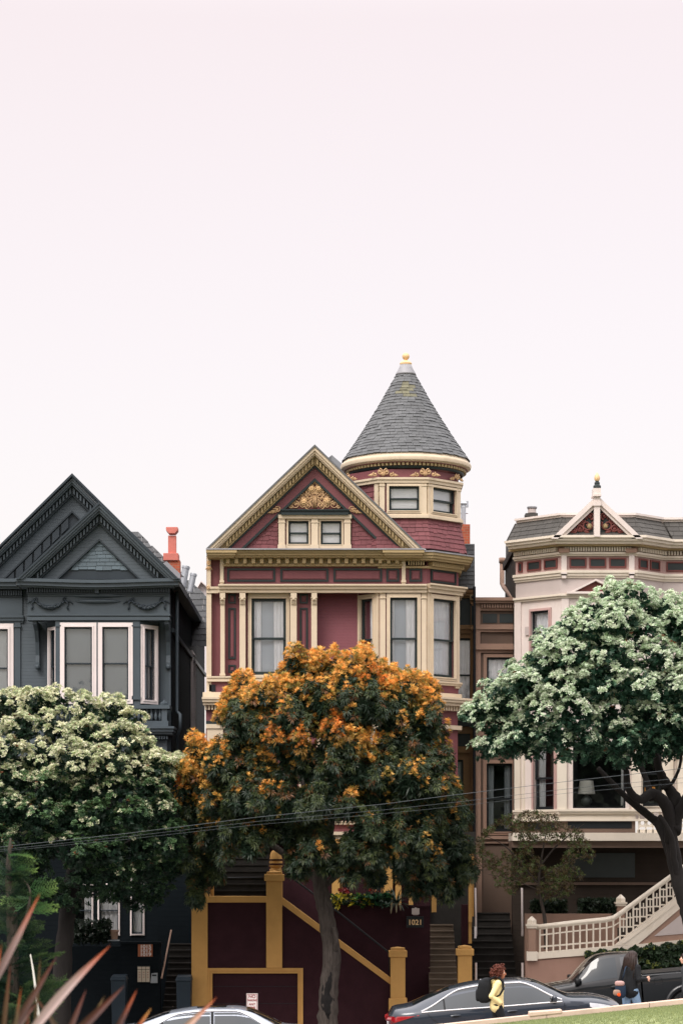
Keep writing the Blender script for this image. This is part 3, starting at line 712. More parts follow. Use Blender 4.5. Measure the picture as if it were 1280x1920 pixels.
# ---- narrow brown wing on the right, its slate roof and chimney
WY = 3.0; FWg = front(WY)
wo1 = (U(845, WY), U(884.5, WY), V(1330, WY), V(1197, WY)); wo2 = (U(832, WY), U(868, WY), V(1520, WY), V(1425, WY))
b = MB(); b.wall(FWg, (U(800, WY), U(889, WY)), (ZB, V(1188, WY)), [wo1, wo2], -0.2, 0); b.build('wing_wall', 'bronze_paint', house)
b = MB(); b.pb(WY, 800, 1118, 889, 1188, -0.2, 0.02); b.mark(); b.pb(WY, 800, 1352, 889, 1362, 0, 0.25); b.mark(); b.pb(WY, 800, 1376, 884, 1400, 0, 0.03); b.parts('wing_frieze', 'bottle_green_paint', house)
b = MB()
for y0, y1, d in ((1106, 1111, 0.35), (1111, 1117, 0.25), (1117, 1121, 0.15), (1172, 1180, 0.12), (1180, 1188, 0.06), (1330, 1340, 0.2), (1340, 1352, 0.1), (1362, 1376, 0.12), (1400, 1412, 0.1)): b.pb(WY, 800, y0, 889.5, y1, -0.05, d)
b.pb(WY, 881, 1188, 889, 1600, -0.05, 0.06); b.pb(WY, 882, 1135, 883, 1172, 0, 0.08); b.build('wing_trim', 'bronze_paint', house)
b = MB(); scroll(b, FWg, U(885.5, WY), V(1130, WY), 0.08, 1.5, 0, 1, 0.1, 0.025); leafblade(b, FWg, U(885.5, WY), V(1126, WY), R(-90), 0.18, 0.07, 0.08); b.mark(); scroll(b, FWg, U(885.5, WY), V(1180, WY), 0.06, 1.5, 0, 1, 0.14, 0.025); b.parts('wing_ornament', 'gilded_relief', house)
b = MB(); b.pb(WY, 881, 1115, 889.5, 1124, 0, 0.3); b.build('wing_corner_block', 'olive_gold_paint', house)
b = MB(); b.ball(P(885.5, 1119.5, WY - 0.3), 0.05, 12, 8); b.build('wing_lamp', 'iron', house)
window(FWg, wo1, house, casing='bronze_paint', cw=0.08, style='full', sw=0.07)
window(FWg, wo2, house, casing='bronze_paint', cw=0.08, style='blind', cl=0.9, cloth='blind_cloth', room='room_dark', sw=0.07)
sh = MB(); fr_ = front(WY - 0.25)
shingles(sh, fr_, U(800, WY), U(888.5, WY), V(1106, WY), V(1022, WY), 0.13, 0.24, 0.0, 0.12, jag=0.05)
sh.fb(fr_, U(800, WY), U(888.5, WY), V(1106, WY), V(1022, WY), -3.5, -0.02); sh.build('wing_roof', 'slate', house)
b = MB(); b.pb(6.0, 857, 983, 881, 1050, -0.7, 0); b.build('chimney', 'brick', house)
b = MB(); b.pb(6.0, 856, 1022, 883, 1030, -0.72, 0.03); b.build('chimney_flashing', 'lead', house)
b = MB(); zt = V(940, 6.3); xc = U(868.5, 6.3)
b.lathe((xc, 6.3, 0), [(0.075, V(990, 6.3)), (0.075, V(950, 6.3))], 16); b.tube([(xc - 0.1, 6.3, V(944, 6.3)), (xc + 0.1, 6.3, V(944, 6.3))], 0.07, 14)
b.tube([(xc - 0.1, 6.3, V(951, 6.3)), (xc - 0.1, 6.3, V(940, 6.3))], 0.055, 12); b.tube([(xc + 0.1, 6.3, V(951, 6.3)), (xc + 0.1, 6.3, V(940, 6.3))], 0.055, 12)
b.tube([(xc - 0.14, 6.3, V(962, 6.3)), (xc + 0.14, 6.3, V(962, 6.3))], 0.025, 8)
b.build('flue_pipe', 'galvanised', house, smooth=True, angle=40)
# ============================================================ front stairs and garden walls of the maroon house
SY = -4.5
stoop = thing('entrance_stair', (U(560, SY), SY, -1.9), 'maroon stucco stair block with ochre coping and piers in front of the turreted house', 'stairs')
def pier(mb, Y, x0, x1, ytop, ybot, D, capo=3.5, basey=None):
    """square stucco pier with a stepped cap and a shallow domed top"""
    xa, xb, yf = U(x0, Y), U(x1, Y), Y
    w_ = xb - xa; cx = (xa + xb) / 2; cy = yf + w_ / 2
    zt = V(ytop, Y); zb = V(ybot, Y); o = U(x0, Y) - U(x0 - capo, Y)
    mb.box((cx, cy, (zb + zt - 0.28) / 2), (w_, w_, zt - 0.28 - zb))
    mb.box((cx, cy, zt - 0.19), (w_ + 2 * o, w_ + 2 * o, 0.18))
    h = w_ / 2
    mb.hexa([(cx - h, cy - h, zt - 0.1), (cx + h, cy - h, zt - 0.1), (cx + h, cy + h, zt - 0.1), (cx - h, cy + h, zt - 0.1),
             (cx - h * .96, cy - h * .96, zt - 0.035), (cx + h * .96, cy - h * .96, zt - 0.035), (cx + h * .96, cy + h * .96, zt - 0.035), (cx - h * .96, cy + h * .96, zt - 0.035)])
    mb.add([(cx - h * .96, cy - h * .96, zt - 0.035), (cx + h * .96, cy - h * .96, zt - 0.035), (cx + h * .96, cy + h * .96, zt - 0.035), (cx - h * .96, cy + h * .96, zt - 0.035), (cx, cy, zt)],
           [(0, 1, 4), (1, 2, 4), (2, 3, 4), (3, 0, 4)])
    if basey: 
        zc = V(basey, Y); mb.box((cx, cy, (zb + zc) / 2), (w_ + 0.1, w_ + 0.1, zc - zb))
def walls(mb, Y, pts, thick): mb.fp(front(Y), [(U(x, Y), V(y, Y)) for x, y in pts], -thick, 0)
b = MB()
walls(b, SY + 0.04, [(388, 1690), (500, 1690), (500, 1818), (388, 1818)], 0.22)
walls(b, SY + 0.05, [(528, 1700), (742, 1852), (742, 1990), (566, 1990), (566, 1818), (500, 1818), (500, 1700)], 0.22)
b.build('stair_wall', 'maroon_stucco', stoop)
b = MB()
for y in (1850, 1882): b.mark(); walls(b, SY + 0.153, [(396, y), (561, y), (561, y + .8), (396, y + .8)], 0.02)
b.parts('door_seam', 'iron', stoop)
b = MB(); walls(b, SY + 0.16, [(393, 1822), (564, 1822), (564, 1990), (393, 1990)], 0.1); b.build('garage_door', 'maroon_stucco', stoop)
b = MB()
for k, dd in ((0, 0.0), (1, 0.05)):
    o = k * 5
    walls(b, SY + dd, [(388 + o, 1816 + o), (568 - o, 1816 + o), (568 - o, 1821 + o), (388 + o, 1821 + o)], 0.2)
    walls(b, SY + dd, [(388 + o, 1821 + o), (393 + o, 1821 + o), (393 + o, 1990), (388 + o, 1990)], 0.2); walls(b, SY + dd, [(563 - o, 1821 + o), (568 - o, 1821 + o), (568 - o, 1990), (563 - o, 1990)], 0.2)
b.build('garage_frame', 'ochre_stucco', stoop)
b = MB(); walls(b, SY - 0.02, [(388, 1681), (500, 1681), (500, 1693), (388, 1693)], 0.34); b.mark(); walls(b, SY - 0.02, [(529, 1683), (733, 1835), (733, 1848), (529, 1697)], 0.34); b.parts('coping', 'ochre_stucco', stoop, bevel=0.01)
b = MB(); walls(b, SY - 0.03, [(359, 1600), (389, 1600), (389, 1990), (359, 1990)], 0.44); b.build('corner_pier', 'ochre_stucco', stoop)
b = MB(); pier(b, SY - 0.04, 499, 529, 1633, 1816, 0.4); b.build('landing_pier', 'ochre_stucco', stoop, bevel=0.015)
b = MB(); pier(b, SY - 0.2, 732, 759.5, 1776, 1990, 0.4, basey=1873); b.build('gate_pier', 'ochre_stucco', stoop, bevel=0.015)
b = MB(); pier(b, SY - 0.2, 858.5, 884.5, 1773, 1990, 0.4, basey=1900); b.build('gate_pier', 'ochre_stucco', stoop, bevel=0.015)
b = MB()
pts = [P(390, 1647, SY + .15), P(498, 1646, SY + .15)]; b.tube(pts, 0.022, 8)
pts = [P(530, 1644, SY + .15), P(540, 1644, SY + .15), P(549, 1648, SY + .15), P(640, 1716, SY + .15), P(728, 1786, SY + .15), P(730, 1800, SY + .15), P(731, 1850, SY + .15)]; b.tube(pts, 0.025, 8)
b.build('handrail', 'iron', stoop, smooth=True)
b = MB(); cx, cy = U(517, SY + .7), SY + .75; zz = lambda y: V(y, SY + .75)
b.lathe((cx, cy, 0), [(0.17, zz(1660)), (0.17, zz(1631)), (0.14, zz(1628)), (0.18, zz(1625)), (0.18, zz(1612)), (0.16, zz(1608)), (0.15, zz(1601)), (0.11, zz(1596)), (0.03, zz(1594))], 20)
b.build('newel_finial', 'ochre_stucco', stoop, smooth=True, angle=35)
b = MB()
for y in (1621, 1613): b.mark(); b.lathe((cx, cy, 0), [(0.186, zz(y + 1.6)), (0.186, zz(y - 1.6))], 20)
b.parts('newel_band', 'maroon_stucco', stoop, smooth=True, angle=40)
# steps up to the left, dark treads
def steps(mb, x0, x1, yb, yt, n, Y0, Y1, nose=0.03):
    for i in range(n):
        Y = Y0 + (Y1 - Y0) * i / n; yb_ = yb + (yt - yb) * i / n; yt_ = yb + (yt - yb) * (i + 1) / n
        xa, xb = U(x0, Y0), U(x1, Y0)
        z0, z1 = V(yb_, Y), V(yt_, Y); dY = (Y1 - Y0) / n
        mb.hexa([(xa, Y, z0 - 0.25), (xb, Y, z0 - 0.25), (xb, Y + dY + .05, z0 - 0.25), (xa, Y + dY + .05, z0 - 0.25), (xa, Y, z1 - 0.036), (xb, Y, z1 - 0.036), (xb, Y + dY + .05, z1 - 0.036), (xa, Y + dY + .05, z1 - 0.036)])
        mb.hexa([(xa, Y - nose, z1 - 0.036), (xb, Y - nose, z1 - 0.036), (xb, Y + dY, z1 - 0.036), (xa, Y + dY, z1 - 0.036), (xa, Y - nose, z1), (xb, Y - nose, z1), (xb, Y + dY, z1), (xa, Y + dY, z1)])
b = MB(); steps(b, 392, 500, 1682, 1572, 9, SY + 1.0, SY + 3.6); b.build('stair_flight', 'stair_dark', stoop)
b = MB(); b.tube([P(397, 1690, SY + .6), P(397, 1632, SY + .6)], 0.06, 10); b.ball(P(397, 1628, SY + .6), 0.08, 12, 8); b.box(P(397, 1645, SY + .6), (0.2, 0.2, 0.04)); b.build('baluster', 'ochre_stucco', stoop)
b = MB(); walls(b, SY + 2.0, [(622, 1700), (806, 1702), (806, 1990), (622, 1990)], 0.3); b.build('planter_wall', 'maroon_stucco', stoop)
b = MB(); walls(b, SY + 1.98, [(621, 1698), (806.5, 1698), (806.5, 1702), (621, 1702)], 0.35); b.build('planter_coping', 'maroon_stucco', stoop)
b = MB(); steps(b, 808, 862, 1905, 1734, 15, SY + 0.1, SY + 4.2); b.build('side_flight', 'stair_wood', stoop)
b = MB(); walls(b, SY + 3.2, [(866, 1697), (880, 1697), (880, 1990), (866, 1990)], 0.6); b.build('side_wall', 'maroon_stucco', stoop)
b = MB(); walls(b, SY + 2.6, [(809, 1600), (818, 1600), (818, 1711), (809, 1711)], 0.1); b.build('porch_post', 'ochre_stucco', stoop)
b = MB(); walls(b, SY + 2.9, [(878.5, 1590), (884.5, 1590), (884.5, 1730), (878.5, 1730)], 0.2); b.mark(); walls(b, SY + 3.0, [(884.5, 1600), (888, 1600), (888, 1719), (884.5, 1719)], 0.2); b.mark(); walls(b, SY + 3.0, [(878.5, 1730), (884, 1730), (884, 1770), (878.5, 1770)], 0.2)
b.parts('porch_post', 'ochre_stucco', stoop)
b = MB(); walls(b, SY + 5.0, [(800, 1560), (892, 1560), (892, 1990), (800, 1990)], 0.2); b.build('porch_wall', 'stair_dark', stoop)  # wall coloured dark to stand in for the shaded porch opening
# number plate 1021 and its lamp
sg = thing('house_number_sign', P(778, 1731, SY + 1.7), 'small dark plate with the gold number 1021 on the maroon planter wall', 'sign')
b = MB(); b.pb(SY + 1.7, 762, 1719, 794, 1740, -0.1, 0.06); b.build('plate', 'iron', sg)
text_mesh('lettering', '1021', P(778, 1730.5, SY + 1.63), 0.2, 'gold_leaf', sg, bold=0.004)
b = MB(); b.pb(SY + 1.7, 762, 1736, 794, 1739, 0.06, 0.1); b.build('ledge', 'iron', sg)
b = MB(); b.pb(SY + 1.7, 772, 1704, 786, 1715, -0.05, 0.12); b.pb(SY + 1.7, 774, 1715, 784, 1716.5, -0.05, 0.1); b.pb(SY + 1.7, 777, 1702.5, 781, 1704, -0.02, 0.05)
tag(b.build('wall_lamp', 'rose_grey_paint'), 'small square pale wall lamp just above the 1021 number plate', 'wall lamp')
# ============================================================ the dark blue-grey house on the left
lh = thing('victorian_house', (U(150), 0.5, -1.6), 'dark blue-grey Victorian house with two overlapping gables and white window casings', 'house')
LY = 0.0; LB = 0.9      # bay plane / wall plane behind
FL, FLB = front(LY), front(LB)
def chev2(mb, Y, ax, ay, by, sl, sr, v0, v1, d0, d1, right=True, left=True, xminR=None):
    l0, l1 = ax - (by - ay - v0) / sl, ax - (by - ay - v1) / sl
    r0, r1 = ax + (by - ay - v0) / sr, ax + (by - ay - v1) / sr
    if left: mb.pp(Y, [(ax, ay + v0), (l0, by), (l1, by), (ax, ay + v1)], d0, d1)
    if right: mb.pp(Y, [(ax, ay + v0), (ax, ay + v1), (r1, by), (r0, by)], d0, d1)
def dentil_rake(mb, Y, ax, ay, by, sl, sr, v0, h, d0, d1, pitch, w, left=True, right=True):
    for sgn, s_, on in ((-1, sl, left), (1, sr, right)):
        k = 0
        while on:
            x = ax + sgn * (2 + k * pitch); k += 1
            y0 = ay + v0 + abs(x - ax) * s_
            if y0 + h > by: break
            x2 = x + sgn * w; y2 = ay + v0 + abs(x2 - ax) * s_
            mb.pp(Y, [(x, y0), (x2, y2), (x2, y2 + h), (x, y0 + h)], d0, d1)
g1 = (186, 940, 1086, 0.935, 0.975); g2 = (135, 887, 1086, 0.99, 0.99)
for (ax, ay, by, sl_, sr_), Y, nm in ((g1, LY, 'front_gable'), (g2, LB + 0.5, 'rear_gable')):
    q = MB(); chev2(q, Y, ax, ay, by, sl_, sr_, 5, 11, -0.1, 0.6); chev2(q, Y, ax, ay, by, sl_, sr_, 11, 17, -0.1, 0.54); chev2(q, Y, ax, ay, by, sl_, sr_, 17, 22, -0.1, 0.46)
    gb = q.build(nm, 'navy_paint', lh)
    q = MB(); chev2(q, Y, ax, ay, by, sl_, sr_, 0, 5, -0.3, 0.64); q.build('rake_cap', 'navy_dark', gb)
    q = MB(); chev2(q, Y, ax, ay, by, sl_, sr_, 22, 42, -0.1, 0.22); q.build('rake_soffit', 'navy_dark', gb)
    q = MB(); dentil_rake(q, Y, ax, ay, by, sl_, sr_, 26, 10, 0.2, 0.36, 6.2, 3.2); q.build('rake_dentils', 'navy_paint', gb)
    q = MB(); chev2(q, Y, ax, ay, by, sl_, sr_, 40, 70, -0.1, 0.1); q.build('rake_band', 'navy_board', gb)
    q = MB(); chev2(q, Y, ax, ay, by, sl_, sr_, 70, 74, -0.1, 0.14); q.build('rake_line', 'navy_dark', gb)
    q = MB(); q.pp(Y, [(ax, ay + 68), (ax - (by - ay - 68) / sl_, by), (ax + (by - ay - 68) / sr_, by)], -0.15, 0.02); q.build('gable_wall', 'navy_dark', gb)
sh = MB()
def e1(z):
    y = HOR - (z - ZC) * FPX / D0
    return (U(186 - (y - 940 - 74) / 0.935) + 0.01, U(186 + (y - 940 - 74) / 0.975) - 0.01)
shingles(sh, FL, 0, 0, V(1068), V(1017), 0.11, 0.26, 0.03, 0, e1); sh.build('gable_shingles', 'navy_shingle', lh)
q = MB()   # row of stepped panels along the rear gable
for k in range(9):
    x0 = 128 - k * 17; y0 = 952 + (135 - x0) * 0.99
    q.pp(LB + 0.5, [(x0, y0 + 12), (x0, y0 + 30), (x0 - 13, y0 + 43), (x0 - 13, y0 + 25)], 0.0, 0.12)
q.build('gable_panels', 'navy_dark', lh)
# horizontal entablature of the bay (very slightly bowed)
q = MB()
def bowed(mb, Y, x0, x1, yc0, yc1, sag, d0, d1, n=16):
    for i in range(n):
        ta, tb = i / n, (i + 1) / n; f = lambda t: -sag * (math.cos((t - 0.5) * 2 * math.pi) + 1) / 2
        xa, xb = x0 + (x1 - x0) * ta, x0 + (x1 - x0) * tb
        mb.pp(Y, [(xa, yc0 + f(ta)), (xb, yc0 + f(tb)), (xb, yc1 + f(tb)), (xa, yc1 + f(ta))], d0, d1)
bowed(q, LY, 28, 337, 1084, 1090, -3, -0.1, 0.55); bowed(q, LY, 31, 334, 1090, 1097, -4, -0.1, 0.48); bowed(q, LY, 38, 326, 1097, 1101, -4, -0.1, 0.36)
q.build('cornice', 'navy_paint', lh)
q = MB(); q.pb(LY, 50, 1098, 318, 1114, -0.1, 0.16)
for i in range(58):
    if abs(i - 28.5) > 1: q.pb(LY, 50 + i * 4.65, 1102, 52.6 + i * 4.65, 1110, 0.14, 0.26)
q.pb(LY, 178, 1098, 185, 1112, 0, 0.34); q.build('dentil_course', 'navy_dark', lh)
q = MB(); q.pb(LY, 52, 1113, 318, 1155, -0.35, 0.04); q.pb(LY, 52, 1113, 318, 1117, 0, 0.1); q.build('frieze', 'navy_paint', lh)
q = MB(); q.pb(LY, 50, 1151, 319, 1154.5, -0.4, 0.1); q.pb(LY, 51, 1157, 318, 1163, -0.4, 0.08); q.pb(LY, 52, 1154.5, 317, 1157, -0.4, 0.05); q.build('belt_course', 'navy_paint', lh)
def garland(x0, x1, y):
    g = MB(); n = 22
    pts = []; rr = []
    for i in range(n + 1):
        t = i / n; x = x0 + (x1 - x0) * t; pts.append((U(x), LY - 0.09, V(y + 13 * (1 - (2 * t - 1) ** 2)))); rr.append(0.02 + 0.045 * math.sin(math.pi * t))
    g.tube(pts, rr, 8)
    for i in range(2, n - 1):
        p = pts[i]; g.ball((p[0] + random.uniform(-.03, .03), p[1] - 0.03, p[2] + random.uniform(-.03, .04)), rr[i] * 0.75, 7, 5)
    for x, sg_ in ((x0, -1), (x1, 1)):
        u, z = U(x), V(y)
        scroll(g, FL, u, z + 0.03, 0.07, 1.3, 1, sg_, 0.08, 0.02); 
        g.tube([(u, LY - .08, z), (u + sg_ * 0.1, LY - .08, z - 0.08), (u + sg_ * 0.06, LY - .08, z - 0.17), (u + sg_ * 0.1, LY - .08, z - 0.25)], [0.03, 0.028, 0.022, 0.03], 6)
        g.tube([(u, LY - .08, z), (u + sg_ * 0.16, LY - .08, z - 0.02), (u + sg_ * 0.24, LY - .08, z - 0.1)], [0.025, 0.02, 0.012], 6)
    g.build('garland', 'navy_dark', lh, smooth=True)
garland(66, 122, 1127); garland(247, 304, 1127)
g = MB()   # carved double swag at the middle
for y, w_, h_ in ((1117, 58, 4.5), (1128, 44, 4.5)):
    g.ball((U(184), LY - 0.02, V(y)), 1.0, 24, 12, sc=((U(184 + w_) - U(184)), 0.14, h_ * 0.0154))
g.build('carved_swag', 'navy_paint', lh, smooth=True)
# bay under the frieze : flat front, two canted sides
bx0, bx1 = U(112), U(262); cw_ = 0.62
FcL = Fr((bx0 - cw_ * 0.72, cw_, 0), (0.72 * cw_, -cw_, 0), (-cw_, -0.72 * cw_, 0)); CL = math.hypot(cw_ * 0.72, cw_)
FcR = Fr((bx1, 0, 0), (0.78 * cw_, cw_, 0), (cw_, -0.78 * cw_, 0)); CR = math.hypot(cw_ * 0.78, cw_)
z0, z1 = V(1330), V(1164)
ops = [(U(121), U(173), V(1312), V(1176)), (U(192), U(241), V(1312), V(1176))]
q = MB(); q.wall(FL, (bx0, bx1), (z0, z1), ops, -0.15, 0)
oL = (CL * 0.28, CL * 0.78, V(1312), V(1180)); oR = (CR * 0.18, CR * 0.8, V(1312), V(1178))
q.wall(FcL, (0, CL), (z0, z1), [oL], -0.12, 0); q.wall(FcR, (0, CR), (z0, z1), [oR], -0.12, 0); q.build('bay_wall', 'navy_board', lh)
for o in ops: window(FL, o, lh, casing='white_trim', cw=0.125, proud=0.06, sash='navy_dark', sw=0.05, style='blind', cl=0.97, cloth='blind_grey', room='room_plaster', depth=0.7, meet=0.5)
window(FcL, oL, lh, casing='white_trim', cw=0.09, proud=0.05, sash='navy_dark', sw=0.04, style='right', cr=0.4, cloth='blind_grey', depth=0.5)
window(FcR, oR, lh, casing='white_trim', cw=0.11, proud=0.05, sash='navy_dark', sw=0.05, style='right', cr=0.2, cloth='blind_grey', depth=0.5)
q = MB()
for x0, x1 in ((104, 113), (248, 262)): q.mark(); q.pb(LY, x0, 1164, x1, 1312, -0.1, 0.03); q.pb(LY, x0 - 1, 1172, x1 + 1, 1175, 0, 0.06); q.pb(LY, x0 - 1, 1305, x1 + 1, 1312, 0, 0.06)
q.mark(); q.pb(LY, 180.5, 1164, 184, 1312, -0.05, 0.04); q.parts('pilaster', 'navy_paint', lh)
for x0, x1 in ((59, 70), (306, 318)):
    q = MB(); pts = [(0, 1164), (0, 1248), ]
    xm = (x0 + x1) / 2; ua, ub = U(x0 + 2), U(x1 - 2)
    prof = [(0.85, 1164), (0.85, 1170), (0.5, 1180), (0.25, 1200), (0.16, 1225), (0.2, 1238), (0.2, 1246), (0, 1248), (0, 1164)]
    v = [(ua, LB - d_, V(y)) for d_, y in prof]; v2 = [(ub, LB - d_, V(y)) for d_, y in prof]; n = len(prof)
    q.add(v + v2, [tuple(range(n)), tuple(range(2 * n - 1, n - 1, -1))] + [(i, i + n, (i + 1) % n + n, (i + 1) % n) for i in range(n)])
    q.ball(((ua + ub) / 2, LB - 0.14, V(1246)), 0.09, 10, 6); q.build('bracket', 'navy_paint', lh)
# wall behind the bay and the left section
wL = (U(-45, LB), U(15.5, LB), V(1320, LB), V(1180, LB))
q = MB(); q.wall(FLB, (U(-120, LB), U(318, LB)), (V(1420, LB), V(1086, LB)), [wL], -0.2, 0); q.build('front_wall', 'navy_board', lh)
window(FLB, wL, lh, casing='white_trim', cw=0.16, proud=0.07, sash='navy_dark', sw=0.05, style='blind', cl=0.8, cloth='blind_cloth', depth=0.8)
q = MB()
for y0, y1, d in ((1085, 1091, 0.5), (1091, 1099, 0.42), (1099, 1104, 0.3), (1154, 1158, 0.14), (1158, 1164, 0.1), (1164, 1168, 0.05)): q.pb(LB, -120, y0, 44, y1, -0.05, d)
q.pb(LB, -120, 1104, 42, 1154, -0.05, 0.06); q.pb(LB, 27, 1168, 38, 1420, -0.05, 0.06); q.pb(LB, 25, 1172, 39, 1176, -0.05, 0.1)
q.build('entablature', 'navy_paint', lh)
q = MB(); q.pb(LB, -120, 1106, 41, 1120, 0, 0.1)
for i in range(34): q.pb(LB, -115 + i * 4.65, 1108, -112.4 + i * 4.65, 1116, 0.06, 0.2)
q.build('dentil_course', 'navy_dark', lh)
q = MB(); q.pb(LB, 300, 1164, 318, 1420, -0.05, 0.06); q.pb(LB, 316, 1164, 320, 1420, -0.4, 0.1); q.build('corner_board', 'navy_paint', lh)
# balcony under the bay
bal = MB(); bal.pb(LY, 95, 1322, 318, 1329, -0.7, 0.2); bal.pb(LY, 95, 1352, 315, 1362, -0.7, 0.16); bal.pb(LY, 303, 1329, 313, 1352, 0.02, 0.14); bal.pb(LY, 246, 1329, 255, 1352, 0.02, 0.14)
bb = bal.build('balcony', 'navy_paint', lh)
for x in range(108, 303, 8):
    if abs(x - 250) < 6: continue
    q = MB(); q.lathe((U(x + .5), -0.08, 0), [(0.03, V(1352)), (0.03, V(1349)), (0.055, V(1345)), (0.045, V(1341)), (0.025, V(1336)), (0.03, V(1332)), (0.035, V(1329))], 8); q.build('baluster', 'navy_paint', bb, smooth=True)
q = MB(); q.lathe((U(308), -0.02, 0), [(0.12, V(1322)), (0.12, V(1318)), (0.05, V(1316)), (0.02, V(1312.5))], 4); q.build('finial', 'navy_paint', bb)
q = MB(); 
for y0, y1, d in ((1362, 1366, 0.32), (1366, 1372, 0.26), (1372, 1377, 0.18)): q.pb(LY, 80, y0, 318 + d * 26, y1, -0.8, d)
for i in range(50): q.pb(LY, 86 + i * 4.6, 1380, 88.6 + i * 4.6, 1386, -0.6, 0.1)
q.build('balcony_cornice', 'navy_paint', lh)
q = MB(); q.pb(LB, -120, 1377, 313, 1420, -0.2, 0.75); q.build('lower_frieze', 'navy_board', lh)
q = MB(); q.pb(LB, -120, 1420, 316, 1640, -0.2, 0.0); q.pb(LB, -120, 1430, 290, 1436, 0, 0.3); q.build('lower_wall', 'navy_siding_shaded', lh)
# lower windows
lops = [(U(136, LB), U(172, LB), V(1752, LB), V(1660, LB)), (U(186, LB), U(222, LB), V(1752, LB), V(1660, LB)), (U(247, LB), U(268, LB), V(1752, LB), V(1650, LB))]
q = MB(); q.wall(FLB, (U(-120, LB), U(316, LB)), (-2.2, V(1640, LB)), lops, -0.2, 0); q.build('ground_floor_wall', 'navy_siding_shaded', lh)
for i, o in enumerate(lops): window(FLB, o, lh, casing='white_trim', cw=0.045, proud=0.05, sash='navy_dark', sw=0.04, pane='window_glass_dim', style=('right', 'full', 'full')[i], cr=0.4, room='room_dark', depth=0.6)
# side wall with its boards, corner pipe and window
FS = Fr((U(318), LB, 0), (0, 1, 0), (1, 0, 0))
so_ = (9.0, 10.2, V(1420), V(1170))
q = MB(); q.wall(FS, (0, 17), (-2.2, V(1090)), [so_], -0.2, 0.0); q.build('side_wall', 'navy_siding_shaded', lh)
window(FS, so_, lh, casing='white_trim', cw=0.1, proud=0.06, sash='navy_dark', sw=0.05, style=None, room='room_dark', pane='window_glass_dim')
q = MB(); q.fb(FS, -0.2, 17, V(1090) - 0.12, V(1087), -0.1, 0.3); q.fb(FS, 0.0, 17, V(1180), V(1172), 0, 0.06); q.build('eave', 'navy_dark', lh)
q = MB(); xp = U(318) + 0.12; yp = LB + 0.4
q.tube([(xp, yp, V(1100)), (xp, yp, V(1328)), (xp + 0.12, yp - 0.3, V(1336)), (xp + 0.12, yp - 0.3, V(1362)), (xp + 0.02, yp, V(1375)), (xp + 0.02, yp, -1.5)], 0.05, 8); q.build('downspout', 'navy_paint', lh, smooth=True)
# roofs
def roofslab(mb, Y0, Y1, ax, ay, xl, xr, by, t=0.16):
    xa, za = U(ax, Y0), V(ay, Y0); 
    for xe in (xl, xr):
        xe_, zb = U(xe, Y0), V(by, Y0)
        mb.add([(xa, Y0, za), (xe_, Y0, zb), (xe_, Y1, zb), (xa, Y1, za), (xa, Y0, za - t), (xe_, Y0, zb - t), (xe_, Y1, zb - t), (xa, Y1, za - t)], [(0, 1, 2, 3), (7, 6, 5, 4), (0, 4, 5, 1), (1, 5, 6, 2), (2, 6, 7, 3)])
q = MB(); roofslab(q, -0.45, 3.0, 186, 941, 30, 336, 1087); roofslab(q, LB - 0.1, 15, 135, 888, -65, 332, 1087); q.build('roof', 'slate', lh)
sh = MB(); fr2 = front(5.0)
def e3(z):
    y = HOR - (z - ZC) * FPX / 75.0
    return (U(225, 5), U(258 + (y - 996) * 1.0, 5))
shingles(sh, fr2, 0, 0, V(1085, 5), V(997, 5), 0.16, 0.28, 0.0, 0.25, e3, jag=0.05); sh.build('rear_roof', 'slate', lh)
sh = MB(); fr3 = front(11.0)
def e4(z):
    y = HOR - (z - ZC) * FPX / 81.0
    return (U(300, 11), U(340 + max(0, (y - 1074)) * 1.06, 11))
shingles(sh, fr3, 0, 0, V(1215, 11), V(1072, 11), 0.2, 0.32, 0.0, 0.25, e4, jag=0.05); sh.build('hip_roof', 'slate', lh)
# terracotta chimney, flues
q = MB(); CYY = 4.0
q.pb(CYY, 315, 1004, 330, 1040, -0.22, 0.0); q.pp(CYY, [(311, 988), (333, 988), (333, 994), (328, 1000), (316, 1000), (311, 994)], -0.34, 0.1); q.pb(CYY, 306, 1037, 334, 1050.5, -0.5, 0.12)
ch = q.build('chimney', 'terracotta', lh, bevel=0.01)
q = MB(); q.pb(CYY, 311, 1050, 337, 1085, -0.45, 0.05); q.build('chimney_base', 'brick', ch)
q = MB(); q.pp(CYY, [(312, 1052), (338, 1076), (338, 1090), (300, 1090), (306, 1056)], 0.06, 0.09); q.build('chimney_flashing', 'lead', ch)
for x, y0, y1, r in ((347, 1061, 1100, 0.115), (361, 1075, 1110, 0.1)):
    q = MB(); YY = 8.5; a, c_ = P(x - 5, y1, YY), P(x + 1.5, y0 + 3, YY)
    q.tube([a, c_], r, 16); q.tube([P(x + 1, y0 + 5, YY), P(x + 1.8, y0 + 1.5, YY)], r * 1.16, 16); q.tube([P(x + 1.5, y0 + 2.5, YY), P(x + 2, y0, YY)], [r * 1.02, r * 0.98], 16)
    q.build('flue_pipe', 'galvanised', lh, smooth=True, angle=40)
# pale gabled house glimpsed in the gap
dh = thing('distant_house', (U(382, 30), 30, 0), 'pale grey gabled house glimpsed in the gap behind the two nearer houses', 'house')
q = MB(); q.pp(30, [(362, 1115), (377, 1091), (400, 1112), (400, 1300), (362, 1300)], -6, 0); q.build('wall', 'pale_render', dh)
q = MB(); q.pp(30, [(358, 1119), (377, 1088.5), (403, 1113), (403, 1115), (377, 1091), (358, 1121.5)], -6.2, 0.3); q.build('roof', 'white_trim', dh)
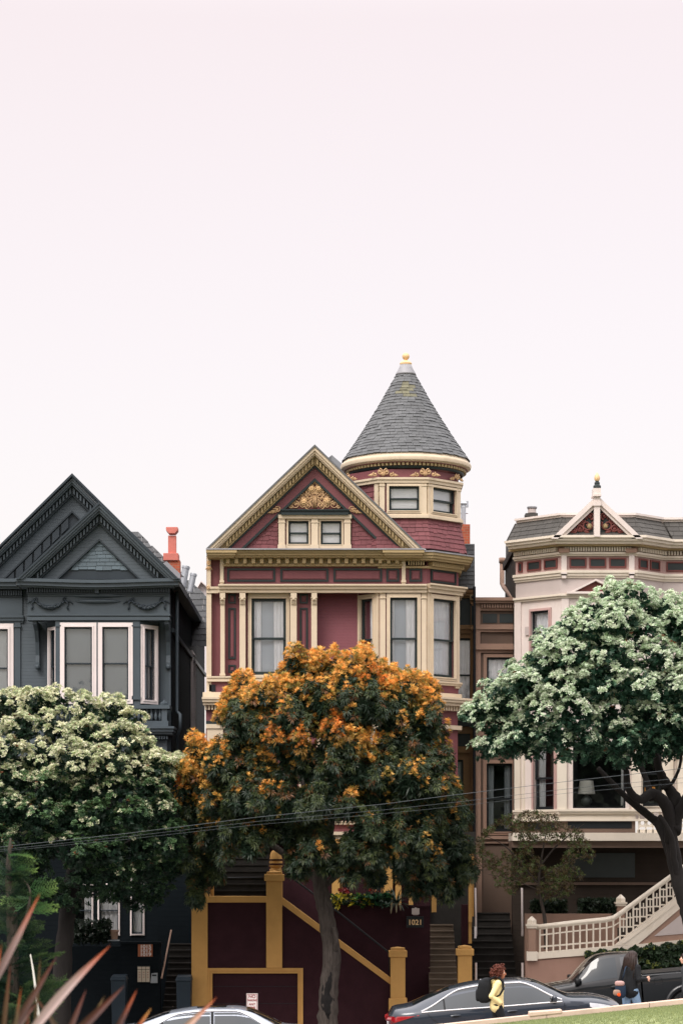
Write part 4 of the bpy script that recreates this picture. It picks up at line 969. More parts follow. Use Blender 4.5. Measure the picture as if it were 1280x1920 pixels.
# low dark wall with number plate, mail boxes ------------------------------------
LS = -3.9
wl = MB(); wl.pb(LS, 226, 1770, 300, 2000, -0.4, 0); wl.pb(LS, 224, 1767, 302, 1771, -0.45, 0.05); 
gw = wl.build('garden_wall', 'navy_siding_shaded', None); tag(gw, 'shade-darkened front wall of the blue-grey house carrying its number plate', 'wall')
wl = MB(); wl.pb(LS + 0.5, -120, 1775, 226, 2000, -0.3, 0); tag(wl.build('retaining_wall', 'navy_siding_shaded', None), 'dark low retaining wall below the windows of the blue-grey house', 'wall')
sg = thing('house_number_sign', P(272, 1783, LS), 'rust brown plate with white numbers 1015, 1017 and 1019', 'sign')
q = MB(); q.pb(LS, 258.5, 1771.5, 286, 1794.5, -0.01, 0.03); mat('rust_plate', S(150, 88, 58), 0.5, 0.08, 4.0); q.build('plate', 'rust_plate', sg)
for i, tx in enumerate(('1015', '1017', '1019')): text_mesh('lettering', tx, P(273, 1776 + i * 7.3, LS - 0.04), 0.135, 'pink_white_paint', sg, bold=0.003, sx=1.15)
mb_ = thing('mailbox', P(269, 1828, LS), 'beige panel of three mail slots under the rust number plate', 'mailbox')
mat('beige_metal', S(172, 160, 142), 0.5, 0.1, 3.0)
q = MB(); q.pb(LS, 257, 1812, 281.5, 1843, -0.01, 0.07); q.build('casing', 'iron', mb_)
for i in range(3):
    q = MB(); x0 = 258 + i * 7.8; q.pb(LS, x0, 1813.5, x0 + 7, 1818, 0.06, 0.085); q.pb(LS, x0, 1819, x0 + 7, 1842, 0.06, 0.085)
    dr = q.build('door', 'beige_metal', mb_)
    q = MB(); 
    for r_ in range(3): q.mark(); q.pb(LS, x0 + 2, 1823 + r_ * 4.5, x0 + 5, 1825 + r_ * 4.5, 0.085, 0.09)
    q.parts('name_card', 'taupe_paint', dr)
nb = MB(); nb.pp(LS, [(284, 1826), (295, 1825), (295, 1844), (282, 1844)], 0.0, 0.12); pb_ = nb.build('parcel_box', 'blind_grey'); tag(pb_, 'small pale slanted box fixed beside the mail slots', 'mailbox')
nb = MB(); nb.pb(LS, 285, 1828, 293.5, 1831, 0.1, 0.135); nb.build('slot', 'iron', pb_)
# steps of the blue-grey house + side rails
st = thing('entrance_stair', P(325, 1900, LS), 'dark wooden stair beside the blue-grey house, behind the bins', 'stairs')
q = MB(); steps(q, 302, 357, 1925, 1770, 13, LS - 0.2, LS + 3.4); q.build('stair_flight', 'stair_dark', st)
for p0, p1 in (((303, 1835), (321, 1745)), ((318, 1918), (328, 1868))):
    q = MB(); q.tube([P(*p0, LS - .15), P(*p1, LS + 1.2)], 0.025, 6); q.build('handrail', 'taupe_paint', st)
q = MB(); q.pb(LS + 3.6, 296, 1600, 362, 1990, -0.2, 0); q.build('porch_wall', 'navy_siding_shaded', st)
# ============================================================ pink-white house on the right
rh = thing('victorian_house', (U(1120), 0.5, -0.5), 'pink and ivory Victorian house with a flat mansard roof and a small pointed gable', 'house')
RY = 0.0; FR = front(RY)
RX0, RX1 = U(1051), U(1190); CS = U(1051) - U(972)       # projected width of canted sides
CLN = CS / HS
FRl = Fr((RX0 - CS, CS, 0), (HS, -HS, 0), (-HS, -HS, 0)); FRr = Fr((RX1, 0, 0), (HS, HS, 0), (HS, -HS, 0))
RXf = RX1 + U(1250) - U(1190); CS2 = RXf - RX1
FF2 = front(CS2)
def rband(mb, y0, y1, d0, d1, L=True, Fm=True, Rr_=True, T=True, ext=0.0):
    """course following canted side - front - canted side - flat wall"""
    t = math.tan(R(22.5)); z0, z1 = V(y1), V(y0)
    def run(f, n, e0a, e1a, e0b, e1b):
        q = f.pt
        mb.hexa([q(-e1a, z0, d1), q(n + e1b, z0, d1), q(n + e0b, z0, d0), q(-e0a, z0, d0), q(-e1a, z1, d1), q(n + e1b, z1, d1), q(n + e0b, z1, d0), q(-e0a, z1, d0)])
    if L: run(FRl, CLN, ext, ext, d0 * t, d1 * t)
    if Fm:
        f = Fr((RX0, 0, 0), (1, 0, 0), (0, -1, 0)); run(f, RX1 - RX0, d0 * t, d1 * t, d0 * t, d1 * t)
    if Rr_: run(FRr, CS2 / HS, d0 * t, d1 * t, -d0 * t, -d1 * t)
    if T:
        f = Fr((RXf, CS2, 0), (1, 0, 0), (0, -1, 0)); run(f, 3.0, -d0 * t, -d1 * t, 0, 0)
# main walls
fo = (U(1090), U(1150), V(1240), V(1135)); lo = (0.62, 1.3, V(1250), V(1142)); z0, z1 = V(1390), V(1030)
FRo = Fr((RX0, 0, 0), (1, 0, 0), (0, -1, 0)); W_ = RX1 - RX0
b = MB()
b.wall(FR, (RX0, RX1), (z0, V(1116)), [fo], -0.15, 0); b.wall(FRl, (0, CLN), (z0, V(1116)), [lo], -0.15, 0)
b.wall(FRr, (0, CS2 / HS), (z0, V(1116)), [], -0.15, 0); b.wall(FF2, (RXf, RXf + 3), (z0, V(1116)), [], -0.15, 0)
b.build('bay_wall', 'pink_white_paint', rh)
b = MB(); rband(b, 1082, 1118, -0.15, 0.0); b.build('upper_band', 'rose_grey_paint', rh)
b = MB(); rband(b, 1038, 1074, -0.15, 0.0); b.build('frieze', 'dusty_rose_paint', rh)
window(FR, fo, rh, casing='pink_white_paint', cw=0.12, style='full')
window(FRl, lo, rh, casing='dusty_rose_paint', cw=0.07, proud=0.05, style='full', sash='iron')
b = MB(); b.fb(FRl, 0.4, 0.55, V(1186), V(1170), 0, 0.05); b.build('vent_plate', 'rose_grey_paint', rh)
# frieze panels
pf, pi = MB(), MB()
def fpan(f, u0, u1, y0=1046, y1=1065): pf.mark(); pi.mark(); ring(pf, f, u0, u1, V(y1), V(y0), 0.045, -0.02, 0.04); pi.fb(f, u0 + 0.045, u1 - 0.045, V(y1) + 0.045, V(y0) - 0.045, -0.02, 0.012)
for x0, x1 in ((1067, 1099), (1104, 1136), (1141.5, 1173.5)): fpan(FR, U(x0), U(x1))
for u0, u1 in ((0.46, 0.98), (1.1, 1.6)): fpan(FRl, u0, u1)
for u0, u1 in ((0.16, 0.58), (0.68, 1.14)): fpan(FRr, u0, u1)
fpan(FF2, RXf + 0.1, RXf + 1.2); fpan(FF2, RXf + 1.3, RXf + 2.4)
pf.mark(); pi.mark(); ring(pf, FRl, 0.12, 0.28, V(1065), V(1046), 0.03, -0.02, 0.04); pi.fb(FRl, 0.15, 0.25, V(1062), V(1049), -0.02, 0.012)
pf.parts('panel_moulding', 'brick_red_paint', rh); pi.parts('panel_field', 'panel_green_dark', rh)
# cream courses
b = MB()
for y0, y1, d in ((1008.5, 1013, 0.62), (1013, 1018, 0.55), (1018, 1023, 0.45)): rband(b, y0, y1, -0.3, d, ext=-0.1)
for y0, y1, d in ((1036, 1040, 0.14), (1040, 1043, 0.08), (1070, 1075, 0.14), (1075, 1080, 0.1), (1080, 1084, 0.05), (1114, 1118, 0.13), (1118, 1122, 0.07)): rband(b, y0, y1, -0.1, d)
b.build('cornice', 'ivory_paint', rh)
b = MB(); rband(b, 1023, 1026, -0.2, 0.3, ext=0.02); b.build('cornice_soffit', 'olive_gold_paint', rh)
b = MB(); rband(b, 1026, 1036, -0.1, 0.06); b.build('dentil_ground', 'taupe_paint', rh)
b = MB()
n = 26
for i in range(n): u = 0.1 + i * (W_ - 0.2) / n; b.fb(FRo, u, u + 0.045, V(1034.5), V(1027), 0, 0.17)
for i in range(23): u = 0.06 + i * (CLN - 0.1) / 23; b.fb(FRl, u, u + 0.045, V(1034.5), V(1027), 0, 0.17)
for i in range(15): u = 0.06 + i * (CS2 / HS - 0.1) / 15; b.fb(FRr, u, u + 0.045, V(1034.5), V(1027), 0, 0.17)
for i in range(30): u = RXf + 0.06 + i * 0.085; b.fb(FF2, u, u + 0.045, V(1034.5), V(1027), 0, 0.17)
b.build('dentil_course', 'ivory_paint', rh)
b = MB()
for x0, x1 in ((1052, 1062), (1179, 1189)):
    b.mark(); b.pb(RY, x0, 1036, x1, 1079, 0, 0.1); b.pb(RY, x0 + 1, 1079, x1 - 1, 1084, 0, 0.14); b.pb(RY, x0 - 0.5, 1072, x1 + 0.5, 1076, 0, 0.18)
for x0, x1 in ((1052, 1066), (1174, 1189)): b.mark(); b.pb(RY, x0, 1122, x1, 1399, -0.1, 0.05)
b.mark(); b.fb(FRl, 0.0, 0.24, z0, V(1118), -0.1, 0.06); b.parts('pilaster', 'pink_white_paint', rh)
b = MB()
for x0, x1 in ((1048, 1067), (1173, 1193)): b.mark(); b.pb(RY, x0, 1028, x1, 1036, 0, 0.22)
b.parts('capital', 'taupe_paint', rh)
# window hood
b = MB(); chev2(b, RY, 1117, 1085, 1110, 0.5, 0.5, 0, 4, 0, 0.22); b.pb(RY, 1062, 1109, 1172, 1113, 0, 0.24); b.build('window_hood', 'pink_white_paint', rh)
b = MB(); b.pp(RY, [(1117, 1088), (1076, 1109), (1158, 1109)], 0, 0.08); b.build('hood_field', 'brick_red_paint', rh)
# mansard + top curb
b = MB(); zt, zb = V(966), V(1009)
lean = 0.35
for f, n, ea, eb in ((FRl, CLN, -0.12, 0.24), (FRo, W_, 0.24, 0.24), (FRr, CS2 / HS, 0.24, -0.24), (Fr((RXf, CS2, 0), (1, 0, 0), (0, -1, 0)), 3.0, -0.24, 0)):
    e = lambda z, ea=ea, eb=eb, n=n: (-ea * (1 - (z - zb) / (zt - zb)) * 1.0, n + eb * (1 - (z - zb) / (zt - zb)))
    shingles(b, f, 0, n, zb, zt, 0.15, 0.3, -0.1, 0.9, e, jag=0.08)
b.build('mansard_roof', 'dark_shingle', rh)
b = MB(); t_ = math.tan(R(22.5))
for f, n, ea, eb in ((FRl, CLN, -.12, .24), (FRo, W_, .24, .24), (FRr, CS2 / HS, .24, -.24), (Fr((RXf, CS2, 0), (1, 0, 0), (0, -1, 0)), 3.0, -.24, 0)):
    q = f.pt; b.add([q(-ea, zb, 0.48), q(n + eb, zb, 0.48), q(n, zt, -0.12), q(0, zt, -0.12)], [(0, 1, 2, 3)])
b.build('mansard_deck', 'dark_shingle', rh)
b = MB(); rband(b, 962, 966, -0.4, 0.06, ext=0.0); rband(b, 966, 970, -0.4, -0.02); b.build('roof_curb', 'pink_white_paint', rh)
b = MB(); b.fb(FR, RX0 - CS, RXf + 3, V(1028), V(968), -5.5, -CS - 0.3); b.build('roof_mass', 'dark_shingle', rh)
# front gable
b = MB(); gax, gay, gby = 1119, 928, 1010.0; sg_ = (gby - gay) / 86.0
for v0, v1, d in ((0, 12, 0.62), (12, 20, 0.55)): chev2(b, RY, gax, gay, gby, sg_, sg_, v0, v1, -0.2, d)
b.pb(RY, gax - 7, 940, gax + 7, 948, 0.4, 0.7); b.pb(RY, gax - 5.5, 930, gax + 5.5, 1006, 0.3, 0.66); b.pb(RY, gax - 8, 926, gax + 8, 930, 0.2, 0.74); b.pb(RY, gax - 7, 915, gax + 7, 926, 0.25, 0.7)
b.pb(RY, 1036, 1003, 1202, 1008.4, -0.1, 0.5); b.build('front_gable', 'pink_white_paint', rh)
b = MB(); b.pp(RY, [(gax, gay + 18), (gax - 66, 1004), (gax + 66, 1004)], 0.0, 0.4); b.build('gable_field', 'panel_green_dark', rh)
b = MB(); fg = front(RY - 0.4)
for s_ in (-1, 1):
    b.mark()
    for dx, y, r, a, dr in ((19, 985, .17, 1, 1), (33, 992, .11, 2, -1), (43, 996, .07, 0, 1), (13, 968, .11, 3, -1), (28, 978, .08, 1, 1)):
        scroll(b, fg, U(gax + s_ * dx, -.4), V(y, -.4), r, 1.4, R(90) + s_ * a, s_ * dr, 0.05, 0.028)
    for dx, y, a, L_ in ((24, 996, 10, .34), (30, 985, 50, .2), (12, 975, 80, .26), (18, 975, 60, .24), (38, 997, 8, .3), (14, 999, 20, .24), (25, 990, 30, .3), (10, 990, 100, .2)):
        leafblade(b, fg, U(gax + s_ * dx, -.4), V(y, -.4), R(a if s_ < 0 else 180 - a) if False else R((180 - a) if s_ < 0 else a), L_, 0.06, 0.03)
b.parts('gable_relief', 'brick_red_paint', rh, smooth=True)
for s_ in (-1, 1):
    b = MB(); flower(b, fg, U(gax + s_ * 15, -.4), V(987, -.4), 0.06, 0.09, 7); b.build('rosette', 'olive_gold_paint', rh, smooth=True)
b = MB(); zf = lambda y: V(y, -0.45)
b.lathe((U(gax, -.45), -0.45, 0), [(0.11, zf(915)), (0.11, zf(911)), (0.075, zf(909)), (0.08, zf(905)), (0.05, zf(903)), (0.06, zf(900))], 16); fi = b.build('finial', 'panel_green_dark', rh, smooth=True, angle=40)
b = MB(); b.lathe((U(gax, -.45), -0.45, 0), [(0.03, zf(904)), (0.075, zf(900)), (0.085, zf(896)), (0.06, zf(891)), (0.01, zf(886))], 16); b.build('flame', 'gold_leaf', fi, smooth=True)
# chimney pot on the left
b = MB(); b.pb(3.0, 985, 962, 1008, 968, -0.5, 0); pot = b.build('chimney', 'dark_shingle', rh)
b = MB(); b.lathe((U(997, 3.2), 3.2, 0), [(0.13, V(962, 3.2)), (0.12, V(955, 3.2)), (0.14, V(954, 3.2))], 16); b.build('pot', 'rose_grey_paint', pot, smooth=True, angle=40)
b = MB(); b.lathe((U(997, 3.2), 3.2, 0), [(0.14, V(954, 3.2)), (0.15, V(953, 3.2)), (0.15, V(950.5, 3.2)), (0.1, V(949.5, 3.2))], 16); b.build('cowl', 'lead', pot, smooth=True, angle=40)
# left side wall
b = MB(); FSw = Fr((RX0 - CS, CS, 0), (0, 1, 0), (-1, 0, 0)); b.fb(FSw, 0, 4.6, -1.2, V(1010), -0.2, 0.0); b.fb(FSw, -0.02, 4.6, V(1024), V(1010), 0, 0.08); b.build('side_wall', 'dark_brown_wall', rh)
b = MB(); YD = CS + 0.9
b.tube([P(941, 1050, YD + 4), P(941, 1095, YD + 4), P(945, 1102, YD + 3.6), P(966, 1128, YD), P(967, 1140, YD), P(967, 1500, YD)], 0.075, 10); b.tube([P(941, 1046, YD + 4), P(941, 1056, YD + 4)], 0.1, 10)
b.build('downspout', 'taupe_paint', rh, smooth=True)
b = MB(); b.tube([P(889, 1100, 2.05), P(889, 1990, 2.05)], 0.04, 8); b.build('drain_pipe', 'iron', rh)
# recessed connecting wing
GY = 2.3; FG = front(GY)
go1 = (U(912, GY), U(960, GY), V(1335, GY), V(1233, GY)); go2 = (U(911.5, GY), U(960, GY), V(1560, GY), V(1432, GY))
b = MB(); b.wall(FG, (U(890, GY), U(985, GY)), (-0.6, V(1121, GY)), [go1, go2], -0.2, 0); wg = b.build('wing_wall', 'brown_paint', rh)
b = MB()
for y0, y1, d in ((1120, 1126, 0.34), (1126, 1131, 0.26), (1140, 1145, 0.1), (1171, 1175, 0.1), (1175, 1180, 0.16), (1180, 1185, 0.1), (1207, 1211, 0.14), (1211, 1218, 0.2), (1218, 1224, 0.1), (1372, 1380, 0.18), (1380, 1392, 0.1), (1568, 1574, 0.16), (1574, 1582, 0.08)): b.pb(GY, 891, y0, 970, y1, -0.05, d)
b.pb(GY, 891, 1120, 900, 1208, -0.05, 0.12); b.pb(GY, 891, 1224, 901, 1372, -0.05, 0.1); b.pb(GY, 891, 1392, 901, 1568, -0.05, 0.1); b.pb(GY, 891, 1582, 903, 1712, -0.05, 0.1)
for i in range(14): b.pb(GY, 902 + i * 4.9, 1133, 905 + i * 4.9, 1139.5, 0, 0.2)
b.build('wing_trim', 'taupe_paint', rh)
b = MB(); 
for x0, x1 in ((904.5, 931.5), (936, 963)): b.mark(); b.pb(GY, x0, 1151, x1, 1168, -0.02, 0.02)
b.parts('wing_panel', 'panel_green_dark', rh)
window(FG, go1, rh, casing='taupe_paint', cw=0.1, style='full', sash='iron')
window(FG, go2, rh, casing='taupe_paint', cw=0.1, style='pair', cl=0.3, cr=0.3, cloth='blind_grey', room='room_dark', sash='iron', pane='window_glass')
# lower bay
lz0, lz1 = V(1535), V(1390)
wf = (U(1073), U(1172), V(1516), V(1392)); wl_ = (CLN * 0.42, CLN * 0.88, V(1518), V(1394))
b = MB(); b.wall(FR, (RX0, RX1), (lz0, lz1), [(wf[0], wf[1], wf[2], lz1)], -0.15, 0); b.wall(FRl, (0, CLN), (lz0, lz1), [(wl_[0], wl_[1], wl_[2], lz1)], -0.15, 0)
b.wall(FF2, (RXf - 1.2, RXf + 3), (lz0, lz1 - .005), [(U(1204, CS2), U(1240, CS2), V(1512, CS2), V(1385, CS2))], -0.15, 0)
b.build('lower_bay_wall', 'pink_white_paint', rh)
window(FR, wf, rh, casing='pink_white_paint', cw=0.1, style='right', cr=0.07, sash='iron', sw=0.06, room='room_dark', depth=1.6, pane='window_glass_dim', meet=0.999)
window(FRl, wl_, rh, casing='dusty_rose_paint', cw=0.08, proud=0.05, style='left', cl=0.4, cloth='blind_cloth', sash='iron', room='room_dark', pane='window_glass_dim', depth=0.7)
window(FF2, (U(1204, CS2), U(1240, CS2), V(1512, CS2), V(1385, CS2)), rh, casing='ivory_paint', cw=0.1, style=None, room='room_dark', pane='window_glass_dim', sash='iron')
b = MB()
b.fb(FRl, 0.0, 0.22, lz0, lz1 + .3, -0.1, 0.06); b.mark(); b.fb(FRl, 0.28, 0.36, lz0 + .25, lz1 + .3, 0, 0.03); b.mark(); b.pb(RY, 1044, 1400, 1062, 1528, -0.1, 0.07); b.mark(); b.pb(RY, 1184, 1400, 1202, 1528, -0.3, 0.07); b.mark(); b.pb(CS2, 1242, 1385, 1262, 1530, -0.1, 0.1); b.mark(); b.pb(CS2, 1270, 1385, 1300, 1530, -0.1, 0.3)
b.pb(CS2, 1268, 1412, 1300, 1420, -0.1, 0.4); b.parts('porch_column', 'ivory_paint', rh)
b = MB()
for y0, y1, d in ((1518, 1522, 0.14), (1522, 1526, 0.1), (1526, 1536, 0.03), (1536, 1540, 0.1)): rband(b, y0, y1, -0.2, d, Rr_=False, T=False)
b.pb(RY, 1190, 1518, 1300, 1523, -0.4, 0.12); b.pb(RY, 1190, 1536, 1300, 1540, -0.2, 0.08); b.pb(RY, 960, 1562, 1300, 1577, -1.2, 0.42); b.build('porch_sill', 'ivory_paint', rh)
b = MB(); rband(b, 1540, 1562, -0.2, 0.02, Rr_=False, T=False); b.build('apron', 'brown_paint', rh)
b = MB(); b.pb(RY, 1064, 1541, 1184, 1554, 0, 0.03); b.mark(); b.fb(FRl, 0.35, 1.5, V(1557), V(1543), 0, 0.03); b.parts('apron_panel', 'iron', rh)
# pierced railing : posts, rails and boards with round holes
b = MB()
for i in range(8):
    x0 = 1196.5 + i * 13.0
    b.pb(RY, x0, 1523, x0 + 2.4, 1562, -0.03, 0.03)
for i in range(8):
    cxp, cyp = U(1204 + i * 13.0), V(1543.5); hw, hh, r = 0.085, 0.085, 0.06
    n = 16; vo = []; vi = []
    for k in range(n):
        a = 2 * math.pi * k / n; c_, s_ = math.cos(a), math.sin(a); m_ = 1 / max(abs(c_), abs(s_))
        vo.append((cxp + hw * c_ * m_, cyp + hh * s_ * m_)); vi.append((cxp + r * c_, cyp + r * s_))
    for d_ in (0.025, -0.025):
        b.add([FR.pt(u, z, d_) for u, z in vo + vi], [(k, (k + 1) % n, n + (k + 1) % n, n + k) for k in range(n)])
    b.add([FR.pt(u, z, 0.025) for u, z in vi] + [FR.pt(u, z, -0.025) for u, z in vi], [(k, (k + 1) % n, n + (k + 1) % n, n + k) for k in range(n)])
    b.pb(RY, 1199 + i * 13, 1549.5, 1209.5 + i * 13, 1551.5, -0.02, 0.02)
b.pb(RY, 1194, 1556, 1300, 1562, -0.03, 0.03); b.build('porch_railing', 'ivory_paint', rh)
b = MB(); b.pb(RY, 960, 1577, 1300, 1590, -1.2, 0.3); b.build('porch_fascia', 'brown_paint', rh)
b = MB(); b.pb(0.8, 960, 1588, 1320, 1990, -0.3, 0); b.build('basement_wall', 'dark_brown_wall', rh)
b = MB(); b.pb(0.8, 1064, 1600, 1190, 1646, 0, 0.04); b.build('basement_window', 'panel_green_dark', rh)
b = MB(); b.pb(0.8, 960, 1655, 1300, 1660, 0, 0.1); b.build('basement_band', 'brown_paint', rh)
# lamps standing inside the lower windows
def table_lamp(px, py, Y, s, shade, base, label, name='table_lamp'):
    t = thing(name, P(px, py, Y), label, 'lamp')
    c = P(px, py, Y)
    m = MB(); m.lathe(c, [(0.09 * s, 0), (0.1 * s, 0.02 * s), (0.17 * s, 0.1 * s), (0.17 * s, 0.2 * s), (0.08 * s, 0.3 * s), (0.03 * s, 0.33 * s), (0.03 * s, 0.4 * s)], 20); m.build('base', base, t, smooth=True)
    m = MB(); m.lathe(c, [(0.26 * s, 0.36 * s), (0.2 * s, 0.75 * s)], 24, cap=False); m.build('lamp_shade', shade, t, smooth=True)
table_lamp(1099, 1512, 0.45, 0.98, 'lamp_cloth', 'ceramic_grey', 'white shaded table lamp with a grey base behind the big lower window')
table_lamp(1218, 1512, CS2 + 0.45, 0.75, 'lamp_amber', 'ceramic_grey', 'amber shaded table lamp behind the porch window on the right')
# ---- dark stairs between the two houses
ds = thing('entrance_stair', P(938, 1900, -4), 'wide dark stair between the maroon and the pink-white house', 'stairs')
b = MB(); steps(b, 894, 981, 1960, 1712, 19, -4.4, 1.2); b.build('stair_flight', 'stair_dark', ds)
for x, y0, y1 in ((892, 1840, 1806), (979, 1840, 1806)):
    b = MB(); b.tube([P(x, y0, -4.5), P(x, y1, -4.5)], 0.03, 8); b.mark(); b.tube([P(x, y1 - 50, -1.5), P(x - 1, y1 - 140, -1)], 0.03, 8); b.parts('handrail', 'rose_grey_paint', ds)
b = MB(); b.pb(-3.4, 889, 1738, 893, 1760, 0, 0.05); b.build('notice_plate', 'pale_render', ds)
# ---- balustraded ramp wall
WYR = -4.4; SLP = -0.083
def rz(x, y): return y + (x - 988) * SLP
bw = thing('garden_wall', P(1100, 1900, WYR), 'clay coloured wall topped by an ivory railing that climbs to the right', 'wall')
b = MB(); walls(b, WYR, [(985, 1804), (1330, 1770), (1330, 2000), (985, 2000)], 0.3); b.build('wall', 'clay_stucco', bw)
b = MB(); walls(b, WYR - 0.05, [(1006, 1787), (1210, 1770), (1330, 1757), (1330, 1772), (1210, 1784), (1006, 1799)], 0.38)
walls(b, WYR - 0.03, [(1152, 1774), (1270, 1681), (1330, 1634), (1330, 1657), (1196, 1771)], 0.3); 
b.build('coping', 'ivory_paint', bw)
b = MB(); walls(b, WYR - 0.05, [(1166, 1770), (1275, 1686), (1330, 1642), (1330, 1646), (1275, 1690), (1171, 1770)], 0.34); b.build('stringer_moulding', 'ivory_paint', bw)
b = MB(); walls(b, WYR + 0.02, [(1190, 1772), (1330, 1660), (1330, 1759)], 0.2); b.build('stringer_panel', 'taupe_paint', bw)
b = MB(); walls(b, WYR - 0.0, [(1226, 1756), (1276, 1716), (1330, 1672), (1330, 1748), (1276, 1752)], 0.2); b.build('panel_field', 'rose_grey_paint', bw)
rail = [(1003, 1740), (1070, 1732), (1135, 1725.5), (1150, 1722), (1162, 1714), (1200, 1686), (1258, 1644), (1330, 1590)]
b = MB()
for dz, r in ((0, 0.055), (0.035, 0.04), (-0.035, 0.04)): b.tube([P(x, y, WYR + .08) + Vector((0, 0, dz)) for x, y in rail], r, 8)
b.build('handrail', 'ivory_paint', bw, smooth=True)
def rail_y(x):
    for (a, ya), (c_, yc) in zip(rail, rail[1:]):
        if a <= x <= c_: return ya + (yc - ya) * (x - a) / (c_ - a)
    return rail[-1][1]
def base_y(x): return 1787 - (x - 1006) * 0.083 if x < 1152 else 1774 - (x - 1152) * 0.788
b = MB(); x = 1012; k = 0
while x < 1325:
    yt, yb = rail_y(x), base_y(x) + 3
    b.pb(WYR + .1, x - 1.5, yt, x + 1.5, yb, 0, 0.05)
    if x < 1150:
        b.pp(WYR + .1, [(x, yt + 14), (x + 12.5, rail_y(x + 12.5) + 14), (x + 12.5, rail_y(x + 12.5) + 16.5), (x, yt + 16.5)], 0.005, 0.045)
        b.pp(WYR + .1, [(x, yb - 15), (x + 12.5, base_y(x + 12.5) - 12), (x + 12.5, base_y(x + 12.5) - 9), (x, yb - 12)], 0.005, 0.045)
    else:
        for f_ in ((0.3, 0.62, 0.85) if k % 2 else (0.18, 0.45, 0.75)):
            y_ = yt + (yb - yt) * f_; b.pb(WYR + .1, x, y_ - 1.3, x + 12.5, y_ + 1.3, 0.005, 0.045)
        b.pb(WYR + .1, x + 5.5, yt + (yb - yt) * 0.1 + 2, x + 7.5, yt + (yb - yt) * 0.62, 0.01, 0.04)
    x += 12.5; k += 1
b.build('fretwork', 'ivory_paint', bw)
def cpost(x0, x1, ytop, ybot, Y, base=None):
    m = MB(); xa, xb = U(x0, Y), U(x1, Y); c = (xa + xb) / 2; w = xb - xa; cy = Y + w / 2; zt, zb = V(ytop, Y), V(ybot, Y)
    m.box((c, cy, (zt - 0.32 + zb) / 2), (w, w, zt - 0.32 - zb)); 
    for s_ in (-1, 1): m.box((c + s_ * w * 0.3, cy - w / 2, (zt - 0.4 + zb) / 2), (w * 0.16, 0.03, zt - 0.5 - zb))
    p = m.build('post', 'taupe_paint', bw)
    m = MB(); m.box((c, cy, zt - 0.29), (w * 1.35, w * 1.35, 0.06)); m.box((c, cy, zt - 0.235), (w * 1.6, w * 1.6, 0.05)); 
    m.lathe((c, cy, zt - 0.21), [(w * 0.62, 0), (w * 0.62, 0.1), (w * 0.5, 0.13), (0.02, 0.21)], 4); m.build('cap', 'ivory_paint', p)
    if base: m = MB(); m.box((c, cy, (V(base, Y) + zb) / 2), (w * 1.4, w * 1.4, V(base, Y) - zb)); m.build('base', 'ivory_paint', p)
cpost(990, 1004, 1719, 1802, WYR - .1, 1785); cpost(1157, 1171, 1678, 1740, WYR + 1.6)
# planting bed wall behind the railing
q = MB(); walls(q, WYR + 2.2, [(984, 1714), (1157, 1714), (1157, 1990), (984, 1990)], 0.3); tag(q.build('retaining_wall', 'taupe_paint', None), 'brownish low wall of the shaded bed under the pink-white house', 'wall')
# ============================================================ ground, street, lawn
mat('asphalt', S(72, 74, 76), 0.9, 0.15, 2.0, bump=0.2, bscale=120)
mat('concrete', S(150, 146, 140), 0.9, 0.1, 1.0, bump=0.15, bscale=60, dirt=0.3, dirtcol=S(110, 105, 98))
mat('earth', S(74, 66, 54), 0.95, 0.2, 0.6)
mat('stone_cap', S(200, 178, 162), 0.85, 0.12, 2.0, bump=0.25, bscale=40, dirt=0.4, dirtcol=S(150, 125, 105))
mat('turf', S(136, 146, 102), 0.95, 0.12, 1.2, bump=0.3, bscale=80, dirt=0.35, dirtcol=S(146, 142, 96))
def sheet(name, m, x0, x1, ys, zf, nx=40, kind='structure'):
    mb = MB(); k = 0; xs = [x0 + (x1 - x0) * i / nx for i in range(nx + 1)]
    for y in ys:
        for x in xs: mb.v.append((x, y, zf(x, y)))
    n = nx + 1
    for j in range(len(ys) - 1):
        for i in range(nx): mb.f.append((j * n + i, j * n + i + 1, (j + 1) * n + i + 1, (j + 1) * n + i))
    return struct(mb.build(name, m), kind)
def lin(a, b, n): return [a + (b - a) * i / n for i in range(n + 1)]
WALLY = -22.5
sheet('ground', 'earth', -1500, 1500, [-1500, -120] + lin(-90, 40, 26) + [120, 2500], lambda x, y: gz(x, max(-60, min(y, 0))) - 0.9 if -24 < y < 1 else (-4.0 if y >= 1 else -1.5), 150)
sheet('street', 'asphalt', -60, 60, lin(-20.1, -8.5, 4), lambda x, y: gz(x, y), 80)
sheet('pavement', 'concrete', -60, 60, lin(-22.42, -20.25, 2), lambda x, y: gz(x, y) + 0.13, 80)
sheet('pavement', 'concrete', -60, 60, lin(-8.35, -3.4, 3), lambda x, y: gz(x, y) + 0.13, 80)
def kerb(y0, y1):
    mb = MB()
    for i in range(40):
        xa, xb = -60 + i * 3.0, -60 + (i + 1) * 3.0 - 0.02
        mb.hexa([(xa, y0, gz(xa, y0) - .2), (xb, y0, gz(xb, y0) - .2), (xb, y1, gz(xb, y1) - .2), (xa, y1, gz(xa, y1) - .2),
                 (xa, y0, gz(xa, y0) + .135), (xb, y0, gz(xb, y0) + .135), (xb, y1, gz(xb, y1) + .135), (xa, y1, gz(xa, y1) + .135)])
    return struct(mb.build('kerb', 'concrete'))
kerb(-20.25, -20.1); kerb(-8.5, -8.35)
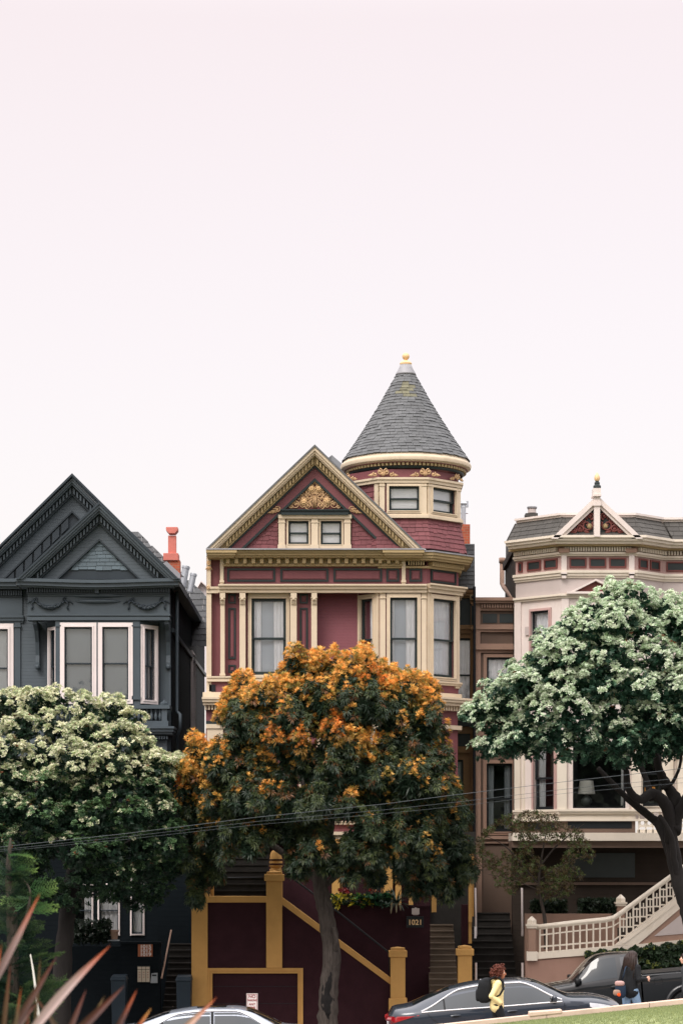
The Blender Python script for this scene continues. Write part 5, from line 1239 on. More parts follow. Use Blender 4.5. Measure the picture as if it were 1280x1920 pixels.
# park wall: a long low stone edging with one raised block
def edge_py(px): return 1916.0 - (px - 880) * (1916 - 1874.0) / 400.0
def cap_z(x):
    px = CX + x * FPX / (D0 + WALLY); return V(edge_py(px), WALLY)
pw = MB(); xs = lin(-14, 14, 14)
for xa, xb in zip(xs, xs[1:]):
    xb -= 0.012
    for (h0, h1, e) in ((-1.6, -0.09, 0.0), (-0.09, 0.0, 0.03)):
        pw.hexa([(xa, WALLY - .12 - e, cap_z(xa) + h0), (xb, WALLY - .12 - e, cap_z(xb) + h0), (xb, WALLY + .14 + e, cap_z(xb) + h0), (xa, WALLY + .14 + e, cap_z(xa) + h0),
                 (xa, WALLY - .12 - e, cap_z(xa) + h1), (xb, WALLY - .12 - e, cap_z(xb) + h1), (xb, WALLY + .14 + e, cap_z(xb) + h1), (xa, WALLY + .14 + e, cap_z(xa) + h1)])
tag(pw.build('park_wall', 'stone_cap'), 'low pale stone wall edging the lawn above the pavement', 'wall')
pk = MB(); xa, xb = U(991, WALLY), U(1052, WALLY)
pk.hexa([(xa, WALLY - .17, cap_z(xa) - .02), (xb, WALLY - .17, cap_z(xb) - .02), (xb, WALLY + .18, cap_z(xb) - .02), (xa, WALLY + .18, cap_z(xa) - .02), (xa, WALLY - .17, cap_z(xa) + .07), (xb, WALLY - .17, cap_z(xb) + .05), (xb, WALLY + .18, cap_z(xb) + .05), (xa, WALLY + .18, cap_z(xa) + .07)])
tag(pk.build('coping_stone', 'stone_cap', bevel=0.015), 'loose raised coping stone lying on the low stone wall beside the dark sedan', 'stone')
def lawn_z(x, y):
    t = (WALLY - 0.15 - y); return cap_z(max(-14, min(14, x))) - 0.115 + 0.035 * t - 0.0002 * t * t + 0.05 * math.sin(x * 0.9 + y * 0.35) * min(1, t / 3)
sheet('lawn', 'turf', -14, 14, lin(-80, WALLY - 0.13, 60), lambda x, y: lawn_z(x, y), 60)
# grass blades over the visible strip of lawn
LEAF = leafmat('leaf', 0.5, 0.3); GLOSSLEAF = leafmat('glossy_leaf', 0.38, 0.3, 0.4); GRASS = leafmat('grass_blade', 0.6, 0.3, 0.2)
def leaf_mesh(name, V4, colr, m, parent=None, tri=False):
    """V4: (n,4,3) base,left,tip,right ; colr: (n,3)"""
    n = len(V4); me = bpy.data.meshes.new(name)
    me.vertices.add(n * 4); me.vertices.foreach_set('co', V4.astype(np.float32).reshape(-1))
    idx = np.arange(n)[:, None] * 4
    f = np.concatenate([idx + np.array([0, 1, 2]), idx + np.array([0, 2, 3])], axis=1).reshape(-1)
    me.loops.add(len(f)); me.loops.foreach_set('vertex_index', f.astype(np.int32))
    me.polygons.add(n * 2); me.polygons.foreach_set('loop_start', (np.arange(n * 2) * 3).astype(np.int32))
    a = me.color_attributes.new('Col', 'FLOAT_COLOR', 'POINT')
    c = np.ones((n, 4, 4), np.float32); c[:, :, :3] = colr[:, None, :] if colr.ndim == 2 else colr
    a.data.foreach_set('color', c.reshape(-1)); me.update(calc_edges=True); me.validate()
    o = bpy.data.objects.new(name, me); COL.objects.link(o); me.materials.append(m)
    if parent is not None: attach(o, parent)
    return o
def unit(a): return a / np.maximum(np.linalg.norm(a, axis=-1, keepdims=True), 1e-9)
def rnd_unit(n): return unit(rng.normal(size=(n, 3)))
def whorls(C, A, K, L, Wd, open_, droop=0.0, jit=0.25):
    """leaf clusters: centres C, axes A, K leaves each, length L, width Wd, opening angle (rad); returns quads (n*K,4,3) + tip height fraction"""
    n = len(C); A = unit(A)
    ref = np.where(np.abs(A[:, 2:3]) < 0.9, np.array([[0, 0, 1.0]]), np.array([[1.0, 0, 0]]))
    e1 = unit(np.cross(A, ref)); e2 = np.cross(A, e1)
    ph = rng.uniform(0, 2 * np.pi, (n, 1)) + np.arange(K)[None] * 2.39996
    op = open_ * rng.uniform(0.45, 1.15, (n, K))
    rad = np.cos(ph)[..., None] * e1[:, None] + np.sin(ph)[..., None] * e2[:, None]
    D = unit(np.cos(op)[..., None] * A[:, None] + np.sin(op)[..., None] * rad + rng.normal(size=(n, K, 3)) * jit * 0.4)
    D[..., 2] -= droop; D = unit(D)
    Sd = unit(np.cross(D, A[:, None] + 0.01)); Nn = np.cross(Sd, D)
    ll = (L * rng.uniform(0.7, 1.25, (n, K)))[..., None]; B = C[:, None] + rad * 0.012
    mid = B + D * ll * 0.5; w = Wd * rng.uniform(0.8, 1.2, (n, K))[..., None]
    tip = B + D * ll; tip[..., 2] -= (droop * 0.35 * ll[..., 0])
    Q = np.stack([B, mid + Sd * w + Nn * w * 0.5, tip, mid - Sd * w + Nn * w * 0.5], axis=2)
    return Q.reshape(-1, 4, 3)
n = 26000
gx = rng.uniform(1.2, 8.2, n); gy = WALLY - 0.14 - rng.uniform(0, 1, n) ** 1.7 * 12
gb = np.stack([gx, gy, [lawn_z(a, b) - 0.01 for a, b in zip(gx, gy)]], 1)
Q = whorls(gb, np.tile([[0, 0, 1.0]], (n, 1)) + rng.normal(size=(n, 3)) * 0.2, 3, 0.05, 0.005, 0.7)
gc = np.array(S(136, 147, 103)) * rng.uniform(0.85, 1.15, (n, 1)) + np.array(S(168, 150, 84)) * 0.16 * (rng.uniform(0, 1, (n, 1)) < 0.25)
struct(leaf_mesh('grass', Q, np.repeat(gc, 3, 0), GRASS), 'stuff', 'short mown lawn grass')
# ---- unseen park hill and wood, added behind camera to cut low light and reflections
def hill_z(x, y): return gz(x, -60) * .5 + 1.0 + 9.0 * math.exp(-((y + 150) / 45.0) ** 2) + 1.2 * math.sin(x * .05) 
mat('hill_cover', S(44, 52, 36), 0.95, 0.3, 0.5)
sheet('hill', 'hill_cover', -160, 160, lin(-230, -84, 20), hill_z, 60)
n = 5200; wx = rng.uniform(-150, 150, n); wy = rng.uniform(-140, -118, n); wt = 5.5 + 2.2 * np.sin(wx * .21) + 1.6 * np.sin(wx * .57 + 1) + 1.2 * np.sin(wx * 1.3); wz = np.array([hill_z(a, b) for a, b in zip(wx, wy)]) + rng.uniform(0, 1, n) * np.maximum(2.0, wt)
Q = whorls(np.stack([wx, wy, wz], 1), rnd_unit(n) + np.array([[0, .5, .6]]), 7, 1.5, .45, 1.2); c_ = np.array(S(40, 50, 36)) * rng.uniform(.5, 1.3, (n, 1))
struct(leaf_mesh('wood', Q, np.repeat(c_, 7, 0), LEAF), 'stuff', 'unseen park trees added on the hill behind the camera')
# ============================================================ trees
mat('bark', S(72, 66, 62), 0.9, 0.45, 7.0, bump=1.0, bscale=16, stretch=(3, 3, 0.5), dirt=0.5, dirtcol=S(38, 36, 36), spec=.1)
mat('bark_dark', S(34, 31, 30), 0.9, 0.2, 2.0, bump=0.8, bscale=14, stretch=(3, 3, 0.7))
def limb(mb, pts, r0, r1, seg=9, wob=0.06):
    P_ = [Vector(p) for p in pts]; out = []; rr = []
    n = (len(P_) - 1) * 6
    for i in range(n + 1):
        t = i / n * (len(P_) - 1); k = min(int(t), len(P_) - 2); f = t - k
        p0, p1, p2, p3 = P_[max(k - 1, 0)], P_[k], P_[k + 1], P_[min(k + 2, len(P_) - 1)]
        q = 0.5 * ((2 * p1) + (p2 - p0) * f + (2 * p0 - 5 * p1 + 4 * p2 - p3) * f * f + (3 * p1 - p0 - 3 * p2 + p3) * f ** 3)
        r = r0 + (r1 - r0) * (i / n)
        out.append(q + Vector((random.gauss(0, 1), random.gauss(0, 1), 0)) * r * wob); rr.append(r * random.uniform(0.94, 1.07))
    mb.tube(out, rr, seg)
def clump_points(c, r, n, up=0.0, flat=0.85):
    """points in the outer shell of a lumpy clump + outward axes"""
    d = rnd_unit(n); d[:, 2] = d[:, 2] + up; d = unit(d)
    lump = 1 + 0.16 * np.sin(d[:, 0] * 5 + c[0] * 3) * np.cos(d[:, 2] * 6 + c[2] * 2) + 0.10 * np.sin(d[:, 1] * 9 + d[:, 2] * 7 + c[0])
    rr = r * lump * (1 - 0.35 * rng.uniform(0, 1, n) ** 2.2)
    p = c[None] + d * rr[:, None] * np.array([[1, 1, flat]])
    return p, d
def tuft_tree(name, label, clumps, trunk_limbs, Yc, seedcol, bark='bark_dark', dens=1.0, group=None, bright=1.0):
    """tree of upright leaf tufts; pale young tips on the upper outer shoots"""
    base = trunk_limbs[0][0][0]
    t = thing(name, base, label, 'tree', group)
    m = MB()
    for pts, r0, r1 in trunk_limbs: limb(m, pts, r0, r1)
    m.build('trunk', bark, t, smooth=True)
    Qs, Cs = [], []
    cc = np.mean([c for c, r, pl_ in clumps], 0) - np.array([0, 0, 1.0])
    for (c, r, pale) in clumps:
        r = r * rng.uniform(0.78, 0.98)
        nh = max(6, int(40 * (r / 0.7) ** 2))                  # rounded heads of shoots over the upper clump
        hd = rnd_unit(nh); hd[:, 2] = np.where(hd[:, 2] < -0.35, -hd[:, 2], hd[:, 2])
        hp = c[None] + hd * r * rng.uniform(0.80, 1.04, (nh, 1)) * np.array([[1, 1, 0.88]])
        hr = 0.125 * rng.uniform(0.7, 1.35, nh)
        nt_ = int(15 * dens); k = np.repeat(np.arange(nh), nt_); n = len(k)
        loc = rnd_unit(n); loc[:, 2] = np.where(loc[:, 2] < -0.2, -loc[:, 2], loc[:, 2])
        loc = unit(loc + hd[k] * 0.55)
        p = hp[k] + loc * np.array([[1, 1, 1.45]]) * hr[k][:, None] * rng.uniform(0.8, 1.08, (n, 1))
        ax = unit(loc * 0.9 + np.array([[0, 0, 0.55]]) + hd[k] * 0.25)
        Q = whorls(p, ax, 9, 0.066, 0.0185, 1.22)
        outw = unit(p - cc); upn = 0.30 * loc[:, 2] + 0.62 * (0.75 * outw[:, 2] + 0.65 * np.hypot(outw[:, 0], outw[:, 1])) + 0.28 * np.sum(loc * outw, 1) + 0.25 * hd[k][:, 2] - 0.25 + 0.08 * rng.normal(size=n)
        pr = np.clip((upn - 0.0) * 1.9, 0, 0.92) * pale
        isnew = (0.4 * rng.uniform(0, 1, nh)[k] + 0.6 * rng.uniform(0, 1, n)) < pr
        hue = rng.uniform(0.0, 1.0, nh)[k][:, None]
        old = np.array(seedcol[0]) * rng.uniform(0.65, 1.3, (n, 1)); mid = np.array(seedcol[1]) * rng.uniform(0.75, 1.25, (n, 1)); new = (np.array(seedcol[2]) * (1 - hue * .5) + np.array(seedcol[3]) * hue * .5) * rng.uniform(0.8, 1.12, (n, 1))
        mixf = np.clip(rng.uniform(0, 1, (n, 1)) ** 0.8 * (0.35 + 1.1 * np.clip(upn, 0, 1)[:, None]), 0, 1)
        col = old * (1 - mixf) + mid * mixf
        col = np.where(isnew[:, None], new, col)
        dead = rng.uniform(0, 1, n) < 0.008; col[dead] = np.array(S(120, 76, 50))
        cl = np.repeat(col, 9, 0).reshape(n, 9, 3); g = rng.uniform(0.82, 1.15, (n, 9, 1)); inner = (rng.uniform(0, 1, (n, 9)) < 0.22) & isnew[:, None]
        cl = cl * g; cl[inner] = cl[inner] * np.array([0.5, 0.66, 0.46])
        Qs.append(Q); Cs.append(cl.reshape(-1, 3))
        # twig foliage inside, greens darkened to paint the crown's inner shade
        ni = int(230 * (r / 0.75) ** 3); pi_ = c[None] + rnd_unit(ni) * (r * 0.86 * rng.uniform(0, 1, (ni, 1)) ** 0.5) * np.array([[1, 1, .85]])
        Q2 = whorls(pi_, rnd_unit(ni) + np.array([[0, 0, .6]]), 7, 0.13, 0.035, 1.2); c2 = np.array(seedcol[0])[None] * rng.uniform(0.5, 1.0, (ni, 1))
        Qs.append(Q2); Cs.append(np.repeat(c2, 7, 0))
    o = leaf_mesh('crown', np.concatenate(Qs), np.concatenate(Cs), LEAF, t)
    return t
def arrange(lst, Yc, cx, cy, ax, ay, depth, back=0.6):
    """give measured clumps a depth on a rounded crown; add a few rear clumps"""
    out = []
    for e in lst:
        x, y, r = e[:3]; pale = e[3] if len(e) > 3 else 1.0
        q = max(0.0, 1 - ((x - cx) / ax) ** 2 - ((y - cy) / ay) ** 2)
        Y = Yc - depth * math.sqrt(q) + random.uniform(-0.25, 0.25)
        s_ = (D0 + Y) / FPX
        out.append((np.array(P(x, y, Y)), r * s_, pale))
        if random.random() < back: Y2 = Yc + depth * 0.7 * math.sqrt(q) + 0.3; out.append((np.array(P(x + random.uniform(-15, 15), y + random.uniform(-10, 10), Y2)), r * (D0 + Y2) / FPX, pale * .7))
    return out
GREENS = (S(40, 74, 56), S(122, 160, 128), S(226, 232, 210), S(184, 210, 178))
# ---- right tree
YR = -7.0
cl = [(1150, 1125, 40), (1190, 1135, 40), (1110, 1156, 36), (1240, 1160, 48), (1070, 1182, 36), (1160, 1175, 50), (1036, 1218, 34), (1110, 1205, 46), (1205, 1200, 50), (1270, 1190, 45), (1006, 1252, 32),
      (1075, 1240, 46), (1150, 1240, 50), (1235, 1245, 52), (972, 1282, 30), (1025, 1265, 44), (938, 1304, 28), (1290, 1240, 50), (985, 1300, 42), (1060, 1300, 46), (1120, 1290, 50), (1190, 1300, 55), (1265, 1300, 52), (908, 1326, 26), (900, 1345, 30), (945, 1330, 40),
      (1010, 1340, 44), (1080, 1345, 48), (1150, 1350, 52), (1220, 1355, 52), (1285, 1345, 45, .7), (930, 1375, 38), (980, 1380, 42), (1040, 1385, 40, .8), (920, 1405, 26), (955, 1410, 30), (1000, 1415, 24, .6), (1095, 1392, 36, .5), (1160, 1400, 42, .5), (1220, 1405, 40, .4), (1165, 1432, 24, .3), (1195, 1425, 28, .3), (1275, 1385, 34, .3), (1100, 1425, 20, .2), (1060, 1425, 16, .2), (1255, 1405, 30, .3)]
cl += [(1320 + 30 * i, 1160 + 55 * j, 50) for i in range(3) for j in range(5)]
cr = arrange(cl, YR, 1150, 1290, 330, 220, 2.4)
B0 = P(1350, 1960, YR)
def pz(x, y, dy=0.0): return tuple(P(x, y, YR + dy))
limbs = [([pz(1350, 1990), pz(1325, 1850), pz(1303, 1762), pz(1286, 1700), pz(1268, 1635), pz(1258, 1575)], 0.24, 0.18),
         ([pz(1258, 1580), pz(1252, 1520, -.1), pz(1225, 1488, -.3), pz(1200, 1500, -.5), pz(1178, 1480, -.7), pz(1172, 1440, -.8), pz(1150, 1370, -.8)], 0.18, 0.05),
         ([pz(1264, 1622), pz(1240, 1555, .3), pz(1222, 1535, .4), pz(1188, 1508, .3), pz(1166, 1488, .2), pz(1120, 1440, .3)], 0.15, 0.06),
         ([pz(1262, 1560), pz(1266, 1500, .2), pz(1248, 1470, .3), pz(1232, 1430, .2), pz(1215, 1330, 0)], 0.2, 0.06),
         ([pz(1264, 1545), pz(1285, 1500, -.1), pz(1320, 1440, -.2), pz(1340, 1350, -.2)], 0.16, 0.06),
         ([pz(1240, 1478, .2), pz(1258, 1470, .1), pz(1273, 1440, .0), pz(1278, 1400, -.1)], 0.06, 0.03),
         ([pz(1222, 1500, -.2), pz(1190, 1420, .3), pz(1090, 1330, .5), pz(1000, 1300, .4)], 0.09, 0.03),
         ([pz(1272, 1650), pz(1264, 1620, -.2), pz(1258, 1570, -.4), pz(1236, 1530, -.6)], 0.1, 0.06)]
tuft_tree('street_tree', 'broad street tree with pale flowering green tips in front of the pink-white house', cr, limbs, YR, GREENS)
# ---- left tree
YLt = -7.0
cl = [(15, 1330, 40), (70, 1325, 38), (110, 1322, 34), (155, 1338, 36), (205, 1340, 34), (-30, 1340, 45), (245, 1365, 32), (40, 1375, 42), (100, 1370, 44), (165, 1385, 44), (225, 1395, 40), (258, 1405, 28), (10, 1420, 44), (75, 1425, 46), (140, 1435, 48), (205, 1440, 46), (255, 1445, 32), (300, 1448, 30),
      (320, 1440, 17), (338, 1432, 11), (290, 1425, 16), (312, 1470, 28, .7), (-30, 1440, 50), (25, 1470, 44, .7), (90, 1485, 46, .6), (155, 1490, 46, .6), (220, 1490, 44, .5), (275, 1490, 40, .5), (15, 1525, 44, .55), (70, 1540, 44, .45), (130, 1545, 44, .4), (190, 1545, 46, .3), (250, 1540, 44, .3), (300, 1530, 36, .3),
      (20, 1580, 40, .4), (80, 1590, 42, .3), (140, 1600, 42, .25), (200, 1600, 42, .2), (260, 1595, 42, .2), (305, 1585, 34, .2), (60, 1630, 36, .2), (150, 1645, 34, .2), (210, 1645, 36, .2), (265, 1640, 36, .2), (305, 1630, 30, .2), (175, 1672, 22, .15), (225, 1680, 26, .15), (265, 1676, 22, .15), (255, 1700, 22, .03), (235, 1692, 22, .03), (200, 1690, 20, .03), (285, 1700, 20, .03), (60, 1680, 36, .05), (110, 1690, 34, .05), (20, 1660, 40, .05), (150, 1700, 22, .05), (300, 1672, 26, .05), (322, 1640, 26, .05), (325, 1600, 24, .1), (325, 1560, 22, .15), (-30, 1540, 50, .4), (-30, 1620, 45, .2)]
crl = arrange(cl, YLt, 130, 1500, 260, 210, 2.3)
def pl(x, y, dy=0.0): return tuple(P(x, y, YLt + dy))
limbs = [([pl(112, 1990), pl(118, 1800), pl(128, 1700), pl(140, 1620)], 0.26, 0.18), ([pl(140, 1630), pl(190, 1540, -.2), pl(240, 1460, -.3)], 0.14, 0.04), ([pl(138, 1640), pl(90, 1540, .3), pl(50, 1420, .2)], 0.14, 0.04), ([pl(140, 1620), pl(150, 1500), pl(150, 1380)], 0.14, 0.04),
         ([pl(140, 1640), pl(210, 1600, .3), pl(300, 1540, .2)], 0.1, 0.03)]
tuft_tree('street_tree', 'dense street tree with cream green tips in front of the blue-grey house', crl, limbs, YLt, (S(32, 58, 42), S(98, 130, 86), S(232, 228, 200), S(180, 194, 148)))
# ---- orange leaved tree in the middle
YO = -7.0
ot = thing('street_tree', P(618, 1990, YO), 'street tree with bright orange new leaves in front of the maroon house', 'tree')
def po(x, y, dy=0.0): return tuple(P(x, y, YO + dy))
m = MB()
for pts, r0, r1 in ([po(618, 1995), po(613, 1930), po(617, 1860), po(622, 1790), po(612, 1720), po(600, 1660), po(604, 1610)], 0.275, 0.18), ([po(602, 1650), po(580, 1560, -.3), po(540, 1480, -.5), po(530, 1410, -.6)], 0.15, 0.03), ([po(604, 1625), po(620, 1540, .2), po(640, 1440, 0), po(650, 1300, -.2)], 0.16, 0.03), \
        ([po(604, 1640), po(660, 1580, .2), po(740, 1500, .2), po(800, 1400, 0)], 0.13, 0.03), ([po(600, 1655), po(530, 1600, .4), po(440, 1530, .3), po(380, 1440, 0)], 0.12, 0.03), ([po(610, 1660), po(690, 1600, -.5), po(790, 1570, -.6), po(850, 1560, -.4)], 0.08, 0.03), ([po(600, 1600), po(560, 1450, .6), po(470, 1330, .3)], 0.1, 0.02), ([po(640, 1450), po(700, 1340, -.1), po(770, 1300, -.3)], 0.07, 0.02), ([po(622, 1800), po(630, 1770, -.28), po(626, 1740, -.2)], 0.06, 0.05):
    limb(m, pts, r0, r1, 12, 0.05)
tk = m.build('trunk', 'bark', ot, smooth=True)
mat('hollow_dark', S(24, 22, 22), 0.95, 0.3, 5.0)
m = MB(); hx = U(618, YO - .27)
pts = [(U((620, 618, 616, 615, 614, 614, 614, 615, 616)[i], YO), YO - .262, V(1822 + i * 11, YO)) for i in range(9)]
for i in range(8):
    wd = [.02, .09, .14, .17, .15, .18, .16, .12, .03]; wa, wb = wd[i], wd[i + 1]
    a, c_ = pts[i], pts[i + 1]; m.add([(a[0] - wa, a[1] + .09, a[2]), (a[0], a[1] - .03, a[2]), (a[0] + wa, a[1] + .09, a[2]), (c_[0] - wb, c_[1] + .09, c_[2]), (c_[0], c_[1] - .03, c_[2]), (c_[0] + wb, c_[1] + .09, c_[2])], [(0, 3, 4, 1), (1, 4, 5, 2)])
m.build('hollow_patch', 'hollow_dark', ot, smooth=True)  # raised dark patch painting the shade inside the trunk hollow
# (x, y, r, flush): flush 0 = old green, 1 = bright orange, 2 = red orange
oc = [(556, 1238, 24, .95), (590, 1246, 22, .9), (576, 1258, 24, .85), (636, 1248, 26, .85), (660, 1244, 24, .9), (678, 1236, 20, .9), (700, 1252, 24, .9), (545, 1262, 20, .7), (610, 1272, 28, .9), (650, 1278, 30, .8), (690, 1280, 30, 1.1), (725, 1278, 28, .85), (765, 1290, 28, .85), (795, 1298, 24, .9), (812, 1312, 18, .8), (745, 1310, 28, .6), (455, 1292, 26, .95), (490, 1300, 26, .9), (515, 1302, 24, .8), (440, 1318, 22, .8), (470, 1325, 30, .7), (545, 1296, 24, .75), (520, 1330, 28, .5), (570, 1300, 30, .6), (600, 1310, 30, .4), (640, 1320, 32, .35), (690, 1322, 32, .35), (425, 1338, 20, .7), (790, 1335, 30, .45), (820, 1345, 22, .5),
      (508, 1338, 17, 1.7), (522, 1352, 14, 1.6), (450, 1360, 32, .25), (490, 1372, 30, .3), (545, 1350, 34, .2), (600, 1355, 36, .15), (660, 1362, 38, .15), (730, 1355, 38, .3), (790, 1375, 36, .25), (828, 1390, 26, .3),
      (540, 1384, 30, 1.25), (520, 1395, 22, 1.15), (560, 1400, 22, 1.1), (538, 1412, 30, .55), (625, 1372, 24, 1.35), (640, 1385, 26, 1.1), (615, 1388, 18, 1.3), (660, 1400, 24, .8), (640, 1412, 30, .35), (690, 1410, 26, .6), (730, 1405, 34, .25), (780, 1420, 34, .3), (830, 1432, 28, .3),
      (368, 1402, 16, 1.0), (376, 1425, 24, .8), (352, 1450, 20, .9), (400, 1440, 30, .5), (345, 1478, 18, 1.5), (362, 1490, 22, 1.3), (385, 1480, 28, .6), (420, 1420, 28, .3), (455, 1415, 34, .3), (440, 1460, 34, .3), (490, 1445, 34, .35), (530, 1462, 34, .4), (575, 1440, 34, .2), (620, 1455, 36, .25), (670, 1455, 34, .25), (720, 1455, 36, .2), (770, 1468, 36, .25), (820, 1475, 34, .2), (850, 1490, 26, .15),
      (345, 1515, 24, .8), (375, 1530, 32, .4), (410, 1515, 34, .3), (455, 1505, 36, .35), (505, 1510, 34, .45), (550, 1515, 34, .25), (600, 1510, 36, .15), (650, 1510, 36, .2), (705, 1505, 38, .12), (760, 1520, 38, .12), (810, 1525, 36, .1), (850, 1540, 30, .08), (360, 1570, 26, .15), (395, 1570, 34, .15), (440, 1560, 34, .2), (490, 1560, 34, .15), (540, 1565, 32, .1), (590, 1565, 30, .08), (690, 1555, 34, .06), (740, 1565, 36, .05), (790, 1575, 36, .04), (840, 1585, 34, .03), (865, 1600, 20, .02),
      (360, 1620, 20, .05), (372, 1655, 16, .04), (395, 1612, 22, .05), (425, 1598, 22, .2), (560, 1600, 24, .05), (660, 1600, 22, .04), (700, 1605, 26, .03), (750, 1612, 32, .03), (800, 1622, 34, .02), (845, 1632, 30, .02), (760, 1640, 20, .0), (825, 1662, 22, .0), (855, 1665, 18, .0), (690, 1632, 16, .0), (590, 1600, 34, .03), (560, 1632, 20, .03), (622, 1622, 24, .03), (652, 1642, 20, .0), (705, 1652, 16, .0), (800, 1655, 30, .0), (842, 1675, 22, .0), (780, 1668, 20, .0), (872, 1640, 18, .0), (402, 1642, 18, .03), (366, 1690, 12, .03), (470, 1590, 24, .06)]
Qs, Cs = [], []
OG, OM, OY, OO, OR = [np.array(c_) for c_ in (S(44, 62, 47), S(88, 98, 56), S(244, 198, 110), S(242, 166, 80), S(234, 118, 70))]
for (x, y, r, fl) in oc:
    r *= 0.9; y += 6 if y < 1340 else 0; x -= 10 if (x > 800 and y < 1530) else 0
    if fl < .5 and y > 1320: fl *= .6
    q = max(0.0, 1 - ((x - 610) / 300) ** 2 - ((y - 1440) / 260) ** 2)
    for rep in range(2 if random.random() < 0.55 else 1):
        Y = YO - 2.3 * math.sqrt(q) + random.uniform(-0.5, 0.4) if rep == 0 else YO + 1.6 * math.sqrt(q)
        c = np.array(P(x, y, Y)); rm = r * (D0 + Y) / FPX * 1.05
        nh = int(17 * (rm / 0.45) ** 2) + 5
        hd = rnd_unit(nh); hd[:, 2] = np.where(hd[:, 2] < -0.45, -hd[:, 2], hd[:, 2])
        hp = c[None] + hd * rm * rng.uniform(0.7, 1.12, (nh, 1)) * np.array([[.95, 1, 1.12]])
        f = np.clip(fl * 1.0, 0, 1)
        hnew = rng.uniform(0, 1, nh) < np.clip(f * 1.7 * np.clip(hd[:, 2] * 0.5 + 0.85 - hd[:, 1] * .15, 0, 1), 0, 0.99)
        k = np.repeat(np.arange(nh), 13); n = len(k); loc = rnd_unit(n); loc[:, 2] = np.where(loc[:, 2] < -0.75, -loc[:, 2], loc[:, 2]); loc = unit(loc + hd[k] * .3)
        p = hp[k] + loc * np.array([[.9, 1, 1.75]]) * (0.115 * rng.uniform(.6, 1.25, (n, 1))); d = unit(loc + hd[k] * .4)
        ax = unit(d * 0.85 + np.array([[0, 0, 0.5]]) + rng.normal(size=(n, 3)) * 0.2)
        isnew = hnew[k] & (rng.uniform(0, 1, n) < 0.74 + 0.3 * np.clip(loc[:, 2] + .45, 0, 1))
        sz = np.where(isnew, 0.8, 1.15)
        Qn = whorls(p[isnew], ax[isnew], 12, 0.088, 0.0095, 0.9, 0.03); Qo = whorls(p[~isnew], ax[~isnew], 10, 0.135, 0.0125, 1.35, 0.55)
        t_ = rng.uniform(0, 1, (isnew.sum(), 1))
        w = np.clip(fl - 0.75, 0, 1)
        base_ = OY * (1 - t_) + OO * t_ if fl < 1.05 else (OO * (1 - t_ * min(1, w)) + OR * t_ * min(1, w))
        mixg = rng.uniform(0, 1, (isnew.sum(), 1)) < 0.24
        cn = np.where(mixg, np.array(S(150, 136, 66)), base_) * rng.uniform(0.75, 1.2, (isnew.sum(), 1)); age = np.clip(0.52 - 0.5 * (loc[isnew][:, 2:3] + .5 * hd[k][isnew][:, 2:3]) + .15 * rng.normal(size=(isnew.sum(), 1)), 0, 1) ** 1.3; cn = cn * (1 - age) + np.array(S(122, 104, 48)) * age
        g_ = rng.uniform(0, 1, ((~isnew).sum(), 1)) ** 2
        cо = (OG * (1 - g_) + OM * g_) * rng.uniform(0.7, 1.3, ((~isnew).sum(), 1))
        if fl >= .65:
            ol = rng.uniform(0, 1, len(cо)) < .85
            cо[ol] = np.array(S(150, 116, 54)) * rng.uniform(.6, 1.15, (ol.sum(), 1))
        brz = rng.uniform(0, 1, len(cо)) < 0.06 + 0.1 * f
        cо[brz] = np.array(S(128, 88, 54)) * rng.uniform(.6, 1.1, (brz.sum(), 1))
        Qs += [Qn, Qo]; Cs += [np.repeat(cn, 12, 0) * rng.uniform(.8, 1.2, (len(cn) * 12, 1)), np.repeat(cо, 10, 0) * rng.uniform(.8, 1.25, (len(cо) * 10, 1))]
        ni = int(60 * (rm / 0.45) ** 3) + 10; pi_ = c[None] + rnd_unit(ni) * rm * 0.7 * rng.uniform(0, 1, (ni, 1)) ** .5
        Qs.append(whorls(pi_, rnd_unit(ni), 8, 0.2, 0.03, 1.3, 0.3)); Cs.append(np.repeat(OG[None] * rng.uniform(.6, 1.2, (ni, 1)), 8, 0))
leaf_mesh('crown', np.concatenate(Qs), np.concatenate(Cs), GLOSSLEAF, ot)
# ---- thin young tree in front of the dark stair
YY = -3.0
yt = thing('young_tree', P(1017, 1760, YY), 'thin airy young tree with small olive leaves beside the dark stairs', 'tree')
m = MB(); py_ = lambda x, y, dy=0.0: tuple(P(x, y, YY + dy))
for pts, r0, r1 in ([py_(1024, 1780), py_(1020, 1720), py_(1010, 1670), py_(1012, 1620)], 0.06, 0.035), ([py_(1011, 1660), py_(985, 1630), py_(950, 1590), py_(915, 1570)], 0.03, 0.008), ([py_(1012, 1625), py_(1040, 1590, .2), py_(1075, 1560), py_(1095, 1545)], 0.03, 0.008), ([py_(1012, 1625), py_(1020, 1580), py_(1030, 1530)], 0.03, 0.008), ([py_(1012, 1630), py_(990, 1590, -.2), py_(970, 1550)], 0.025, 0.007), ([py_(1012, 1650), py_(1060, 1620, -.2), py_(1100, 1605)], 0.022, 0.006), ([py_(1010, 1670), py_(960, 1650, -.2), py_(915, 1640)], 0.022, 0.006):
    limb(m, pts, r0, r1, 7, 0.05)
m.build('trunk', 'bark', yt, smooth=True)
n = 2300; a = rng.uniform(0, 2 * np.pi, n); rr = rng.uniform(0, 1, n) ** 0.55
px_ = 1003 + np.cos(a) * rr * 112; py2 = 1605 + np.sin(a) * rr * 84 + np.cos(a) * 8
keep = ~((py2 > 1650) & (np.abs(px_ - 1005) > 75)) & (np.sin(px_ * .06 + py2 * .035) + np.sin(px_ * .021 - py2 * .07 + 1) + .9 * np.sin(px_ * .13 + 2) * np.sin(py2 * .11) > -.55); px_, py2 = px_[keep], py2[keep]; n = len(px_)
pts = np.array([P(u_, v_, YY + dy) for u_, v_, dy in zip(px_, py2, rng.normal(size=n) * 0.55)])
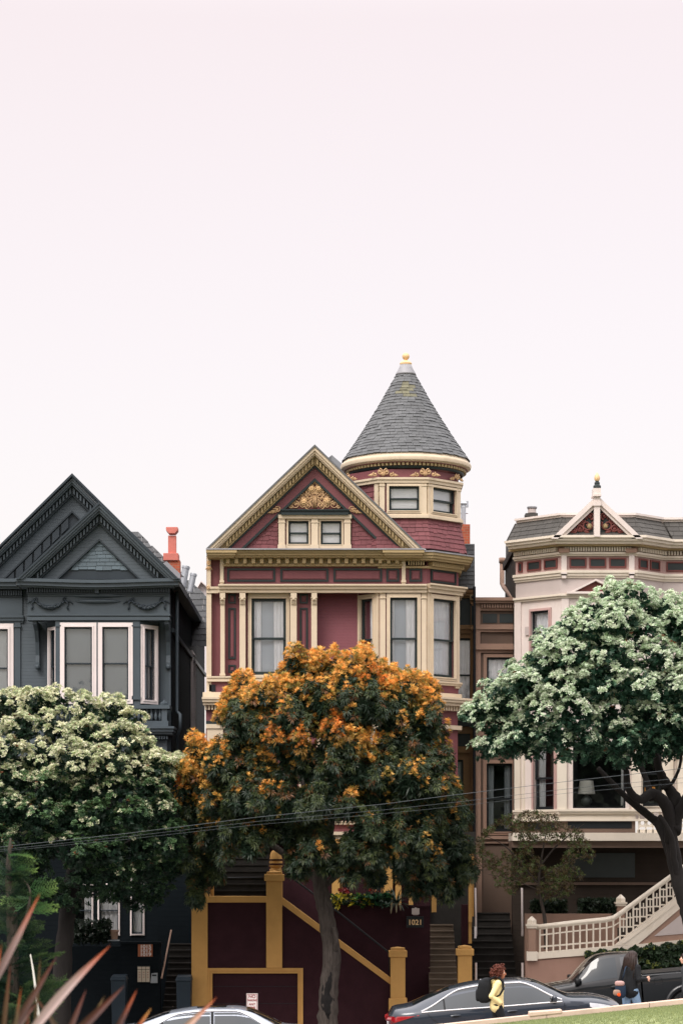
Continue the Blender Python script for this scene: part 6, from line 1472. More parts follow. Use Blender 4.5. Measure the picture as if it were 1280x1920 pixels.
Q = whorls(pts, rnd_unit(n) + np.array([[0, 0, .3]]), 7, 0.07, 0.014, 1.5, 0.3)
c_ = np.where(rng.uniform(0, 1, (n, 1)) < 0.6, np.array(S(84, 72, 46)), np.array(S(78, 94, 46))) * rng.uniform(.5, 1.25, (n, 1))
leaf_mesh('crown', Q, np.repeat(c_, 7, 0), LEAF, yt)
# ---- ivy on the clay wall
n = 5200; px_ = rng.uniform(1100, 1335, n); top = 1794 - (px_ - 1060) * 0.11 + 3 * np.sin(px_ * .21); low = np.where(px_ < 1135, top + (px_ - 1095) * 0.75 + 4, 1860)
py2 = top + rng.uniform(0, 1, n) * np.maximum(3, low - top)
pts = np.array([P(u_, v_, -4.45 - abs(g)) for u_, v_, g in zip(px_, py2, rng.normal(size=n) * 0.12)])
Q = whorls(pts, np.tile([[0, -1.0, .45]], (n, 1)) + rng.normal(size=(n, 3)) * .35, 4, 0.085, 0.038, 1.1, 0.2)
c_ = np.where(rng.uniform(0, 1, (n, 1)) < 0.12, np.array(S(104, 112, 56)), np.array(S(40, 58, 36))) * rng.uniform(.6, 1.4, (n, 1))
iv = leaf_mesh('ivy', Q, np.repeat(c_, 4, 0), LEAF); tag(iv, 'dark ivy spilling over the clay coloured wall behind the pickup', 'plant')
# low shrubs on the shaded bed
for (x0, x1, y0, y1, lab) in ((996, 1060, 1690, 1722, 'low dark shrub on the shaded bed nearest the dark stairs'), (1085, 1160, 1688, 1722, 'low dark shrub on the shaded bed next to the inner railing post')):
    n = 500; pts = np.array([P(rng.uniform(x0, x1), rng.uniform(y0, y1), -1.8 + rng.normal() * .15) for _ in range(n)])
    Q = whorls(pts, rnd_unit(n) + np.array([[0, -.3, .8]]), 7, 0.1, 0.025, 1.2, .1); c_ = np.array(S(34, 50, 32)) * rng.uniform(.5, 1.3, (n, 1))
    tag(leaf_mesh('shrub', Q, np.repeat(c_, 7, 0), LEAF), lab, 'plant')
# ---- planter flowers
def bed(label, name, x0, x1, y0, y1, Y, n, cols, L=.13, W_=.035, K=6):
    pts = np.array([P(rng.uniform(x0, x1), rng.uniform(y0, y1), Y + rng.normal() * .12) for _ in range(n)])
    Q = whorls(pts, rnd_unit(n) + np.array([[0, -.4, .6]]), K, L, W_, 1.2, .15)
    k = rng.integers(0, len(cols), n); c_ = np.array(cols)[k] * rng.uniform(.6, 1.3, (n, 1))
    o = leaf_mesh(name, Q, np.repeat(c_, K, 0), GLOSSLEAF); tag(o, label, 'plant'); return o
PY = SY + 2.15
bed('leafy green and yellow variegated plants along the maroon planter edge', 'planter_plant', 622, 700, 1680, 1700, PY, 130, [S(60, 110, 40), S(36, 70, 36), S(36, 60, 40), S(200, 186, 60)])
bed('dark leafy plants in the middle of the maroon planter', 'planter_plant', 690, 735, 1676, 1699, PY, 110, [S(30, 60, 40), S(40, 96, 56), S(36, 60, 40)])
bed('bright red flowers at the left of the maroon planter', 'flower', 636, 654, 1667, 1676, PY, 20, [S(140, 26, 26), S(110, 22, 24)], .06, .022)
bed('small red flowers at the middle of the maroon planter', 'flower', 690, 704, 1665, 1672, PY, 12, [S(140, 30, 28), S(160, 96, 50)], .08, .025)
fk = thing('spiky_plant', P(744, 1698, PY), 'dark spiky rosette plant with drooping pale lower leaves at the planter end', 'plant')
b = MB()
def strap(mb, p0, d, L_, w, sag, n=8, fold=0.3):
    p = Vector(p0); d = Vector(d).normalized(); k = len(mb.v); s_ = d.cross(Vector((0, 0, 1)))
    s_ = s_.normalized() if s_.length > 0.05 else Vector((1, 0, 0))
    for i in range(n + 1):
        t = i / n; ww = w * (0.75 + 0.9 * t) * max(0.0, (1 - t) ** 0.6) if t < 1 else 0.0
        nn = s_.cross(d).normalized()
        mb.v += [tuple(p - s_ * ww + nn * ww * fold), tuple(p), tuple(p + s_ * ww + nn * ww * fold)]
        if i: a = k + 3 * (i - 1); mb.f += [(a, a + 3, a + 4, a + 1), (a + 1, a + 4, a + 5, a + 2)]
        p = p + d * (L_ / n); d = (d + Vector((0, 0, -sag / n))).normalized()
for i in range(46):
    a = random.uniform(0, 2 * math.pi); el = random.uniform(.15, 1.2)
    strap(b, P(744, 1697, PY), (math.cos(a) * math.cos(el), math.sin(a) * math.cos(el), math.sin(el)), random.uniform(.45, .68), 0.02, random.uniform(.6, 1.6))
mat('spike_green', S(40, 56, 46), 0.5, 0.2, 6.0); mat('dry_leaf', S(132, 122, 98), 0.7, 0.2, 6.0)
b.build('leaves', 'spike_green', fk)
b = MB()
for dx, L_ in ((-16, .42), (-2, .38), (10, .3)): strap(b, P(744 + dx * .4, 1694, PY - .1), (dx * .012, -.55, -.1), L_, 0.035, 2.6)
b.build('dry_leaves', 'dry_leaf', fk)
# potted plant and shrubs under the blue-grey house windows
pt = thing('plant_pot', P(214, 1766, -3.0), 'pale tapered flower pot on the ledge below the blue-grey house window', 'pot')
b = MB(); c = P(214, 1762, -3.0); b.lathe(c, [(0.09, 0), (0.115, .2), (0.13, .21), (0.13, .26), (0.11, .26)], 18); b.build('pot', 'taupe_paint', pt, smooth=True, angle=40)
b = MB(); b.box(P(213, 1764, -3.0), (0.32, .3, .03)); b.build('saucer', 'blind_grey', pt)
bed('dark shrub under the lower windows of the blue-grey house', 'shrub', 140, 205, 1728, 1768, -3.0, 260, [S(36, 50, 36), S(30, 44, 34)], .12, .03)
# ============================================================ foreground planting in the park
YCf = -44.0
cf = thing('conifer', (U(20, YCf), YCf, lawn_z(U(20, YCf), YCf)), 'feathery green cypress at the lower left, behind the flax leaves', 'tree')
cx_ = U(20, YCf); zb_ = lawn_z(cx_, YCf)
m = MB(); tops = [(-12, 1600, .0), (48, 1668, .05), (22, 1592, -.1)]
limb(m, [(cx_, YCf, zb_ - .1), (cx_ + .02, YCf, V(1760, YCf)), (U(16, YCf), YCf, V(1640, YCf)), (U(20, YCf), YCf, V(1572, YCf))], 0.09, 0.008, 8)
limb(m, [(cx_, YCf, V(1800, YCf)), (U(40, YCf), YCf - .1, V(1760, YCf)), (U(56, YCf), YCf - .1, V(1700, YCf)), (U(58, YCf), YCf - .1, V(1668, YCf)), (U(44, YCf), YCf - .1, V(1648, YCf))], 0.03, 0.005, 6)
m.build('trunk', 'bark', cf, smooth=True)
Qs, Cs = [], []
def spray(p0, d, L_, up):
    """flat feathery spray: a stem with side twigs carrying scale leaves"""
    p = np.array(p0, float); d = np.array(d, float); d /= np.linalg.norm(d); n = max(4, int(L_ / 0.03))
    s_ = np.cross(d, [0, 0, 1.0]); s_ /= np.linalg.norm(s_) + 1e-9; u_ = np.cross(s_, d); ra = rng.normal() * .8; s_ = s_ * math.cos(ra) + u_ * math.sin(ra)
    q, c = [], []
    for i in range(n):
        t = i / n; tw = 0.13 * (1 - t) ** .7 + 0.03
        for sd in (-1, 1):
            dd = d * 0.75 + s_ * sd * 0.8; dd /= np.linalg.norm(dd); L2 = tw * rng.uniform(.6, 1.2)
            k = max(2, int(L2 / .022))
            for j in range(k):
                b0 = p + dd * L2 * j / k; w = 0.0045
                for s3 in (-1, 1):
                    ld = dd * .7 + np.cross(dd, [0, 0, 1.]) * s3 * .6 + np.array([0, 0, rng.normal() * .25]); L3 = 0.038 * rng.uniform(.7, 1.3)
                    wv = np.array([0, 0, 1.]) * w + s_ * w * .5
                    q.append([b0, b0 + ld * L3 * .5 + wv, b0 + ld * L3, b0 + ld * L3 * .5 - wv]); c.append((t, j / k))
        p = p + d * (L_ / n); d[2] += rng.normal() * .04 - 0.012 + up * .01; d /= np.linalg.norm(d)
    return q, c
for i in range(205):
    y = 1600 + 370 * (random.random() ** 0.8); fr_ = (y - 1590) / 330; reach = 0.06 + 0.62 * min(1, fr_) ** 0.8
    a = random.uniform(-math.pi, math.pi); bx = cx_ + random.uniform(-.03, .03)
    d = (math.cos(a), math.sin(a) * .8, random.uniform(-.15, .75))
    off = random.uniform(0.0, .35) * reach
    q, c = spray((bx + d[0] * off, YCf + d[1] * off, V(y, YCf)), d, reach * random.uniform(.5, 1.0) + .05, .5)
    q = np.array(q); c = np.array(c); Qs.append(q)
    g = np.array(S(24, 60, 45)) * (1 - c[:, :1] * .5) + np.array(S(84, 104, 58)) * (c[:, :1] ** 2) * rng.uniform(.4, 1.2)
    Cs.append(g * rng.uniform(.35, .75))
for (x, y, dx) in ((58, 1700, 1), (58, 1685, -1), (57, 1710, 1), (56, 1678, 1), (55, 1692, -1), (58, 1668, .6), (20, 1640, 1), (18, 1620, .8), (20, 1605, .7), (18, 1652, -1), (17, 1632, -1)):
    q, c = spray((U(x, YCf), YCf - .1, V(y, YCf)), (dx, random.uniform(-.4, .4), .12), .3, 0); q = np.array(q); c = np.array(c); Qs.append(q); Cs.append((np.array(S(60, 96, 58)) * (1 - c[:, :1] * .4) + np.array(S(120, 136, 76)) * (c[:, :1] ** 2)) * rng.uniform(.8, 1.2))
leaf_mesh('crown', np.concatenate(Qs), np.concatenate(Cs), LEAF, cf)
# bare twig
m = MB(); m.tube([P(57, 1790, YCf - .6), P(62, 1820, YCf - .6), P(66, 1850, YCf - .6), P(72, 1905, YCf - .6), P(70, 1990, YCf - .6)], [.006, .01, .012, .016, .02], 6); m.build('dead_twig', 'pale_render', cf)
# flax (broad strap leaves with orange tips), close to the camera
YF = -58.5
FLAX = leafmat('flax_leaf', 0.45, 0.1, 0.25)
fx = thing('flax_plant', P(-20, 2150, YF), 'bronze flax with long strap leaves and orange tips in the near left foreground', 'plant')
def flax(p0, p1, wpx, dy0, dy1, c0, c1, tipc, bend=0.0):
    """one leaf from base to tip, keeled, drawn as a grid with its own pigment (bronze body, orange tip)"""
    A, B = P(*p0, YF + dy0), P(*p1, YF + dy1); n = 22; d = (B - A); s_ = d.cross(Vector((0, 1, 0))).normalized(); w = wpx * .72 * (D0 + YF) / FPX / 2
    vs, cs = [], []
    for i in range(n + 1):
        t = i / n; p = A + d * t + s_ * (bend * d.length * math.sin(math.pi * t) * 0.5) ; ww = w * min(1, 0.55 + t * 1.2) * (1 - max(0, (t - .35) / .65) ** 1.8)
        nn = s_.cross(d.normalized())
        for sd, kk in ((-1, 1), (-.45, .35), (0, 0), (.45, .35), (1, 1)):
            vs.append(tuple(p + s_ * ww * sd - nn * ww * .55 * kk)); f = max(0, (t - .62) / .3); f = min(1, f)
            c = np.array(c0) * (1 - t) + np.array(c1) * t; c = c * (1 - f) + np.array(tipc) * f
            edge = .8 if abs(sd) == 1 else 1.0
            stripe = 1 + .18 * math.sin(sd * 9 + p0[0])
            cs.append((*(c * edge * stripe), 1))
    fs = [(i * 5 + j, i * 5 + j + 1, i * 5 + j + 6, i * 5 + j + 5) for i in range(n) for j in range(4)]
    me = bpy.data.meshes.new('strap_leaf'); me.from_pydata(vs, [], fs); at = me.color_attributes.new('Col', 'FLOAT_COLOR', 'POINT'); at.data.foreach_set('color', np.array(cs, np.float32).reshape(-1))
    me.polygons.foreach_set('use_smooth', [True] * len(fs)); me.materials.append(FLAX)
    o = bpy.data.objects.new('strap_leaf', me); COL.objects.link(o); attach(o, fx)
PK, BR, OGt, RD = S(150, 130, 126), S(66, 52, 50), S(152, 72, 38), S(86, 44, 36)
for args in (((-40, 1900), (76, 1674), 20, 0, .2, BR, S(150, 122, 118), OGt), ((30, 1975), (207, 1773), 26, -.3, .1, PK, PK, OGt, .05), ((90, 1990), (234, 1848), 26, .2, .3, BR, RD, RD), ((190, 1990), (257, 1856), 18, .3, .4, BR, RD, OGt),
             ((225, 1975), (284, 1890), 13, .1, .2, RD, OGt, S(170, 120, 60)), ((-10, 1990), (107, 1793), 22, .2, .3, S(66, 50, 48), S(96, 64, 54), RD), ((110, 1985), (162, 1855), 16, .1, .2, S(70, 56, 50), RD, RD), ((-30, 1960), (3, 1770), 16, -.1, 0, RD, OGt, OGt),
             ((20, 1990), (40, 1850), 12, .2, .2, S(76, 66, 56), S(110, 90, 70), OGt), ((60, 1995), (76, 1795), 9, .4, .4, S(70, 60, 46), S(96, 78, 56), S(110, 80, 56)), ((130, 1990), (196, 1868), 14, .5, .5, S(80, 76, 60), S(110, 96, 74), S(120, 96, 70)),
             ((290, 1985), (407, 1870), 20, -.2, 0, PK, S(190, 150, 130), OGt), ((40, 1990), (55, 1900), 18, -.4, -.4, RD, RD, RD), ((-20, 1990), (70, 1880), 22, .3, .4, S(60, 48, 46), S(90, 70, 60), RD), ((150, 1990), (60, 1860), 14, .4, .4, S(60, 52, 48), S(100, 80, 66), RD), ((0, 1990), (20, 1805), 14, .5, .5, S(66, 56, 46), S(100, 70, 50), RD)):
    flax(*args)
# ============================================================ vehicles (built facing +x, placed by their empty)
def carpaint(name, c, coat=1.0, rough=0.35, metal=0.3):
    m = mat(name, c, rough, 0.04, 1.0, metal=metal, coat=coat); m.node_tree.nodes['Principled BSDF'].inputs['Coat Roughness'].default_value = 0.04; return m
carpaint('paint_midnight', S(40, 48, 60)); carpaint('paint_silver', S(142, 149, 160), metal=0.5); carpaint('paint_black', S(24, 27, 30), rough=0.4)
mat('auto_glass', S(34, 42, 48), 0.04, 0.08, 0.8, spec=0.6); mat('auto_glass_dark', S(28, 32, 36), 0.06, 0.08, 0.8, spec=0.7, coat=0.6)
mat('chrome', S(214, 212, 214), 0.15, 0.03, 3.0, metal=0.9); mat('rubber', S(22, 23, 24), 0.8, 0.15, 6.0); mat('alloy', S(150, 152, 156), 0.35, 0.05, 3.0, metal=0.8)
mat('lamp_red', S(150, 14, 28), 0.12, 0.08, 3.0, spec=0.8, coat=1.0); mat('lamp_clear', S(205, 208, 214), 0.12, 0.05, 3.0, spec=0.8, coat=1.0); mat('black_plastic', S(20, 22, 24), 0.5, 0.1, 5.0)
def lbuild(mb, name, m, parent, smooth=True, angle=38, **k):
    o = mb.build(name, m, None, smooth=smooth, angle=angle, **k); o.parent = parent; return o
def smoothstep_interp(xs, ys, x):
    xs, ys = np.array(xs), np.array(ys)
    if x <= xs[0]: return float(ys[0])
    if x >= xs[-1]: return float(ys[-1])
    k = int(np.searchsorted(xs, x)) - 1; k = min(max(k, 0), len(xs) - 2); h = xs[k + 1] - xs[k]; t = (x - xs[k]) / h
    def sl(i):
        if i == 0: return (ys[1] - ys[0]) / (xs[1] - xs[0])
        if i == len(xs) - 1: return (ys[-1] - ys[-2]) / (xs[-1] - xs[-2])
        a, b = (ys[i] - ys[i - 1]) / (xs[i] - xs[i - 1]), (ys[i + 1] - ys[i]) / (xs[i + 1] - xs[i])
        return 0.0 if a * b <= 0 else 2 * a * b / (a + b)
    m0, m1 = sl(k) * h, sl(k + 1) * h
    return float((2 * t ** 3 - 3 * t * t + 1) * ys[k] + (t ** 3 - 2 * t * t + t) * m0 + (-2 * t ** 3 + 3 * t * t) * ys[k + 1] + (t ** 3 - t * t) * m1)
class Car:
    def __init__(s, half_w, belt, top, topw, low, ends, wheels, wr, crown=0.05):
        s.W, s.belt, s.top, s.topw, s.low, s.ends, s.wheels, s.wr, s.crown = half_w, belt, top, topw, low, ends, wheels, wr, crown
    def f(s, c, x): return smoothstep_interp([p[0] for p in c], [p[1] for p in c], x)
    def zl(s, x):
        z = s.low
        for wx in s.wheels:
            d = abs(x - wx); R_ = s.wr + 0.07
            if d < R_: z = max(z, s.wr + math.sqrt(R_ * R_ - d * d) * 0.98)
        return z
    def sec(s, x):
        W, zb, zt, wt = s.f(s.W, x), s.f(s.belt, x), s.f(s.top, x), s.f(s.topw, x); zl = s.zl(x); zt = max(zt, zb + 0.01)
        p = [(wt * q, zt + s.crown * (1 - q * q) * min(1, (wt / 0.6))) for q in (0, .25, .5, .75, .92)] + [(wt, zt - 0.012)]
        for v in (0.25, 0.5, 0.75): p.append((wt + (W - wt) * v + 0.018 * math.sin(math.pi * v), zt + (zb - zt) * v))
        p += [(W, zb), (W + 0.015, zb - 0.06), (W + 0.018, max(zl + .02, zb - 0.2)), (W + 0.012, max(zl + .015, zb - 0.36)), (W - 0.005, max(zl + 0.01, s.low + 0.16)), (W - 0.03, zl)]
        return p
    def side(s, x, v, off=0.004, sg=-1):
        """point on the greenhouse side, v=0 roof rail .. 1 belt"""
        W, zb, zt, wt = s.f(s.W, x), s.f(s.belt, x), s.f(s.top, x), s.f(s.topw, x)
        return (x, sg * (wt + (W - wt) * v + 0.018 * math.sin(math.pi * v) + off), zt - 0.012 + (zb - zt + 0.012) * v)
    def topp(s, x, q, off=0.004):
        zt, wt = s.f(s.top, x), s.f(s.topw, x); return (x, q * wt, zt + s.crown * (1 - q * q) * min(1, wt / 0.6) + off)
    def body(s, x0, x1, paint, parent, n=90, name='body'):
        xs = sorted(set([x0 + (x1 - x0) * i / n for i in range(n + 1)] + [w + d for w in s.wheels for d in (-(s.wr + .07), s.wr + .07) if x0 < w + d < x1]))
        mb = MB(); secs = [s.sec(x) for x in xs]; m = len(secs[0]); ring_ = 2 * m - 1
        for x, sc in zip(xs, secs):
            for (y, z) in reversed(sc[1:]): mb.v.append((x, y, z))
            for (y, z) in sc: mb.v.append((x, -y, z))
        for i in range(len(xs) - 1):
            for j in range(ring_ - 1): a = i * ring_ + j; mb.f.append((a, a + 1, a + ring_ + 1, a + ring_))
        mb.f.append(tuple(range(ring_))); mb.f.append(tuple(len(mb.v) - ring_ + j for j in reversed(range(ring_))))
        return lbuild(mb, name, paint, parent, angle=32)
    def sideglass(s, x0, x1, vt, vb, m, parent, name='side_window', n=16, sg=-1):
        mb = MB()
        for i in range(n + 1):
            x = x0 + (x1 - x0) * i / n
            for j in range(5): v = vt(x) + (vb(x) - vt(x)) * j / 4; mb.v.append(s.side(x, v, 0.006, sg))
        for i in range(n):
            for j in range(4): a = i * 5 + j; mb.f.append((a, a + 5, a + 6, a + 1))
        return lbuild(mb, name, m, parent)
    def topglass(s, x0, x1, q, m, parent, name, n=8):
        mb = MB()
        for i in range(n + 1):
            x = x0 + (x1 - x0) * i / n
            for j in range(9): mb.v.append(s.topp(x, q * (-1 + j / 4), 0.006))
        for i in range(n):
            for j in range(8): a = i * 9 + j; mb.f.append((a, a + 9, a + 10, a + 1))
        return lbuild(mb, name, m, parent)
    def wheelset(s, parent, y, spokes=10):
        for wx in s.wheels:
            for sg in (-1, 1):
                mb = MB(); c = Vector((wx, sg * y, s.wr)); prof = [(0.62, .09), (.9, .105), (.98, .09), (1.0, .05), (1.0, -.05), (.98, -.09), (.9, -.105), (.62, -.09)]
                k = 0; seg = 36; n = len(prof)
                for r, d in prof:
                    for j in range(seg): th = 2 * math.pi * j / seg; mb.v.append((c.x + r * s.wr * math.cos(th), c.y + d, c.z + r * s.wr * math.sin(th)))
                for i in range(n):
                    for j in range(seg): i2 = (i + 1) % n; mb.f.append((i * seg + j, i * seg + (j + 1) % seg, i2 * seg + (j + 1) % seg, i2 * seg + j))
                w = lbuild(mb, 'wheel', 'rubber', parent)
                mb = MB(); r = s.wr * .62
                mb.tube([(c.x + r * math.cos(a), c.y + sg * .085, c.z + r * math.sin(a)) for a in [2 * math.pi * i / 32 for i in range(32)]], 0.018, 6, closed=True)
                for i in range(spokes): a = 2 * math.pi * i / spokes; mb.tube([(c.x + .05 * math.cos(a), c.y + sg * .08, c.z + .05 * math.sin(a)), (c.x + r * math.cos(a), c.y + sg * .085, c.z + r * math.sin(a))], [.022, .016], 6)
                mb.ball((c.x, c.y + sg * .07, c.z), .065, 12, 8); lbuild(mb, 'rim', 'alloy', w)
    def liner(s, parent, y):
        for wx in s.wheels:
            mb = MB(); mb.tube([(wx, -y, s.wr + .03), (wx, y, s.wr + .03)], s.wr + 0.06, 24); lbuild(mb, 'wheel_housing', 'black_plastic', parent)
    def seam(s, pts, parent, r=0.006, name='door_seam', m='black_plastic'):
        mb = MB(); mb.tube(pts, r, 5); return lbuild(mb, name, m, parent)
    def lowpt(s, x, z, sg=-1, off=0.004):
        sc = s.sec(x)
        for (y0, z0), (y1, z1) in zip(sc[9:], sc[10:]):
            if z1 <= z <= z0 and z0 > z1: return (x, sg * (y0 + (y1 - y0) * (z0 - z) / (z0 - z1) + off), z)
        return (x, sg * (sc[10][0] + off), z)
def handle(car, x, z, parent, m):
    mb = MB(); a = car.lowpt(x - .1, z, off=.02); b = car.lowpt(x + .1, z, off=.02); mb.tube([a, ((a[0] + b[0]) / 2, a[1] - .015, a[2] + .005), b], [.012, .017, .012], 8); lbuild(mb, 'door_handle', m, parent)
    mb = MB(); c = car.lowpt(x, z - .005, off=.0); mb.ball(c, 1, 14, 8, sc=(.085, .008, .035)); lbuild(mb, 'handle_recess', 'black_plastic', parent)
def mirror(x, y, z, parent, m, s=1.0, f=1):
    for sg in (-1, 1):
        mb = MB(); mb.superell((x + f * .01, sg * (y + .1), z + .06), (.05 * s, .115 * s, .07 * s), .6); mb.tube([(x + .02, sg * (y - .05), z), (x + .01, sg * (y + .06), z + .03)], .025, 8); o = lbuild(mb, 'wing_mirror', m, parent)
        mb = MB(); mb.ball((x - f * .06 * s, sg * (y + .1), z + .06), 1, 14, 8, sc=(.03, .09 * s, .055 * s)); lbuild(mb, 'mirror_glass', 'auto_glass_dark', o)
def sedan(name, label, X, Y, pitch, paint, dz=0.0, glassm='auto_glass', sunroof=False, L=1.0, hood=0.0, scale_z=1.0):
    root = thing(name, (X, Y, gz(X, Y) + dz), label, 'car'); root.rotation_euler = (0, -pitch, 0)
    sz = scale_z
    c = Car([(-2.42, .62), (-2.3, .78), (-1.9, .88), (-1, .915), (1, .915), (1.9, .87), (2.3, .72), (2.42, .5)],
            [(-2.42, .84), (-2.2, .98), (-1.5, .985), (0, .95), (1.2, .93), (1.7, .87), (2.2, .74), (2.42, .6)],
            [(-2.42, .93), (-2.3, 1.08), (-1.97, 1.115), (-1.55, 1.25), (-1.05, 1.39), (-.4, 1.45), (.3, 1.435), (.62, 1.37), (1.0, 1.18), (1.33, 1.01), (1.8, .95 + hood), (2.15, .85 + hood), (2.35, .74), (2.42, .64)],
            [(-2.42, .5), (-2.2, .7), (-1.97, .72), (-1.5, .66), (-1.0, .62), (0, .635), (.6, .64), (1.0, .69), (1.33, .76), (2.0, .7), (2.42, .4)], .2, None, (-1.42, 1.36), .33)
    c.body(-2.42, 2.42, paint, root); c.liner(root, .8); c.wheelset(root, .79)
    vb = lambda x: .96
    def vt(x):   # window line rises from the belt in long arcs
        if x > .35: return .12 + max(0, (x - .35) / .85) ** 1.5 * .72
        if x < -.9: return .12 + max(0, (-.9 - x) / .78) ** 1.4 * .75
        return .12
    for sg in (-1, 1):
        for a, b in ((-1.62, -1.28), (-1.24, -.22), (-.13, 1.12)): c.sideglass(a, b, vt, vb, glassm, root, sg=sg)
        c.seam([c.side(x, vt(x) - .07, .012, sg) for x in [-1.74 + i * .116 for i in range(26)]], root, .016, 'window_trim', 'chrome')
        c.seam([c.side(x, 1.0, .012, sg) for x in [-1.74 + i * .145 for i in range(21)]], root, .013, 'window_trim', 'chrome')
    for x, z0 in ((-1.26, .0), (-.175, 0), (1.16, 0)):
        mb = MB(); 
    c.seam([c.lowpt(x, z) for x, z in ((-1.62, .94), (-1.5, .8), (-1.42, .75))], root); c.seam([c.lowpt(-.18, z) for z in (.93, .8, .6, .42, .3)], root); c.seam([c.lowpt(1.2, z) for z in (.9, .75, .55, .4, .3)], root)
    mb = MB()
    for sg in (-1, 1): mb.tube([c.side(-1.26, v, .008, sg) for v in (.35, .6, .95)], .02, 6); mb.tube([c.side(-.175, v, .008, sg) for v in (.12, .5, .95)], .035, 6)
    lbuild(mb, 'window_pillar', 'black_plastic', root)
    c.topglass(.56, 1.3, .93, 'auto_glass_dark', root, 'windscreen'); c.topglass(-1.9, -1.12, .9, 'auto_glass_dark', root, 'rear_window')
    if sunroof: c.topglass(-.52, .12, .62, 'auto_glass_dark', root, 'sunroof')
    handle(c, -1.1 + .05, .86, root, paint); handle(c, .12, .84, root, paint); mirror(1.0, .86, .95, root, paint)
    for sg in (-1, 1):
        mb = MB()
        for i in range(9):
            x = -2.4 + i * .075; z1, z0 = .955 - .004 * i, .80 + .018 * i
            for z in (z0, (z0 + z1) / 2, z1): p = c.lowpt(max(x, -2.41), min(z, c.f(c.belt, x) - .01), sg, .012); mb.v.append(p)
        for i in range(8):
            for j in range(2): a = i * 3 + j; mb.f.append((a, a + 3, a + 4, a + 1))
        mb.tube([(-2.44, sg * .35, .9), (-2.43, sg * .6, .9), (-2.33, sg * .8, .9)], .055, 8)
        lbuild(mb, 'tail_lamp', 'lamp_red', root)
        mb = MB()
        for i in range(9):
            x = 1.72 + i * .08; z1 = c.f(c.belt, x) - .015; z0 = z1 - .05 - .1 * math.sin(math.pi * min(1, i / 9 + .1))
            for z in (z0, (z0 + z1) / 2, z1): mb.v.append(c.lowpt(x, z, sg, .012))
        for i in range(8):
            for j in range(2): a = i * 3 + j; mb.f.append((a, a + 3, a + 4, a + 1))
        lbuild(mb, 'headlight', 'lamp_clear', root)
    mb = MB(); mb.box((2.4, 0, .52), (.06, .9, .16)); lbuild(mb, 'grille', 'black_plastic', root, smooth=False); mb = MB(); mb.box((-2.44, 0, .75), (.03, .5, .14)); lbuild(mb, 'number_plate', 'pale_render', root, smooth=False)
    mb = MB()
    for y in (-.45, .2): mb.tube([(1.3, y, 1.045), (1.12, y + .3, 1.14)], .012, 6); mb.ball((1.33, y, 1.03), .035, 8, 6)
    lbuild(mb, 'wiper', 'black_plastic', root)
    return root
sedan('parked_car', 'dark blue-grey sedan with chrome window trim parked nose uphill behind the walking women', U(951, -19), -19.0, 0.098, 'paint_midnight', 0.02)
sedan('parked_car', 'silver sedan with a dark sunroof, left of the orange tree trunk', U(420, -16.6), -16.6, 0.035, 'paint_silver', -0.11, 'auto_glass', True)
